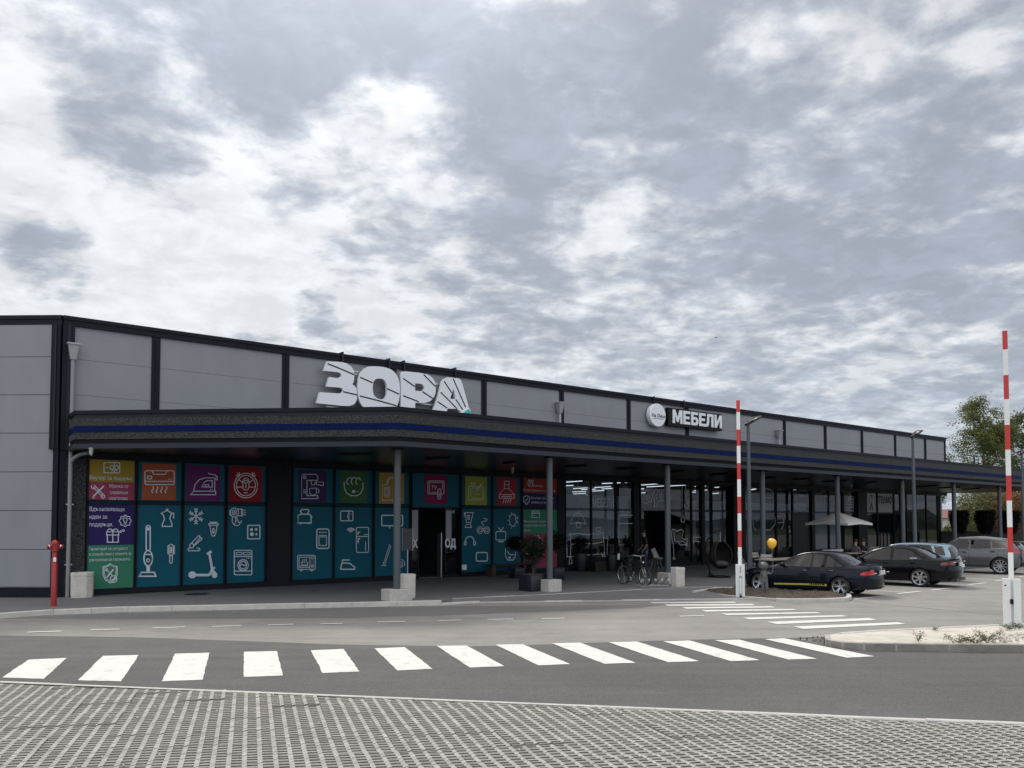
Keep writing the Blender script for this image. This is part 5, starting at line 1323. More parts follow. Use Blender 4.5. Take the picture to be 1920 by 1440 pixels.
defm('yellowstripe', (.42, .38, .045), .5); defm('exhaust', (.3, .3, .3), .3, .9)
defm('bumperplastic', (.012, .012, .013), .5)
def place_car(contact_px, S, scale, dang=0.0):
    c = G(*contact_px); a = CARA+dang; y = S['W']/2-.115; Rm = Matrix.Rotation(a, 3, 'Z')
    off = Rm @ (Vector((S['axles'][1], y, 0))*scale); return (c.x-off.x, c.y-off.y, 0), a
sedan = dict(L=4.53, W=1.73, r=.315, rr=.232, axles=(1.485, -1.23), doors=(-1.22, -.30, .82), doorz=.27, spokes=5, kind='double',
    top=[(2.20, .24), (2.255, .34), (2.262, .48), (2.235, .62), (2.14, .71), (1.85, .80), (1.4, .89), (.98, .95), (.60, 1.15), (.22, 1.33), (-.10, 1.405), (-.50, 1.43), (-.85, 1.405), (-1.08, 1.335), (-1.40, 1.155), (-1.66, 1.025), (-1.95, 1.0), (-2.15, .985), (-2.205, .95), (-2.225, .80), (-2.245, .68), (-2.268, .60), (-2.27, .48), (-2.25, .34), (-2.20, .26)],
    low=[(-2.27, .30), (-1.9, .24), (-.9, .20), (1.2, .18), (2.27, .22)], belt=[(-2.27, .90), (-1.6, .93), (-.2, .90), (.9, .86), (1.6, .76), (2.15, .64), (2.27, .60)],
    ws=(.25, .90), rw=(-1.62, -1.08), wins={'front_window': [[(.80, .915), (.15, 1.285), (-.25, 1.335), (-.27, .925)]], 'rear_side_window': [[(-.34, .93), (-.33, 1.335), (-.70, 1.315), (-.93, 1.23), (-1.06, 1.10), (-1.02, .95)], [(-1.06, .955), (-1.08, 1.09), (-1.30, .97)]]},
    trim=[[(.84, .90), (.16, 1.305), (-.28, 1.352), (-.72, 1.335), (-1.0, 1.22), (-1.36, .97), (-1.32, .94), (-.3, .905), (.84, .895)]],
    tail=(.42, .70, .93, .44, -.0, .40), tailmat='taillamp', plate=.79, platex=-2.262, num='PB 1774 KM', mirror=(.62, .98), fglass='carglassclear', chromehandle=True)
def merc_rear(car, S, Lh, W0_):
    b = MB(); b.box(-2.262, -2.235, -.34, .34, .70, .72, 'chrome'); b.box(-2.24, -2.215, -.36, .36, .875, .895, 'paint_navy'); b.build('boot_trim', car)
    b = MB()
    ribpts = [(0, 0)]
    T = Matrix.Translation((-2.232, 0, .925)) @ Matrix.Rotation(R(90), 4, 'Y')
    b.lathe([(.034, -.006), (.042, -.006), (.042, .004), (.034, .004), (.034, -.006)], 'chrome', 24, T)
    for a in (0, 120, 240):
        b.add([(-.004+0*a, 0, 0)]+[(.0, 0, 0)]*0, [], 'chrome') if False else None
        q_ = Matrix.Rotation(R(a+180), 4, 'Z'); b.add([(-.005, 0, -.005), (.005, 0, -.005), (.001, .038, -.005), (-.001, .038, -.005)], [(0, 1, 2, 3), (3, 2, 1, 0)], 'chrome', T @ q_)
    b.build('emblem', car)
    for s_ in (1, -1):
        b = MB(); b.box(-2.256, -2.235, s_*.60-.12, s_*.60+.12, .765, .79, 'lampclear'); b.build('reflector', car)
sedan['rear'] = [merc_rear]
ys = [([(.95, .30), (-.25, .345)], .055, 'yellowstripe')]
for k in range(6):
    x = -.27-.075*k; ys.append(([(x, .315), (x-.03, .385)], .022, 'yellowstripe'))
ys.append(([(-.24, .322), (-.80, .325)], .018, 'yellowstripe')); ys.append(([(-.75, .35), (-.82, .35)], .06, 'yellowstripe'))
sedan['extra'] = ys
loc, a = place_car((1577, 1118.5), sedan, .935)
c1 = make_car('sedan', 'dark navy sedan with a yellow side stripe parked behind the soil island', sedan, loc, a, .935, 'paint_navy', 'cars parked along the shop')
s2 = dict(sedan); sc_ = lambda pts, fx, fz: [(p[0]*fx, p[1]*fz) for p in pts]
fx, fz_ = 4.84/4.53, 1.47/1.43
s2.update(L=4.84, W=1.85, r=.335, rr=.245, axles=(1.60, -1.29), doors=(-1.30, -.32, .86), spokes=7, kind='wide', top=sc_(sedan['top'], fx, fz_), low=sc_(sedan['low'], fx, fz_), belt=[(-2.42, .99), (-1.7, .98), (-.2, .93), (.9, .88), (1.7, .79), (2.3, .66), (2.42, .62)],
    ws=(.27, .96), rw=(-1.73, -1.15), wins={k: [sc_(p, fx, fz_) for p in v] for k, v in sedan['wins'].items()}, trim=[sc_(p, fx, fz_) for p in sedan['trim']], tail=(.45, .80, .96, .42, 0, .16), tailmat='taillampdark', plate=.84, platex=-2.42, num='PB 4620 TA', mirror=(.68, 1.01), fglass='carglass', chromehandle=False)
def bmw_rear(car, S, Lh, W0_):
    b = MB()
    v = [(-2.20, -.62, 1.018), (-2.20, .62, 1.018), (-2.40, .60, 1.055), (-2.40, -.60, 1.055), (-2.20, -.62, 1.0), (-2.20, .62, 1.0), (-2.385, .60, 1.03), (-2.385, -.60, 1.03)]
    b.add(v, [(0, 1, 2, 3), (7, 6, 5, 4), (3, 2, 6, 7), (0, 3, 7, 4), (2, 1, 5, 6), (1, 0, 4, 5)], 'paint_black'); b.build('boot_spoiler', car)
    for s_ in (1, -1):
        b = MB(); b.tube([(-2.15, s_*.52, .30), (-2.43, s_*.52, .29)], .04, 'exhaust', 12); b.build('exhaust_pipe', car)
        b = MB(); b.box(-2.405, -2.37, s_*.66-.10, s_*.66+.10, .905, .935, 'lampclear'); b.build('reflector', car)
    b = MB(); b.box(-2.43, -2.20, -.62, .62, .25, .34, 'bumperplastic', bev=.02); b.build('diffuser', car)
s2['rear'] = [bmw_rear]; s2['extra'] = [([(-.95, 1.03), (-1.18, 1.035)], .035, 'whitesign')]
loc, a = place_car((1726, 1100.5), s2, .95)
make_car('sedan', 'black sedan with seven-spoke rims and tinted windows parked second from the soil island', s2, loc, a, .95, 'paint_black', 'cars parked along the shop')
# small blue hatchback between the black sedan and the SUV
hb_ = dict(L=4.10, W=1.72, r=.31, rr=.21, axles=(1.25, -1.35), doors=(-1.30, -.25, .85), doorz=.27, spokes=8, kind='slim',
    top=[(2.0, .26), (2.04, .40), (2.03, .60), (1.9, .75), (1.5, .90), (1.15, .99), (.7, 1.25), (.35, 1.42), (-.1, 1.48), (-.8, 1.49), (-1.45, 1.45), (-1.66, 1.40), (-1.80, 1.22), (-1.93, .98), (-2.0, .85), (-2.04, .62), (-2.05, .42), (-2.0, .28)],
    low=[(-2.05, .30), (-1.7, .22), (1.4, .20), (2.05, .24)], belt=[(-2.05, 1.0), (-1.3, .99), (.9, .93), (1.4, .83), (2.05, .65)],
    ws=(.45, 1.10), rw=(-1.93, -1.69), wins={'front_window': [[(1.0, .97), (.45, 1.34), (-.2, 1.40), (-.22, .98)]], 'rear_side_window': [[(-.30, .98), (-.28, 1.40), (-1.1, 1.39), (-1.25, 1.0)], [(-1.32, 1.0), (-1.2, 1.38), (-1.50, 1.33), (-1.62, 1.04)]]},
    trim=[[(1.05, .95), (.46, 1.36), (-.2, 1.42), (-1.2, 1.41), (-1.52, 1.34), (-1.66, 1.02), (1.05, .945)]], tail=(.20, .80, 1.12, .58, 0, .0), tailmat='taillamp', plate=.62, num='PB 9051 KA', mirror=(.8, 1.0), rear=[])
def wiper(car, S, Lh, W0_):
    b = MB(); b.tube([(-1.95, .05, 1.0), (-1.86, -.30, 1.13)], .010, 'black', 6); b.build('wiper', car)
hb_['rear'] = [wiper]
loc, a = place_car((1758, 1091), hb_, .97)
make_car('hatchback', 'light blue hatchback with a rear wiper mostly hidden behind the black sedan', hb_, loc, a, .97, 'paint_blue', 'cars parked along the shop', 'carglassclear')
sv = dict(L=4.42, W=1.80, r=.345, rr=.245, axles=(1.36, -1.34), doors=(-1.30, -.22, .86), doorz=.33, spokes=10, kind='slim',
    top=[(2.14, .30), (2.20, .45), (2.205, .62), (2.17, .80), (2.0, .90), (1.5, 1.0), (1.12, 1.05), (.7, 1.27), (.36, 1.42), (0, 1.485), (-.5, 1.50), (-1.0, 1.465), (-1.5, 1.385), (-1.78, 1.32), (-1.90, 1.23), (-2.03, 1.10), (-2.12, 1.0), (-2.17, .86), (-2.20, .66), (-2.21, .46), (-2.15, .32)],
    low=[(-2.21, .36), (-1.8, .28), (1.6, .26), (2.21, .30)], belt=[(-2.21, 1.08), (-1.5, 1.06), (-.3, 1.0), (.9, .96), (1.5, .92), (2.21, .74)],
    ws=(.45, 1.08), rw=(-2.05, -1.84), wins={'front_window': [[(1.0, .995), (.42, 1.35), (-.17, 1.41), (-.18, 1.01)]], 'rear_side_window': [[(-.25, 1.03), (-.24, 1.40), (-.95, 1.355), (-1.02, 1.05)], [(-1.06, 1.06), (-1.0, 1.345), (-1.28, 1.28), (-1.52, 1.10)]]},
    trim=[[(1.05, .975), (.45, 1.37), (-.2, 1.42), (-.95, 1.375), (-1.3, 1.30), (-1.58, 1.09)]], extra=[([(1.05, .972), (-.3, .99), (-1.58, 1.075)], .022, 'chrome'), ([(1.0, .33), (-1.0, .34)], .06, 'bumperplastic')],
    tail=(.36, .90, 1.03, .46, 0, 0), tailmat='taillamp', plate=.80, num='PB 3388 HX', mirror=(.82, 1.06), rear=[])
def suv_rear(car, S, Lh, W0_):
    b = MB(); b.box(-2.0, -1.66, -.60, .60, 1.315, 1.35, 'paint_grey', bev=.012); b.build('roof_spoiler', car)
    for s_ in (1, -1):
        b = MB(); b.tube([(.30, s_*.60, 1.42), (.20, s_*.60, 1.475), (-.5, s_*.60, 1.515), (-1.35, s_*.60, 1.425), (-1.45, s_*.60, 1.37)], .016, 'steel', 8); b.build('roof_rail', car)
    b = MB(); b.box(-2.225, -2.0, -.66, .66, .36, .50, 'bumperplastic', bev=.02); b.build('bumper_trim', car)
    for s_ in (1, -1):
        b = MB(); b.box(-2.235, -2.15, s_*.56-.10, s_*.56+.10, .40, .46, 'chrome', bev=.015); b.build('exhaust_pipe', car)
sv['rear'] = [suv_rear]
loc, a = place_car((1877, 1077), sv, 1.04)
make_car('suv', 'metallic grey compact SUV with ten-spoke rims parked behind the right barrier', sv, loc, a, 1.04, 'paint_grey', 'cars parked along the shop')
# ------------------------------------------------------------------ skinned figures
def skinfig(name, joints, edges, radii, m, parent=None, sub=2, T=None):
    me = bpy.data.meshes.new('tmp'); keys = list(joints); ix = {k: i for i, k in enumerate(keys)}
    me.from_pydata([joints[k] for k in keys], [(ix[a], ix[b_]) for a, b_ in edges], [])
    o = bpy.data.objects.new('tmp', me); COL.objects.link(o)
    md = o.modifiers.new('s', 'SKIN'); sv_ = me.skin_vertices[0].data
    for k in keys:
        r_ = radii[k]; sv_[ix[k]].radius = r_ if isinstance(r_, tuple) else (r_, r_)
    sv_[0].use_root = True; md.use_smooth_shade = True; md.branch_smoothing = .4
    sb = o.modifiers.new('u', 'SUBSURF'); sb.levels = sub; sb.render_levels = sub
    dg = bpy.context.evaluated_depsgraph_get(); out = bpy.data.meshes.new_from_object(o.evaluated_get(dg))
    bpy.data.objects.remove(o); bpy.data.meshes.remove(me)
    out.materials.clear()
    for x in (m if isinstance(m, (list, tuple)) else [m]): out.materials.append(M[x] if isinstance(x, str) else x)
    if T: out.transform(T)
    out.name = name; ob = bpy.data.objects.new(name, out); COL.objects.link(ob)
    if parent is not None: ob.parent = parent
    return ob
def paint_by(o, fn):
    for p in o.data.polygons: p.material_index = fn(p.center)
# camera-facing frame at a ground point: x to the right in view, y away
def viewrot(p): return -math.atan2(p.x, p.y)

# ---- child statue with a balloon
sp = G(1434, 1114.5, .14); st = thing('child_statue', 'dark bronze child statue on the soil island holding up a balloon string', 'statue', sp, viewrot(sp))
J = {'pel': (0, 0, .40), 'sp': (0, .0, .50), 'ch': (0, .0, .60), 'nk': (0, .0, .675), 'hd': (-.015, -.005, .76), 'top': (-.02, -.005, .86),
     'sl': (-.075, 0, .625), 'el': (-.10, .01, .49), 'hl': (-.095, -.03, .36), 'fl': (-.093, -.04, .315),
     'sr': (.075, 0, .625), 'er': (.165, -.05, .575), 'hr': (.215, -.08, .66), 'fr': (.225, -.085, .71),
     'hpl': (-.05, 0, .37), 'kl': (-.052, -.01, .20), 'al': (-.052, .01, .045), 'tl': (-.055, -.075, .02),
     'hpr': (.05, 0, .37), 'kr': (.055, -.02, .20), 'ar': (.06, .01, .045), 'tr': (.065, -.075, .02)}
E = [('pel', 'sp'), ('sp', 'ch'), ('ch', 'nk'), ('nk', 'hd'), ('hd', 'top'), ('ch', 'sl'), ('sl', 'el'), ('el', 'hl'), ('hl', 'fl'), ('ch', 'sr'), ('sr', 'er'), ('er', 'hr'), ('hr', 'fr'),
     ('pel', 'hpl'), ('hpl', 'kl'), ('kl', 'al'), ('al', 'tl'), ('pel', 'hpr'), ('hpr', 'kr'), ('kr', 'ar'), ('ar', 'tr')]
Rd = {'pel': (.085, .065), 'sp': (.08, .06), 'ch': (.085, .06), 'nk': .032, 'hd': .088, 'top': .075, 'sl': .036, 'el': .028, 'hl': .02, 'fl': .016, 'sr': .036, 'er': .028, 'hr': .02, 'fr': .018,
      'hpl': .055, 'kl': .045, 'al': .036, 'tl': .024, 'hpr': .055, 'kr': .045, 'ar': .036, 'tr': .024}
body = skinfig('body', J, E, Rd, 'statue', st, 2, Matrix.Scale(1.02, 4))
b = MB(); b.sphere((-.018, .005, .835), .122, 'statue', 10, (1.02, 1.05, .86))
for k in range(16):
    a = k*.4+.2; b.sphere((-.018+.10*math.cos(a), .005+.10*math.sin(a), .80+.03*math.sin(k*2.3)), .03, 'statue', 5, (1, 1, 1.3))
b.build('hair', st, True)
b = MB()                                                # overalls: bib straps, trouser cuffs, pocket
b.tube([(-.05, -.062, .57), (-.06, -.02, .69), (-.055, .045, .66), (-.05, .068, .55)], .011, 'statue', 6); b.tube([(.05, -.062, .57), (.06, -.02, .69), (.055, .045, .66), (.05, .068, .55)], .011, 'statue', 6)
b.box(-.055, .055, -.078, -.060, .47, .58, 'statue', bev=.006)
for x in (-.053, .06): b.lathe([(.046, .06), (.056, .06), (.056, .10), (.046, .10)], 'statue', 14, Matrix.Translation((x, .0, 0)))
b.build('overalls', st, 40)
b = MB()
for k, (dx, dz, ln) in enumerate([(-.012, 0, .045), (-.004, .002, .050), (.004, .002, .047), (.012, 0, .038)]):
    x0 = .232+dx*.4; b.tube([(x0, -.086+dx, .715), (x0+.010, -.100+dx, .745), (x0-.004, -.108+dx, .752)], [.0075, .007, .0055], 'statue', 6)
b.tube([(.222, -.075, .70), (.205, -.095, .72), (.212, -.108, .735)], [.008, .0075, .006], 'statue', 6)
b.tube([(-.02, -.093, .785), (-.02, -.108, .775), (-.02, -.093, .765)], [.008, .013, .008], 'statue', 6)
b.build('hand', st, True)
hp = st.matrix_world @ Vector((0, 0, 0)); rzm = Matrix.Rotation(viewrot(sp), 3, 'Z')
gh = sp+rzm @ Vector((.232, -.095, .755))
bc = G(1447.3, 1018, 0); dr = ray(1447.3, 1018); t = gh.y/dr.y; bp_ = Vector((dr.x*t, dr.y*t, H+dr.z*t))
bl = thing('balloon', 'bright yellow balloon on a string above the child statue', 'balloon', bp_)
b = MB(); prof = []
for i in range(17):
    a = math.pi*i/16; z = -math.cos(a); r_ = math.sin(a)*(1 if z > 0 else 1-.16*(-z)**1.5); prof.append((max(.001, r_*.135), z*.135*(1.0 if z > 0 else 1.28)))
b.lathe(prof, 'balloon', 28); b.lathe([(.001, -.165), (.008, -.168), (.018, -.188), (.001, -.185)], 'balloon', 12); b.build('envelope', bl, True)
b = MB(); e_ = gh-bp_; b.tube([(0, 0, -.17), tuple(Vector((.01, 0, -.3))), tuple(e_*.7+Vector((.012, 0, 0))), tuple(e_)], .0035, mat('string', (.35, .33, .3), .8), 5); b.build('string', bl)

# ---- people
defm('skin', (.36, .21, .15), .55); defm('hairdark', (.015, .010, .008), .6); defm('tee', (.02, .022, .035), .8); defm('jeans', (.035, .055, .12), .85); defm('shoe', (.02, .02, .02), .6)
defm('shirtgrey', (.10, .10, .11), .85); defm('shirtred', (.22, .02, .03), .85); defm('trousers', (.02, .02, .022), .85)
def person(label, loc, rz, pose, top='tee', legs='jeans', group=None, k=1.0):
    p = thing('person', label, 'person', loc, rz, group)
    if pose == 'stand':
        J = {'pel': (0, 0, .95), 'sp': (0, -.02, 1.12), 'ch': (0, -.06, 1.32), 'nk': (0, -.085, 1.46), 'hd': (0, -.11, 1.56), 'top': (0, -.115, 1.68), 'sl': (-.17, -.06, 1.38), 'el': (-.21, -.06, 1.12), 'hl': (-.19, -.20, .95), 'fl': (-.185, -.26, .90),
             'sr': (.17, -.06, 1.38), 'er': (.21, -.05, 1.12), 'hr': (.19, -.17, .93), 'fr': (.185, -.22, .87), 'hpl': (-.09, 0, .90), 'kl': (-.10, -.05, .50), 'al': (-.10, .03, .09), 'tl': (-.11, -.12, .045), 'hpr': (.09, 0, .90), 'kr': (.12, -.10, .50), 'ar': (.13, -.05, .09), 'tr': (.14, -.20, .045)}
        zt_, zl, zs_ = .97, .11, 0
    else:
        J = {'pel': (0, .02, .50), 'sp': (0, .03, .68), 'ch': (0, .0, .88), 'nk': (0, -.02, 1.02), 'hd': (0, -.05, 1.12), 'top': (0, -.05, 1.24), 'sl': (-.17, 0, .94), 'el': (-.21, -.08, .70), 'hl': (-.12, -.30, .72), 'fl': (-.09, -.36, .73),
             'sr': (.17, 0, .94), 'er': (.21, -.08, .70), 'hr': (.12, -.30, .74), 'fr': (.09, -.36, .76), 'hpl': (-.09, 0, .48), 'kl': (-.12, -.42, .50), 'al': (-.12, -.44, .09), 'tl': (-.12, -.58, .045), 'hpr': (.09, 0, .48), 'kr': (.12, -.42, .50), 'ar': (.13, -.40, .09), 'tr': (.13, -.54, .045)}
    Rd = {'pel': (.15, .11), 'sp': (.135, .10), 'ch': (.155, .105), 'nk': .052, 'hd': (.072, .085), 'top': (.066, .078), 'sl': .062, 'el': .042, 'hl': .027, 'fl': .03, 'sr': .062, 'er': .042, 'hr': .027, 'fr': .03, 'hpl': .095, 'kl': .062, 'al': .042, 'tl': .036, 'hpr': .095, 'kr': .062, 'ar': .042, 'tr': .036}
    o = skinfig('body', J, E, Rd, [M[top], M[legs], M['skin'], M['shoe']], p, 2, Matrix.Scale(k, 4))
    nk = J['nk'][2]*k; pe = J['pel'][2]*k
    def f(c):
        if c.z > nk+.0: return 2
        if c.z < .085*k: return 3
        if pose == 'stand':
            if abs(c.x) > .158*k and .80*k < c.z < 1.14*k: return 2
            return 0 if c.z > pe+.02 else 1
        if c.y < -.12*k and c.z > .62*k: return 2
        return 0 if c.z > .60*k and c.y > -.2*k else 1
    paint_by(o, f)
    b = MB(); t_ = Vector(J['top'])*k; b.sphere((0, t_.y+.012, t_.z+.01), .098*k, 'hairdark', 9, (.92, 1.08, .86)); b.build('hair', p, True)
    b = MB(); h_ = Vector(J['hd'])*k; b.sphere((0, h_.y-.098*k, h_.z+.035*k), .017, 'skin', 6, (.8, 1, 1.3)); b.sphere((-.032, h_.y-.082*k, h_.z+.06*k), .010, 'black', 5); b.sphere((.032, h_.y-.082*k, h_.z+.06*k), .010, 'black', 5)
    for s_ in (1, -1): b.sphere((s_*.082, h_.y, h_.z+.04), .022, 'skin', 6, (.45, 1, 1.4))
    b.box(-.022, .022, h_.y-.094*k, h_.y-.085*k, h_.z-.012, h_.z-.004, 'shirtred'); b.build('face', p, True)
    for s_, key in ((-1, 'fl'), (1, 'fr')):
        hp_ = Vector(J[key])*k; pr = Vector(J['hl' if s_ < 0 else 'hr'])*k; d = (hp_-pr).normalized(); b = MB()
        side = d.cross(Vector((1, 0, 0))).normalized()
        for q_ in range(4):
            o0 = hp_+side*(.024-.016*q_)+d*.01; ln = (.052, .060, .056, .044)[q_]
            b.tube([o0, o0+d*ln*.6, o0+d*ln*.9+Vector((-s_*.016, 0, -.01))], [.0085, .008, .0065], 'skin', 6)
        b.tube([pr+d*.03, pr+d*.05+Vector((-s_*.02, 0, .0)), pr+d*.085+Vector((-s_*.026, 0, 0))], [.011, .010, .008], 'skin', 6); b.build('fingers', p, True)
    return p
pp = G(1212, 1072, SW)
person('person in a dark t-shirt and blue jeans walking out of the furniture shop entrance', pp, viewrot(pp)+R(-70), 'stand', k=1.02)

# ---- hydrant
hp_ = G(100.5, 1136.5, SW); hy = thing('standpipe_hydrant', 'tall slim red standpipe hydrant at the building corner', 'hydrant', hp_, viewrot(hp_))
b = MB(); b.lathe([(.001, 0), (.068, 0), (.068, 1.20), (.056, 1.22), (.056, 1.38)], 'hydred', 24); b.box(-.03, .03, -.073, -.066, 1.24-.12, 1.28-.05, 'whitesign'); b.build('pipe', hy, 40)
b = MB(); b.lathe([(.058, 1.36), (.078, 1.38), (.08, 1.56), (.092, 1.57), (.09, 1.60), (.06, 1.645), (.02, 1.67), (.001, 1.672)], 'hydred', 24); b.build('head', hy, 40)
for s_ in (1, -1):
    b = MB(); T = Matrix.Translation((s_*.07, 0, 1.52)) @ Matrix.Rotation(s_*R(112), 4, 'Y'); b.lathe([(.04, -.01), (.04, .05), (.058, .055), (.058, .10), (.045, .115), (.001, .118)], 'hydred', 18, T); b.lathe([(.047, .035), (.062, .04), (.062, .056), (.047, .06)], 'chrome', 18, T); b.build('outlet', hy, 40)

# ---- concrete litter bins
def make_bin(label, loc, rz, w=.50, h=.70, group='concrete litter bins'):
    t = thing('litter_bin', label, 'litter bin', loc, rz, group); b = MB(); hw_ = w/2; c = w*.24
    def ring(s, z): q_ = hw_*s; cc_ = c*s; return [(-q_+cc_, -q_, z), (q_-cc_, -q_, z), (q_, -q_+cc_, z), (q_, q_-cc_, z), (q_-cc_, q_, z), (-q_+cc_, q_, z), (-q_, q_-cc_, z), (-q_, -q_+cc_, z)]
    lv = [(.94, 0), (.94, .055), (.965, .06), (.965, .20), (.955, .205), (.955, .215), (.97, .22), (.985, h-.12), (.965, h-.115), (.965, h-.105), (1.0, h-.10), (1.0, h-.015), (.97, h), (.82, h), (.80, h-.05)]
    vs = []; fs = []
    for s, z in lv: vs += ring(s, z)
    for i in range(len(lv)-1):
        for k in range(8): q_ = (k+1) % 8; fs.append((i*8+k, i*8+q_, (i+1)*8+q_, (i+1)*8+k))
    b.add(vs, fs, 'concrete2'); b.build('shell', t)
    b = MB(); r_ = [(p[0]*.99, p[1]*.99, p[2]) for p in ring(.80, h-.05)]; r2 = ring(.78, h-.35); b.add(r_+r2, [(k, k+8, (k+1) % 8+8, (k+1) % 8) for k in range(8)]+[tuple(8+k for k in range(8))], 'black'); b.build('liner', t)
    return t
p = G(154, 1119.5, SW); make_bin('stout pale concrete litter bin beside the downpipe and green poster', p, BA*.6, .56, .70)
p = G(763, 1120.5, SW); make_bin('pale concrete litter bin just right of the first column footing', p, R(10), .47, .66)
p = G(1271, 1099, SW); make_bin('pale concrete litter bin behind the third column footing near the bicycle rack', p, BA, .42, .62)

# ---- benches
def bench(label, x0, x1, y):
    t = thing('bench', label, 'bench', Mb @ Vector(((x0+x1)/2, y, SW)), BA, 'dark wooden benches'); L_ = x1-x0; b = MB()
    for k in range(4): b.box(-L_/2, L_/2, -.21+k*.108, -.21+k*.108+.098, .41, .455, 'darkwood', bev=.006)
    b.build('seat', t)
    for s_ in (-1, 1):
        b = MB(); x = s_*(L_/2-.12); b.box(x-.09, x+.09, -.19, .19, 0, .408, 'wood', bev=.01); b.build('leg', t)
A = hor(665, 1089.5, SW); B_ = hor(748, 1085, SW)
bench('dark wooden bench in front of the fridge and vacuum posters', A.x, A.x+1.9, A.y)
A = hor(889, 1078, SW); bench('dark wooden bench in front of the blender poster right of the shop doors', A.x, A.x+2.2, min(A.y, -.45))

# ---- leaves
def leafmat(name, c1, c2):
    m = bpy.data.materials.new(name); m.use_nodes = True; nt = m.node_tree; b_ = nt.nodes['Principled BSDF']
    g = nt.nodes.new('ShaderNodeNewGeometry'); cr = nt.nodes.new('ShaderNodeValToRGB'); e_ = cr.color_ramp.elements
    e_[0].color = (*c1, 1); e_[1].color = (*c2, 1); nt.links.new(g.outputs['Random Per Island'], cr.inputs[0]); nt.links.new(cr.outputs[0], b_.inputs['Base Color'])
    b_.inputs['Roughness'].default_value = .6; b_.inputs['Specular IOR Level'].default_value = .25
    tr = nt.nodes.new('ShaderNodeBsdfTranslucent'); nt.links.new(cr.outputs[0], tr.inputs[0]); mx = nt.nodes.new('ShaderNodeMixShader'); mx.inputs[0].default_value = .35
    nt.links.new(b_.outputs[0], mx.inputs[1]); nt.links.new(tr.outputs[0], mx.inputs[2]); nt.links.new(mx.outputs[0], nt.nodes['Material Output'].inputs[0])
    M[name] = m; return m
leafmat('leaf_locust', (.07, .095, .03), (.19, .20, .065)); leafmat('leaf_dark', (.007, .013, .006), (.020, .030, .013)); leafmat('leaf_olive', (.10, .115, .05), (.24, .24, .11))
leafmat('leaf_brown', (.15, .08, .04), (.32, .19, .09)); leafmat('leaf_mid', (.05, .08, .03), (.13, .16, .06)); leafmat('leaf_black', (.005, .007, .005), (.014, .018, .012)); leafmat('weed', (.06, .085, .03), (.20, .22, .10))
def leaves(rnd, pts, size, m, jit, aspect=.5, droop=0.0):
    n = len(pts); vs = np.zeros((n*4, 3)); P_ = np.array(pts); rs_ = np.random.RandomState(rnd.randint(0, 99999))
    P_ = P_+rs_.normal(0, jit, (n, 3)); d = rs_.normal(0, 1, (n, 3)); d[:, 2] = d[:, 2]*.6-droop; d /= np.linalg.norm(d, axis=1)[:, None]
    u = np.cross(d, rs_.normal(0, 1, (n, 3))); u /= np.linalg.norm(u, axis=1)[:, None]; s_ = size*rs_.uniform(.6, 1.3, (n, 1))
    a = P_; b2 = P_+d*s_*.5+u*s_*aspect*.5; c = P_+d*s_; e2 = P_+d*s_*.5-u*s_*aspect*.5
    vs[0::4] = a; vs[1::4] = b2; vs[2::4] = c; vs[3::4] = e2
    b = MB(); b.v = [tuple(x) for x in vs]; b.f = [(4*i, 4*i+1, 4*i+2, 4*i+3) for i in range(n)]; b.m = [0]*n; b.mats = [M[m]]; return b
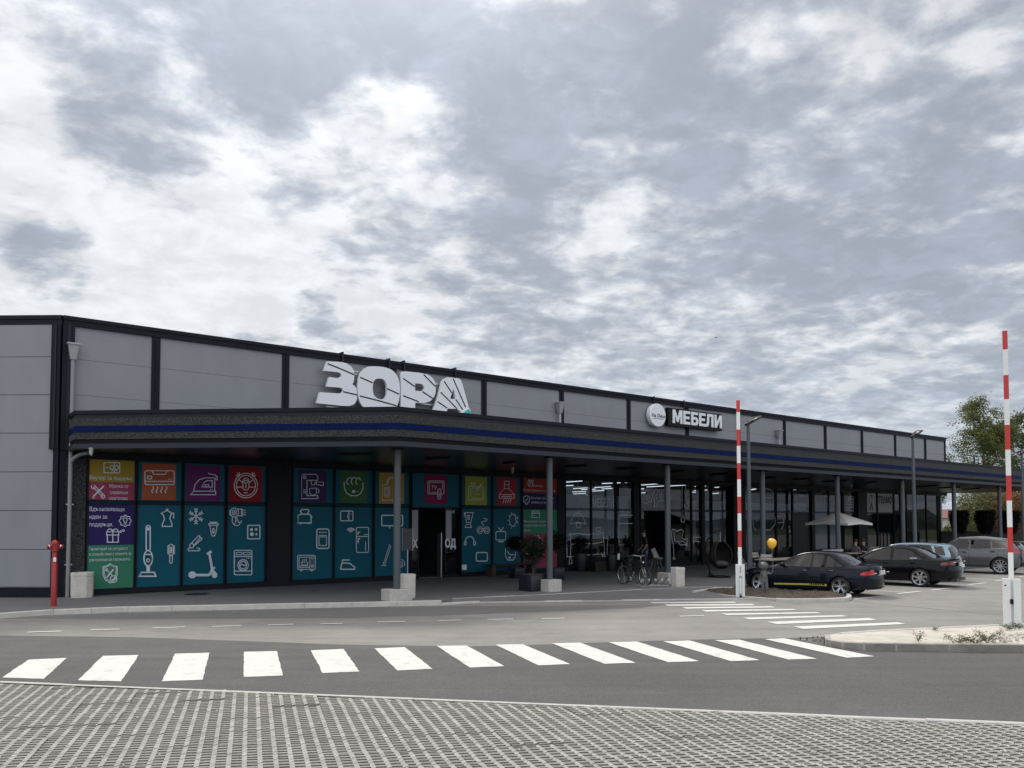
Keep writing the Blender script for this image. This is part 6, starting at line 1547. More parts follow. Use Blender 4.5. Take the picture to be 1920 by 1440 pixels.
def tree(name, label, cat, loc, h, crown_r, trunk_r, seed, m, crown0=.3, nleaf=9000, leaf=.16, group=None, levels=4, spread=.85, lean=(0, 0), shape=1.0):
    rnd = random.Random(seed); t = thing(name, label, cat, loc, 0, group); tips = []; wood = MB()
    cc_ = Vector((lean[0], lean[1], h*(crown0+1)/2)); ch = h*(1-crown0)/2
    def inside_c(p):
        q_ = Vector(((p.x-cc_.x)/crown_r, (p.y-cc_.y)/crown_r, (p.z-cc_.z)/ch)); return q_.length*(1+.22*mnoise.noise(p*(.9/crown_r*2)+Vector((seed, 0, 0))))
    def grow(p, d, ln, r_, lv):
        pts = [p.copy()]; n = 4
        for i in range(n):
            d = (d+Vector((rnd.uniform(-1, 1), rnd.uniform(-1, 1), rnd.uniform(-.5, .8)))*.16).normalized(); p = p+d*ln/n; pts.append(p.copy())
            if lv >= 2 and inside_c(p) < 1.05: tips.append(p.copy())
        wood.tube(pts, [r_*(1-.11*i) for i in range(n+1)], 'bark', 6 if lv < 2 else 4)
        if lv >= levels or inside_c(p) > 1.0:
            tips.append(p); return
        for k in range(rnd.choice((2, 3, 3)) if lv else 5):
            a = rnd.uniform(0, 2*math.pi); out = Vector((math.cos(a), math.sin(a), rnd.uniform(.1, .9))).normalized(); nd = (d*(1-spread*.5)+out*spread*.75).normalized()
            grow(pts[rnd.choice((-1, -1, -2))].copy(), nd, ln*rnd.uniform(.62, .82), r_*.58, lv+1)
    grow(Vector((0, 0, 0)), Vector((lean[0]*.1, lean[1]*.1, 1)).normalized(), h*crown0*1.25, trunk_r, 0)
    wood.build('trunk', t, True)
    tips = [p for p in tips if inside_c(p) < 1.12 and p.z > h*crown0*.75] or [cc_]
    # fill out with clumps around the branch tips
    pts = []; cl = []
    def rell():
        while True:
            v = Vector((rnd.uniform(-1, 1), rnd.uniform(-1, 1), rnd.uniform(-1, 1)))
            if .35 < v.length < .98: 
                q2 = cc_+Vector((v.x*crown_r, v.y*crown_r, v.z*ch))
                if inside_c(q2) < 1.0: return q2
    for k in range(int(nleaf/55)):
        q_ = rnd.choice(tips) if rnd.random() < .55 else rell(); cl.append(q_+Vector((rnd.gauss(0, 1), rnd.gauss(0, 1), rnd.gauss(0, .8)))*crown_r*.10)
    for k in range(nleaf):
        c_ = rnd.choice(cl); r_ = crown_r*.105; pts.append(c_+Vector((rnd.gauss(0, 1)*r_, rnd.gauss(0, 1)*r_, rnd.gauss(0, .62)*r_)))
    leaves(rnd, pts, leaf, m, .02, .5, .15).build('crown', t); return t
def bush(name, label, cat, loc, rx, ry, rz_, seed, m, n=4000, leaf=.10, group=None, flat=False, parent=None, stem=True, shell=.55):
    rnd = random.Random(seed); t = parent or thing(name, label, cat, loc, 0, group); pts = []
    clump = [Vector((rnd.uniform(-1, 1), rnd.uniform(-1, 1), rnd.uniform(0, 1))) for _ in range(60)]
    while len(pts) < n:
        v = Vector((rnd.gauss(0, 1), rnd.gauss(0, 1), rnd.gauss(0, 1))).normalized()
        if flat: v = Vector([max(-.80, min(.80, c)) for c in v])*1.2
        r_ = shell+(1-shell)*rnd.random()**.5; r_ *= 1+.16*mnoise.noise(v*2.2+Vector((seed, seed, 0)))
        if mnoise.noise(v*4.5+Vector((seed*2, 0, 0))) < -.28 and rnd.random() < .7: continue
        pts.append(Vector((v.x*rx*r_, v.y*ry*r_, rz_*(1+v.z*r_))))
    leaves(rnd, pts, leaf, m, .01, .55).build('foliage', t)
    if stem:
        b = MB()
        for k in range(5):
            a = k*1.3; b.tube([(0, 0, 0), (rx*.2*math.cos(a), ry*.2*math.sin(a), rz_*.7), (rx*.55*math.cos(a), ry*.55*math.sin(a), rz_*1.4)], [.04, .03, .012], 'bark', 5)
        b.build('stem', t)
    return t
# ---- potted shrubs by the shopfront
def potted(name, label, loc, w, h, fol, seed, group, sq=True, m='leaf_black', cz=1.0, fr=.45, n=2600, leaf=.09, stemh=.35, spiky=False):
    t = thing(name, label, 'plant', loc, BA, group); b = MB()
    if sq:
        b.box(-w/2, w/2, -w/2, w/2, 0, h-.02, 'planter', bev=.012); b.box(-w/2+.03, w/2-.03, -w/2+.03, w/2-.03, h-.02, h-.01, 'soil')
        for s_ in (-1, 1): b.box(-w/2-.005, w/2+.005, s_*w/2-.012, s_*w/2+.012, h-.03, h, 'planter')
    else: b.lathe([(.001, 0), (w*.38, 0), (w*.5, h*.6), (w*.47, h), (w*.42, h), (w*.42, h-.04), (.001, h-.04)], 'planter', 22)
    b.build('pot', t, 40); rnd = random.Random(seed); b = MB(); b.tube([(0, 0, h-.05), (.02, .01, h+stemh*.5), (0, 0, h+stemh+.2)], [.02, .016, .01], 'bark', 6); b.build('stem', t)
    if spiky:
        bb = MB()
        for k in range(46):
            a = rnd.uniform(0, 6.28); ln = rnd.uniform(.5, 1.0)*fr*1.5; e = rnd.uniform(.15, 1.25); d = Vector((math.cos(a)*math.cos(e), math.sin(a)*math.cos(e), math.sin(e))); p0 = Vector((0, 0, h+stemh*.6))
            p1 = p0+d*ln*.6; p2 = p0+d*ln+Vector((0, 0, -ln*.28)); n_ = d.cross(Vector((0, 0, 1))).normalized()*.022
            bb.add([p0-n_, p0+n_, p1+n_*1.2, p1-n_*1.2, p2], [(0, 1, 2, 3), (3, 2, 4)], m)
        bb.build('foliage', t)
    else:
        pts = []
        while len(pts) < n:
            v = Vector((rnd.gauss(0, 1), rnd.gauss(0, 1), rnd.gauss(0, 1))).normalized()*(rnd.random()**.45)
            if mnoise.noise(v*2.6+Vector((seed, 0, 0))) < -.18: continue
            pts.append(Vector((v.x*fr, v.y*fr, h+stemh+cz*fr*(1+v.z)*.95)))
        leaves(rnd, pts, leaf, m, .02, .35).build('foliage', t)
    return t
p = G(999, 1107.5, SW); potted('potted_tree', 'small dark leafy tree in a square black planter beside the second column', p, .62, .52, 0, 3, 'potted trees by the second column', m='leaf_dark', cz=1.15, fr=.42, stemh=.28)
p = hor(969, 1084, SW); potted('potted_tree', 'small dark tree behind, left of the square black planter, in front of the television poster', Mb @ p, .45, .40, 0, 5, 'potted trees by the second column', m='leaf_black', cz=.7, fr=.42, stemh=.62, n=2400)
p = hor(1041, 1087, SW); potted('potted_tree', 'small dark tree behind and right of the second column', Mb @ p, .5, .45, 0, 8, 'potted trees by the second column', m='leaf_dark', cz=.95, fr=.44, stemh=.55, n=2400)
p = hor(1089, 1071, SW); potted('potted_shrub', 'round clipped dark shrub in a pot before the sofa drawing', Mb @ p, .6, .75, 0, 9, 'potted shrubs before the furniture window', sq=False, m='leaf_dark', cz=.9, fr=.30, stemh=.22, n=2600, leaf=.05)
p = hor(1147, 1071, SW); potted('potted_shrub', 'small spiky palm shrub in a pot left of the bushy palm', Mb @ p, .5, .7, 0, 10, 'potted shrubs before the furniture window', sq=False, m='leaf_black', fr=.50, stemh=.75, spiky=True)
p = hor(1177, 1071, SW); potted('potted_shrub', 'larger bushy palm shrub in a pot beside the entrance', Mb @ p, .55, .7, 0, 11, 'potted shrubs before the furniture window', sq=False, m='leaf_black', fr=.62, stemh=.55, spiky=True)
b = MB(); p0 = hor(1066, 1068.5, SW); p1 = hor(1190, 1064, SW); b.box(p0.x, p1.x, -.95, -.45, SW, SW+.42, 'darkwood', bev=.01)
for k in range(5): b.box(p0.x, p1.x, -.955, -.95, SW+.05+k*.08, SW+.11+k*.08, 'darkwood')
o = b.build('platform', None); o.matrix_world = Mb; tag(o, 'low dark wooden display platform under the sofa drawing', 'platform')

# ---- poster on a pole behind the bin
p = G(764, 1110, SW); t = thing('poster_stand', 'narrow dark poster on a thin grey pole left of the shop doors', 'poster stand', p, viewrot(p)+R(-38))
b = MB(); b.lathe([(.001, 0), (.18, 0), (.18, .02), (.016, .03), (.016, 1.30), (.001, 1.30)], 'steel', 18); b.build('pole', t, 40)
b = MB(); b.box(-.19, .19, -.012, .012, 1.26, 1.92, mat('posterdark', (.055, .06, .065), .5, col2=(.02, .03, .04), nscale=9)); b.box(-.20, -.19, -.016, .016, 1.25, 1.93, 'steel'); b.box(.19, .20, -.016, .016, 1.25, 1.93, 'steel')
b.box(-.17, .0, -.0145, -.012, 1.80, 1.88, mat('posterred', (.16, .03, .025), .5)); b.build('poster', t)

# ---- bicycle and rack
A = G(1166.5, 1095, SW); B_ = G(1212, 1100, SW); d = (B_-A); d.z = 0; d.normalize(); mid = (A+B_)/2
bk = thing('bicycle', 'black city bicycle with a rear child seat parked at the bicycle rack', 'bicycle', mid, math.atan2(d.y, d.x)); rw_ = .335; wb = .56
for x in (-wb, wb):
    b = MB(); T = Matrix.Translation((x, 0, rw_))
    def ringm(R_, r_, m, n=36, T=T):
        vs = []; fs = []
        for i in range(n):
            for k in range(8):
                a, c = 2*math.pi*i/n, 2*math.pi*k/8; rr_ = R_+r_*math.cos(c); vs.append((rr_*math.cos(a), r_*math.sin(c), rr_*math.sin(a)))
        for i in range(n):
            for k in range(8): fs.append((i*8+k, i*8+(k+1) % 8, ((i+1) % n)*8+(k+1) % 8, ((i+1) % n)*8+k))
        b.add(vs, fs, m, T)
    ringm(rw_-.02, .02, 'rubber'); w_ = b.build('wheel', bk, True)
    b = MB(); ringm(rw_-.045, .012, 'rim'); b.lathe([(.02, -.04), (.02, .04)], 'steel', 12, T, axis='y'); b.build('rim', w_, True)
    b = MB()
    for k in range(14):
        a = 2*math.pi*k/14; b.tube([(x+.02*math.cos(a), (-1)**k*.025, rw_+.02*math.sin(a)), (x+(rw_-.05)*math.cos(a), 0, rw_+(rw_-.05)*math.sin(a))], .0022, 'steel', 4)
    b.build('spokes', w_)
    b = MB(); vs = []
    for k in range(15):
        a = R(40+9.5*k) if x > 0 else R(20+11*k)
        for y in (-.028, .028): vs.append((x+(rw_+.02)*math.cos(a), y, rw_+(rw_+.02)*math.sin(a)))
    b.add(vs, [(2*k, 2*k+1, 2*k+3, 2*k+2) for k in range(14)], 'black'); b.build('mudguard', bk)
b = MB(); bb_ = (-.08, 0, .29); sd_ = (-.20, 0, .78); hd0 = (.36, 0, .86); hd1 = (.40, 0, .70)
for pts in ([bb_, sd_], [bb_, hd1], [(-.17, 0, .62), hd0], [bb_, (-wb, .05, rw_)], [bb_, (-wb, -.05, rw_)], [(-.19, 0, .72), (-wb, .05, rw_)], [(-.19, 0, .72), (-wb, -.05, rw_)]): b.tube(pts, .016 if pts[1][0] > -.5 else .009, mat('bikeframe', (.02, .02, .022), .3), 8)
b.build('frame', bk, True)
b = MB()
for s_ in (-1, 1): b.tube([(hd1[0]+.01, s_*.035, .68), (wb-.02, s_*.045, .45), (wb, s_*.05, rw_)], .011, 'steel', 8)
b.tube([hd1, hd0], .02, 'bikeframe', 8); b.build('fork', bk, True)
b = MB(); b.tube([hd0, (.35, 0, .98)], .013, 'steel', 8); b.tube([(.14, -.30, 1.0), (.28, -.26, 1.02), (.36, -.1, .99), (.36, .1, .99), (.28, .26, 1.02), (.14, .30, 1.0)], .012, 'steel', 8); b.sphere((.47, 0, .78), .04, 'chrome', 7)
for s_ in (-1, 1): b.tube([(.14, s_*.30, 1.0), (.03, s_*.30, .99)], .017, 'rubber', 8)
b.build('handlebar', bk, True)
b = MB(); b.sphere((-.22, 0, .84), .1, 'rubber', 8, (1.35, .8, .35)); b.tube([sd_, (-.215, 0, .83)], .013, 'steel', 8); b.build('saddle', bk, True)
b = MB(); b.box(-.66, -.30, -.13, .13, .76, .80, 'black', bev=.01); b.box(-.70, -.62, -.15, .15, .78, 1.12, 'black', bev=.02); b.box(-.66, -.36, -.16, -.13, .78, .92, 'black', bev=.01); b.box(-.66, -.36, .13, .16, .78, .92, 'black', bev=.01)
b.box(-.66, -.55, -.168, -.162, .84, 1.04, 'whitesign'); b.tube([(-.55, -.06, .78), (-.56, -.06, .36)], .007, 'steel', 6); b.build('child_seat', bk)
b = MB(); T = Matrix.Translation(bb_); b.lathe([(.09, -.05), (.095, -.045), (.09, -.04)], 'steel', 20, T, axis='y'); b.tube([(-.08, -.07, .29), (-.06, -.07, .13)], .009, 'chrome', 6); b.tube([(-.08, .07, .29), (-.10, .07, .45)], .009, 'chrome', 6)
b.box(-.11, -.01, -.16, -.07, .12, .14, 'black'); b.box(-.15, -.05, .07, .16, .44, .46, 'black'); b.build('crank', bk)
b = MB(); b.tube([(-.35, -.1, .30), (-.30, -.16, .03)], .008, 'steel', 6); b.build('kickstand', bk)
A = G(1205, 1101, SW); B_ = G(1256, 1099.5, SW); d = (B_-A); d.z = 0; ln = d.length; d.normalize()
t = thing('bicycle_rack', 'low galvanised bicycle rack with five short hoops beside the third column', 'bicycle rack', A, math.atan2(d.y, d.x))
b = MB(); b.tube([(-.06, 0, .03), (ln, 0, .03)], .014, 'zinc', 8); b.tube([(-.06, .45, .03), (ln, .45, .03)], .014, 'zinc', 8); b.tube([(-.06, -.02, .03), (-.06, .47, .03)], .014, 'zinc', 8); b.build('base_rail', t)
for k in range(5):
    x = .0+k*(ln-.05)/4
    for dx in (-.022, .022):
        b = MB(); b.tube([(x+dx, 0, .04), (x+dx, .0, .23), (x+dx, .03, .27), (x+dx, .09, .285), (x+dx, .15, .25), (x+dx, .45, .03)], .008, 'chrome', 7); b.build('hoop', t, True)

# ---- hanging egg chair
p = G(1349, 1082.5, SW); sc_e = 1.0; t = thing('hanging_chair', 'dark brown wicker hanging egg chair on a curved black stand', 'hanging chair', p, viewrot(p)+R(25))
b = MB(); b.tube([(.40*math.cos(R(a)), .40*math.sin(R(a))*1.1, .03) for a in range(0, 361, 15)], .022, 'black', 8); b.build('base_ring', t, True)
b = MB(); b.tube([(-.42, 0, .03), (-.40, 0, .25), (-.52, 0, .65), (-.56, 0, 1.05), (-.46, 0, 1.45), (-.22, 0, 1.72), (.02, 0, 1.80), (.06, 0, 1.74)], .026, 'black', 10); b.tube([(-.41, .0, .2), (-.22, .12, .03)], .015, 'black', 6); b.tube([(-.41, .0, .2), (-.22, -.12, .03)], .015, 'black', 6); b.build('stand', t, True)
b = MB(); b.tube([(.06, 0, 1.74), (.05, 0, 1.35)], .008, 'steel', 6); b.build('chain', t)
defm('wicker', (.014, .009, .007), .75, noise_amt=.4, nscale=30, bump=.8, bscale=50)
b = MB(); n, m_ = 30, 22; vs = []; fs = []
for i in range(m_+1):
    for k in range(n+1):
        th = -2.25+4.5*k/n; ph = math.pi*(.06+.90*i/m_); th += math.pi/2
        vs.append((.05+.44*math.sin(ph)*math.cos(th), .44*math.sin(ph)*math.sin(th), .84+.52*math.cos(ph)))
for i in range(m_):
    for k in range(n): fs.append((i*(n+1)+k, i*(n+1)+k+1, (i+1)*(n+1)+k+1, (i+1)*(n+1)+k))
b.add(vs, fs, 'wicker'); b.build('basket', t, True)
b = MB(); b.tube([vs[i*(n+1)] for i in range(m_+1)], .02, 'wicker', 6); b.tube([vs[i*(n+1)+n] for i in range(m_+1)], .02, 'wicker', 6); b.build('rim', t, True)
b = MB(); b.sphere((.05, .0, .52), .3, mat('cushion', (.05, .045, .045), .9), 9, (1.1, 1, .42)); b.build('cushion', t, True)

# ---- cafe furniture
defm('palewood', (.26, .23, .18), .7); defm('palechair', (.33, .33, .31), .6)
def local(px, py): q_ = hor(px, py, SW); return q_
def folding_chair(label, px, py, rot, m='palechair'):
    t = thing('folding_chair', label, 'chair', Mb @ local(px, py), BA+rot, 'folding chairs of the terrace')
    b = MB()
    for k in range(4): b.box(-.21, .21, -.2+k*.1, -.2+k*.1+.085, .44, .46, m)
    b.build('seat', t); b = MB()
    for k in range(2): b.box(-.21, .21, .22+k*.02, .24+k*.02, .70+k*.11, .79+k*.11, m)
    b.build('backrest', t)
    for s_ in (-1, 1):
        b = MB(); b.tube([(s_*.2, -.22, 0), (s_*.2, .26, .92)], .014, m, 6); b.build('leg', t); b = MB(); b.tube([(s_*.18, .24, 0), (s_*.18, -.18, .45)], .014, m, 6); b.build('leg', t)
def table(label, px, py, w, m='palewood', h=.74, rot=0):
    t = thing('terrace_table', label, 'table', Mb @ local(px, py), BA+rot, 'terrace tables'); b = MB()
    for k in range(6): b.box(-w/2, w/2, -.36+k*.12, -.36+k*.12+.11, h-.03, h, m, bev=.004)
    b.build('tabletop', t)
    for sx in (-1, 1):
        for sy in (-1, 1): b = MB(); b.box(sx*(w/2-.08)-.03, sx*(w/2-.08)+.03, sy*.28-.03, sy*.28+.03, 0, h-.03, 'black'); b.build('leg', t)
folding_chair('pale folding chair just right of the left barrier', 1397, 1078, .5); folding_chair('pale folding chair seen behind the first lamp post', 1419, 1079, -.4); folding_chair('pale folding chair right of the first lamp post behind the statue', 1432, 1084, 2.6)
table('pale slatted table behind the child statue', 1448, 1086, 1.2); table('long pale slatted table behind the bonnet of the navy sedan', 1488, 1082, 1.8); table('pale table under the white parasol', 1590, 1068, 1.1)
def shell_chair(label, px, py, rot, m, group):
    t = thing('shell_chair', label, 'chair', Mb @ local(px, py), BA+rot, group); b = MB(); vs = []; fs = []
    for i in range(9):
        for k in range(13):
            u = -1+2*k/12; v = i/8; vs.append((.27*u*(1-.25*v), .05+.24*v-.16*u*u*(1-.3*v) if v > .3 else -.2+.5*v*1.6, .45+max(0, v-.3)*.62+.10*u*u))
    for i in range(8):
        for k in range(12): fs.append((i*13+k, i*13+k+1, (i+1)*13+k+1, (i+1)*13+k))
    b.add(vs, fs, m); b.build('seat_shell', t, True)
    for sx in (-1, 1):
        for sy in (-1, 1): b = MB(); b.tube([(sx*.12, sy*.1, .44), (sx*.22, sy*.2, 0)], .014, 'palewood', 6); b.build('leg', t)
shell_chair('pale shell chair standing in the furniture shop entrance', 1231, 1069, .3, 'palechair', 'shell chairs'); shell_chair('pale shell chair by the dark pillar behind the black sedan', 1637, 1060, 2.6, 'palechair', 'shell chairs')
for k, (px, py, nm, top) in enumerate([(1604, 1064, 'left of the dark pillar', 'shirtgrey'), (1620, 1064, 'right of the dark pillar', 'tee')]):
    q_ = local(px, py); person('person sitting at the terrace tables, '+nm, Mb @ q_, BA+(1.5 if k == 0 else -1.4), 'sit', top, 'trousers', 'people sitting on the terrace')
    w_ = Mb @ q_; t = thing('stool', 'dark stool under the seated person '+nm, 'stool', w_, BA, 'stools of the terrace'); b = MB(); b.box(-.2, .2, -.18, .2, .36, .41, 'darkwood', bev=.01); b.build('seat', t)
    for sx in (-1, 1):
        for sy in (-1, 1): b = MB(); b.box(sx*.16-.02, sx*.16+.02, sy*.14-.02, sy*.14+.02, 0, .36, 'darkwood'); b.build('leg', t)
q_ = local(1563, 1072); t = thing('slatted_crate', 'white slatted crate bench behind the roof of the navy sedan', 'bench', Mb @ q_, BA)
for z in (.25, .45, .65, .85): b = MB(); b.box(-.75, .75, -.02, .02, z, z+.09, 'palechair'); b.build('slat', t)
b = MB()
for x in (-.7, 0, .7): b.box(x-.03, x+.03, .02, .06, 0, .95, 'palechair')
b.build('frame', t)
# parasol
q_ = local(1573, 1083); q_.y = -5.2; wz = Mb @ Vector((q_.x, q_.y, SW)); q_.x = fac(1573, 1000, -5.2).x
dpt = (Mb @ Vector((q_.x, q_.y, 0))).y
def zat(px, py, y): return fac(px, py, y).z
t = thing('parasol', 'large pale square parasol spread over the cafe terrace', 'parasol', Mb @ Vector((q_.x, q_.y, SW)), BA)
za, ze = zat(1573, 960.5, -5.2)-SW, zat(1573, 981, -5.2)-SW
hw2 = 1.06; b = MB(); n = 8; P_ = []
rim_ = [(-hw2, -hw2), (0, -hw2*1.0), (hw2, -hw2), (hw2, 0), (hw2, hw2), (0, hw2), (-hw2, hw2), (-hw2, 0)]
vs = [(0, 0, za)]+[(x, y, ze+(.06 if abs(x)+abs(y) < hw2*1.5 else 0)) for x, y in rim_]+[(x, y, ze-.10+(.06 if abs(x)+abs(y) < hw2*1.5 else 0)) for x, y in rim_]
fs = [(0, 1+k, 1+(k+1) % 8) for k in range(8)]+[(1+k, 9+k, 9+(k+1) % 8, 1+(k+1) % 8) for k in range(8)]
b.add(vs, fs, 'canvas'); b.build('canopy', t)
b = MB(); b.tube([(0, 0, 0), (0, 0, za+.05)], .024, 'palewood', 10); b.build('pole', t)
b = MB(); b.box(-.3, .3, -.3, .3, 0, .08, 'concrete', bev=.01); b.build('base', t)
for k in range(8):
    b = MB(); x, y = rim_[k]; b.tube([(0, 0, za-.05), (x*.98, y*.98, ze-.02)], .010, 'palewood', 5); b.build('rib', t)

# ---- street lamps
def lamp(label, x, y, top):
    t = thing('street_lamp', label, 'street lamp', Mb @ Vector((x, y, 0)), BA, 'parking lamps'); b = MB(); b.lathe([(.001, 0), (.09, 0), (.085, 1.0), (.05, top), (.001, top)], 'column', 16); b.box(-.13, .13, -.13, .13, 0, .03, 'steel'); b.build('pole', t, 40)
    b = MB(); T = Matrix.Translation((0, -.02, top)) @ Matrix.Rotation(R(-22), 4, 'Y') @ Matrix.Rotation(R(0), 4, 'X')
    b.box(-.16, .12, -.05, .05, -.04, .05, 'darkmetal2', T, bev=.01); b.box(.12, .62, -.14, -.09, -.0, .06, 'darkmetal2', T); b.box(.12, .62, .09, .14, -.0, .06, 'darkmetal2', T); b.box(.56, .62, -.09, .09, 0, .06, 'darkmetal2', T); b.box(.12, .36, -.09, .09, -.02, .05, 'darkmetal2', T); b.build('head', t)
    b = MB(); b.box(.36, .56, -.09, .09, .02, .03, 'white', T); b.build('lens', t)
    return t
for px, pt, nm in ((1404, 794, 'slim grey street lamp right of the left barrier'), (1713, 818, 'slim grey street lamp in front of the far end of the facade'), (1917, 850, 'slim grey street lamp at the right edge of the picture')):
    x = fac(px, 900, -9.3).x; lamp(nm, x, -9.3, fac(px, pt, -9.3).z)

# ---- barriers
def barrier(label, px, py, zb, top_px, cabw, cabh_px, first_red_px, halves):
    c = G(px, py, zb); t = thing('barrier', label, 'barrier', c, viewrot(c)); s_ = (py-978)/(H-zb); Z = lambda y: H-zb-(y-978)/s_
    ch_ = Z(cabh_px); w = cabw/s_; b = MB()
    if halves:
        b.box(-w/2, -.015, -.10, .10, 0, ch_, 'postwhite', bev=.008); b.box(.03, w/2, -.10, .10, 0, ch_, 'postwhite', bev=.008); b.box(-.015, .03, -.04, .09, 0, ch_-.02, 'postwhite')
        b.box(-.03, .025, -.125, -.10, .44, .54, 'black', bev=.01); b.lathe([(.001, -.108), (.016, -.108), (.016, -.10)], 'black', 12, Matrix.Translation((-w*.33, 0, ch_-.13)), axis='y')
    else:
        b.box(-w/2, w/2, -.10, .10, 0, ch_, 'postwhite', bev=.008); b.box(-.035, .055, -.112, -.10, .10, ch_-.33, 'zinc'); b.box(-.022, .042, -.118, -.112, .14, ch_-.40, 'postwhite'); b.box(-.01, .025, -.11, -.10, ch_-.25, ch_-.06, 'zinc'); b.box(-.02, .04, -.13, -.10, .03, .09, 'black', bev=.01)
    b.box(-w/2-.02, w/2+.02, -.13, .13, -.01, .012, 'steel'); b.build('cabinet', t)
    b = MB(); hw_ = 3.3/s_ if not halves else 4.2/s_; seg = [ch_-.02]; y = first_red_px; red = True
    col = 'white'; prev = ch_-.3; bounds = [Z(v) for v in top_px]; k = 0
    for z in bounds:
        b.box(-hw_, hw_, -hw_*.8, hw_*.8, prev, z, 'white' if k % 2 == 0 else 'red'); prev = z; k += 1
    b.build('boom', t); return t
barrier('raised red and white barrier on the far side by the soil island', 1388.3, 1121, 0, [1026, 994.8, 962.6, 931, 898.5, 867.8, 835, 804, 771, 748.5], 16.5, 1058.5, 0, False)
barrier('raised red and white barrier on the right kerbed island', 1898.5, 1172.5, KZ, [1036, 988.5, 938.5, 891, 842, 795, 746, 700, 651, 615], 29, 1085.5, 0, True)

# ---- small fittings
for k, (px, py, nm) in enumerate([(171, 847, 'above the yellow poster'), (488, 849, 'above the dark pillar left of the corner column'), (961, 884, 'left of the second column'), (1595, 915, 'above the white parasol')]):
    q_ = hor(px, py-6, ZSOF); t = thing('security_camera', 'small security camera hanging under the canopy '+nm, 'camera', Mb @ Vector((q_.x, min(q_.y, -.2), ZSOF)), BA, 'security cameras'); b = MB(); b.lathe([(.001, .02), (.06, .02), (.06, -.03), (.045, -.05)], 'palechair' if k != 1 else 'black', 16); b.build('mount', t, 40)
    b = MB(); b.lathe([(.045, -.05), (.05, -.09), (.04, -.16), (.015, -.20), (.001, -.205)], 'palechair' if k != 1 else 'black', 16); b.build('housing', t, 40)
q_ = G(370, 1114, SW); o = MB(); o.lathe([(.001, .008), (.34, .008), (.36, .002), (.36, -.02)], 'darkmetal2', 28); o = o.build('manhole_cover', None, 40, q_); tag(o, 'round dark manhole cover in the pavement before the iron poster', 'manhole cover')
d = ray(1342, 633); bpz = d*90; t = thing('bird', 'tiny dark bird flying in the sky above the signs', 'bird', Vector((bpz.x, bpz.y, bpz.z+H)), .4)
Jb = {'b': (0, 0, 0), 'n': (.12, 0, .02), 'h': (.17, 0, .03), 't': (-.14, 0, .0), 'w1': (0, .14, .05), 'w2': (-.03, .30, .03), 'x1': (0, -.14, .05), 'x2': (-.03, -.30, .03)}
skinfig('body', Jb, [('b', 'n'), ('n', 'h'), ('b', 't'), ('b', 'w1'), ('w1', 'w2'), ('b', 'x1'), ('x1', 'x2')], {'b': .045, 'n': .03, 'h': .025, 't': (.03, .01), 'w1': (.05, .012), 'w2': (.03, .006), 'x1': (.05, .012), 'x2': (.03, .006)}, 'black', t, 1)

# ---- weeds on the islands
def weed(label, px, py, z, r_, h, seed, n=110):
    rnd = random.Random(seed); p = G(px, py, z); t = thing('weed', label, 'weed', p, 0, 'weeds on the right island'); b = MB(); pts = []
    for k in range(9):
        a = rnd.uniform(0, 6.28); e = Vector((r_*math.cos(a)*rnd.uniform(.3, 1), r_*math.sin(a)*rnd.uniform(.3, 1), h*rnd.uniform(.5, 1))); b.tube([(0, 0, 0), e*.5+Vector((0, 0, h*.1)), e], [.004, .003, .002], 'bark', 4)
        for q_ in range(n//9): pts.append(e*rnd.uniform(.25, 1))
    b.build('stem', t); leaves(rnd, pts, .035, 'weed', .025, .4).build('foliage', t)
weed('single upright weed on the pale island fill', 1722, 1203, KZ, .14, .22, 1); weed('low weed left of the wide weed patch', 1800, 1205.5, KZ, .28, .14, 2, 320); weed('taller weed in the middle of the island kerb', 1851, 1205.5, KZ, .28, .22, 3, 380); weed('small weed patch beside the rubble', 1830, 1206, KZ, .3, .12, 7, 300)
weed('dry weed at the foot of the right barrier', 1893, 1180, KZ, .22, .12, 4, 160); weed('tiny weed sprouting on the far side of the island', 1753, 1181, KZ, .08, .06, 5, 60); weed('dry tuft right of the barrier foot', 1912, 1178, KZ, .2, .10, 6, 120)

# ---- vegetation behind the building
def PT(px, py, Y):           # world point on a photo ray at depth Y
    d = ray(px, py); t_ = Y/d.y; return Vector((d.x*t_, Y, H+d.z*t_))
def gpt(px, Y): p = PT(px, 978, Y); p.z = 0; return p
Y1 = 66; base_ = gpt(1843, Y1); hgt = PT(1843, 752, Y1).z
tree('locust_tree', 'tall airy locust tree rising behind the far end of the building', 'tree', base_, hgt*1.0, 2.55, .22, 21, 'leaf_locust', crown0=.30, nleaf=25000, leaf=.17, levels=5, group='trees behind the building')
base_ = gpt(1925, 70); tree('locust_tree', 'second locust tree at the right edge, cut by the frame', 'tree', base_, PT(1920, 786, 70).z, 2.2, .2, 33, 'leaf_mid', crown0=.40, nleaf=14000, leaf=.20, levels=5, group='trees behind the building')
base_ = gpt(1768, 84); tree('small_tree', 'low tree showing just above the canopy roof', 'tree', base_, PT(1780, 862, 84).z, 2.3, .15, 40, 'leaf_mid', crown0=.4, nleaf=3500, leaf=.22, levels=4, group='trees behind the building')
k = 0
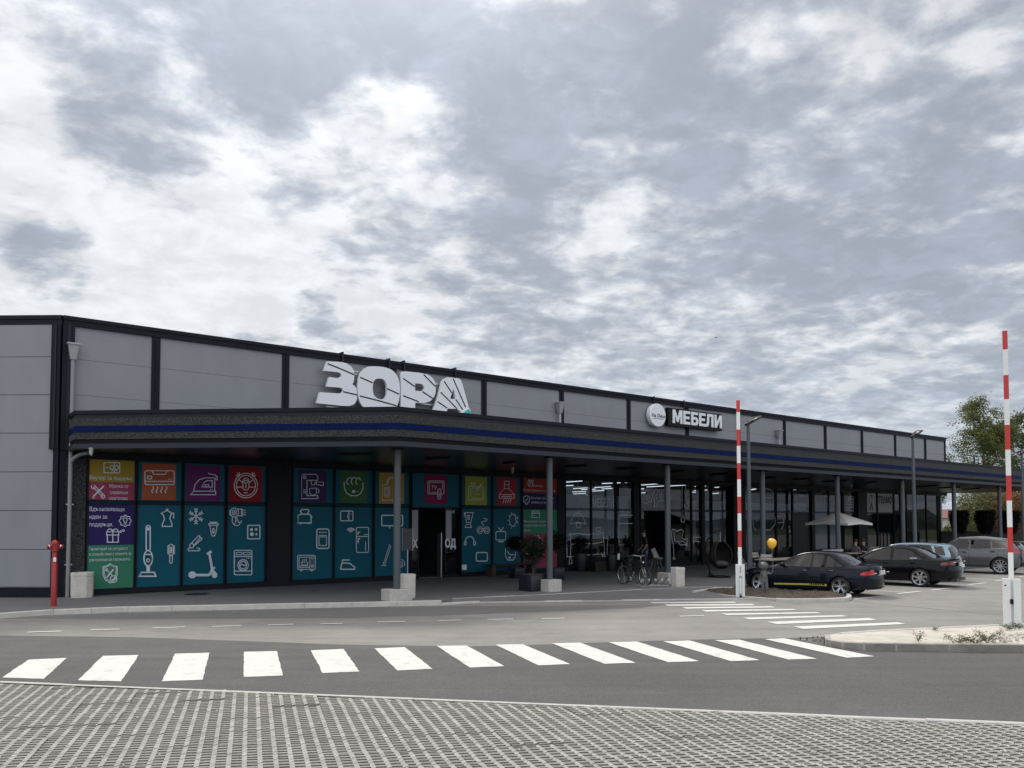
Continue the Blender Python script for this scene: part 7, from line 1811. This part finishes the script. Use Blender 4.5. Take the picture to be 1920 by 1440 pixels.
for px, Y, r_, h_, m, n, nm in [(1812, 66, 1.1, 4.2, 'leaf_locust', 3600, 'left of the clipped shrubs'), (1838, 62, 1.9, 5.4, 'leaf_olive', 9000, 'behind the clipped shrubs'), (1872, 64, 2.0, 5.6, 'leaf_locust', 8500, 'behind the middle clipped shrub'),
                           (1903, 60, 1.7, 5.4, 'leaf_brown', 7500, 'with rusty brown leaves under the canopy'), (1940, 62, 2.4, 5.4, 'leaf_brown', 7000, 'with rusty leaves at the right edge'), (1783, 75, 1.0, 1.9, 'leaf_mid', 2600, 'below the red roof')]:
    bush('wild_bush', 'wild bush '+nm, 'bush', gpt(px, Y), r_, r_, h_/2, 50+k, m, n, .17, 'wild bushes behind the parking', shell=.35); k += 1
for k, (px, nm) in enumerate([(1798, 'leftmost, beside the seventh column'), (1847, 'middle'), (1893, 'right, behind the barrier boom'), (1934, 'cut by the frame edge')]):
    Y = 50; p = gpt(px, Y); t = thing('clipped_shrub', 'dark clipped flat-topped shrub, '+nm, 'shrub', p, 0, 'clipped shrubs in a row')
    z0, z1 = PT(px, 1000, Y).z, PT(px, 957.5, Y).z
    rnd = random.Random(70+k); pts = []
    while len(pts) < 4200:
        x, y, z = rnd.uniform(-1, 1), rnd.uniform(-1, 1), rnd.random(); rr_ = (.42+.58*min(1, z*1.7)**.7)*(1+.1*mnoise.noise(Vector((x*2, y*2, z*3+k))))
        q_ = math.hypot(x, y)
        if q_ > 1 or (q_ < .75 and z < .9): continue
        pts.append(Vector((x*rr_*.58, y*rr_*.58, z0+(z1-z0)*z)))
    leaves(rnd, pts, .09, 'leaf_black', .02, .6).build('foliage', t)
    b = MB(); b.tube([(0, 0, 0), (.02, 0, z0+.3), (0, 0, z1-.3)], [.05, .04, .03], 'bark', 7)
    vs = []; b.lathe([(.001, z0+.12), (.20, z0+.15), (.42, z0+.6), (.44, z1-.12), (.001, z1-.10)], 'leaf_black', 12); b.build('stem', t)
wl = MB(); p0, p1 = gpt(1740, 52), gpt(1780, 52)
A, B_ = gpt(1764, 51.5), gpt(2050, 51.5); wl.box(A.x, B_.x, 51.5, 51.7, 0, PT(1850, 996, 51.5).z, mat('darkwall', (.02, .021, .024), .7)); o = wl.build('boundary_wall'); tag(o, 'low dark boundary wall behind the parked SUV', 'wall')
hs = thing('red_roofed_house', 'distant house with a red tiled roof seen under the canopy', 'house', gpt(1776, 140)); 
x0 = -6; ze_, zt_ = PT(1776, 971, 140).z, PT(1776, 962.5, 140).z
b = MB(); b.box(-5, 5, 0, 8, 0, ze_, mat('plaster', (.45, .42, .36), .9)); b.build('wall', hs)
b = MB(); b.add([(-5.5, -.5, ze_), (5.5, -.5, ze_), (5.5, 8.5, ze_), (-5.5, 8.5, ze_), (-3.5, 4, zt_+.8), (3.5, 4, zt_+.8)], [(0, 1, 5, 4), (2, 3, 4, 5), (1, 2, 5), (3, 0, 4)], 'brickred'); b.build('roof', hs)
for x in (-2, 2): b = MB(); b.box(x-.5, x+.5, -.03, .02, 1.0, 2.2, 'black'); b.build('window', hs)
# a pale car roofs and hedge far away are hidden; dark treeline added all round to darken reflections in the glazing
rnd = random.Random(5); b = MB(); nseg = 300
vs = []; fs = []
pts = []
for i in range(nseg):
    a = 2*math.pi*i/nseg; R_ = 260+40*mnoise.noise(Vector((math.cos(a)*4, math.sin(a)*4, 0))); hh_ = 3.6+2*mnoise.noise(Vector((math.cos(a)*9, math.sin(a)*9, 3)))+2.5*mnoise.noise(Vector((math.cos(a)*40, math.sin(a)*40, 8)))
    for j in range(5):
        rr_ = R_+(0, 2, 5, 9, 14)[j]; z = (0, .55, .85, 1.0, .9)[j]*hh_; n3_ = mnoise.noise(Vector((math.cos(a)*80, math.sin(a)*80, j*1.0)))
        vs.append((rr_*math.sin(a)+n3_*1.5, rr_*math.cos(a)+n3_*1.5, max(0, z+n3_*1.2)-.2 if j else -.3))
for i in range(nseg):
    for j in range(4): a_, c_ = i*5+j, ((i+1) % nseg)*5+j; fs.append((a_, c_, c_+1, a_+1))
b.add(vs, fs, mat('farleaves', (.018, .026, .014), .9, noise_amt=.5, nscale=.5)); o = b.build('added_treeline'); o['kind'] = 'stuff'; o['label'] = 'dark line of trees added along the horizon to darken the glass reflections'; o['category'] = 'treeline'
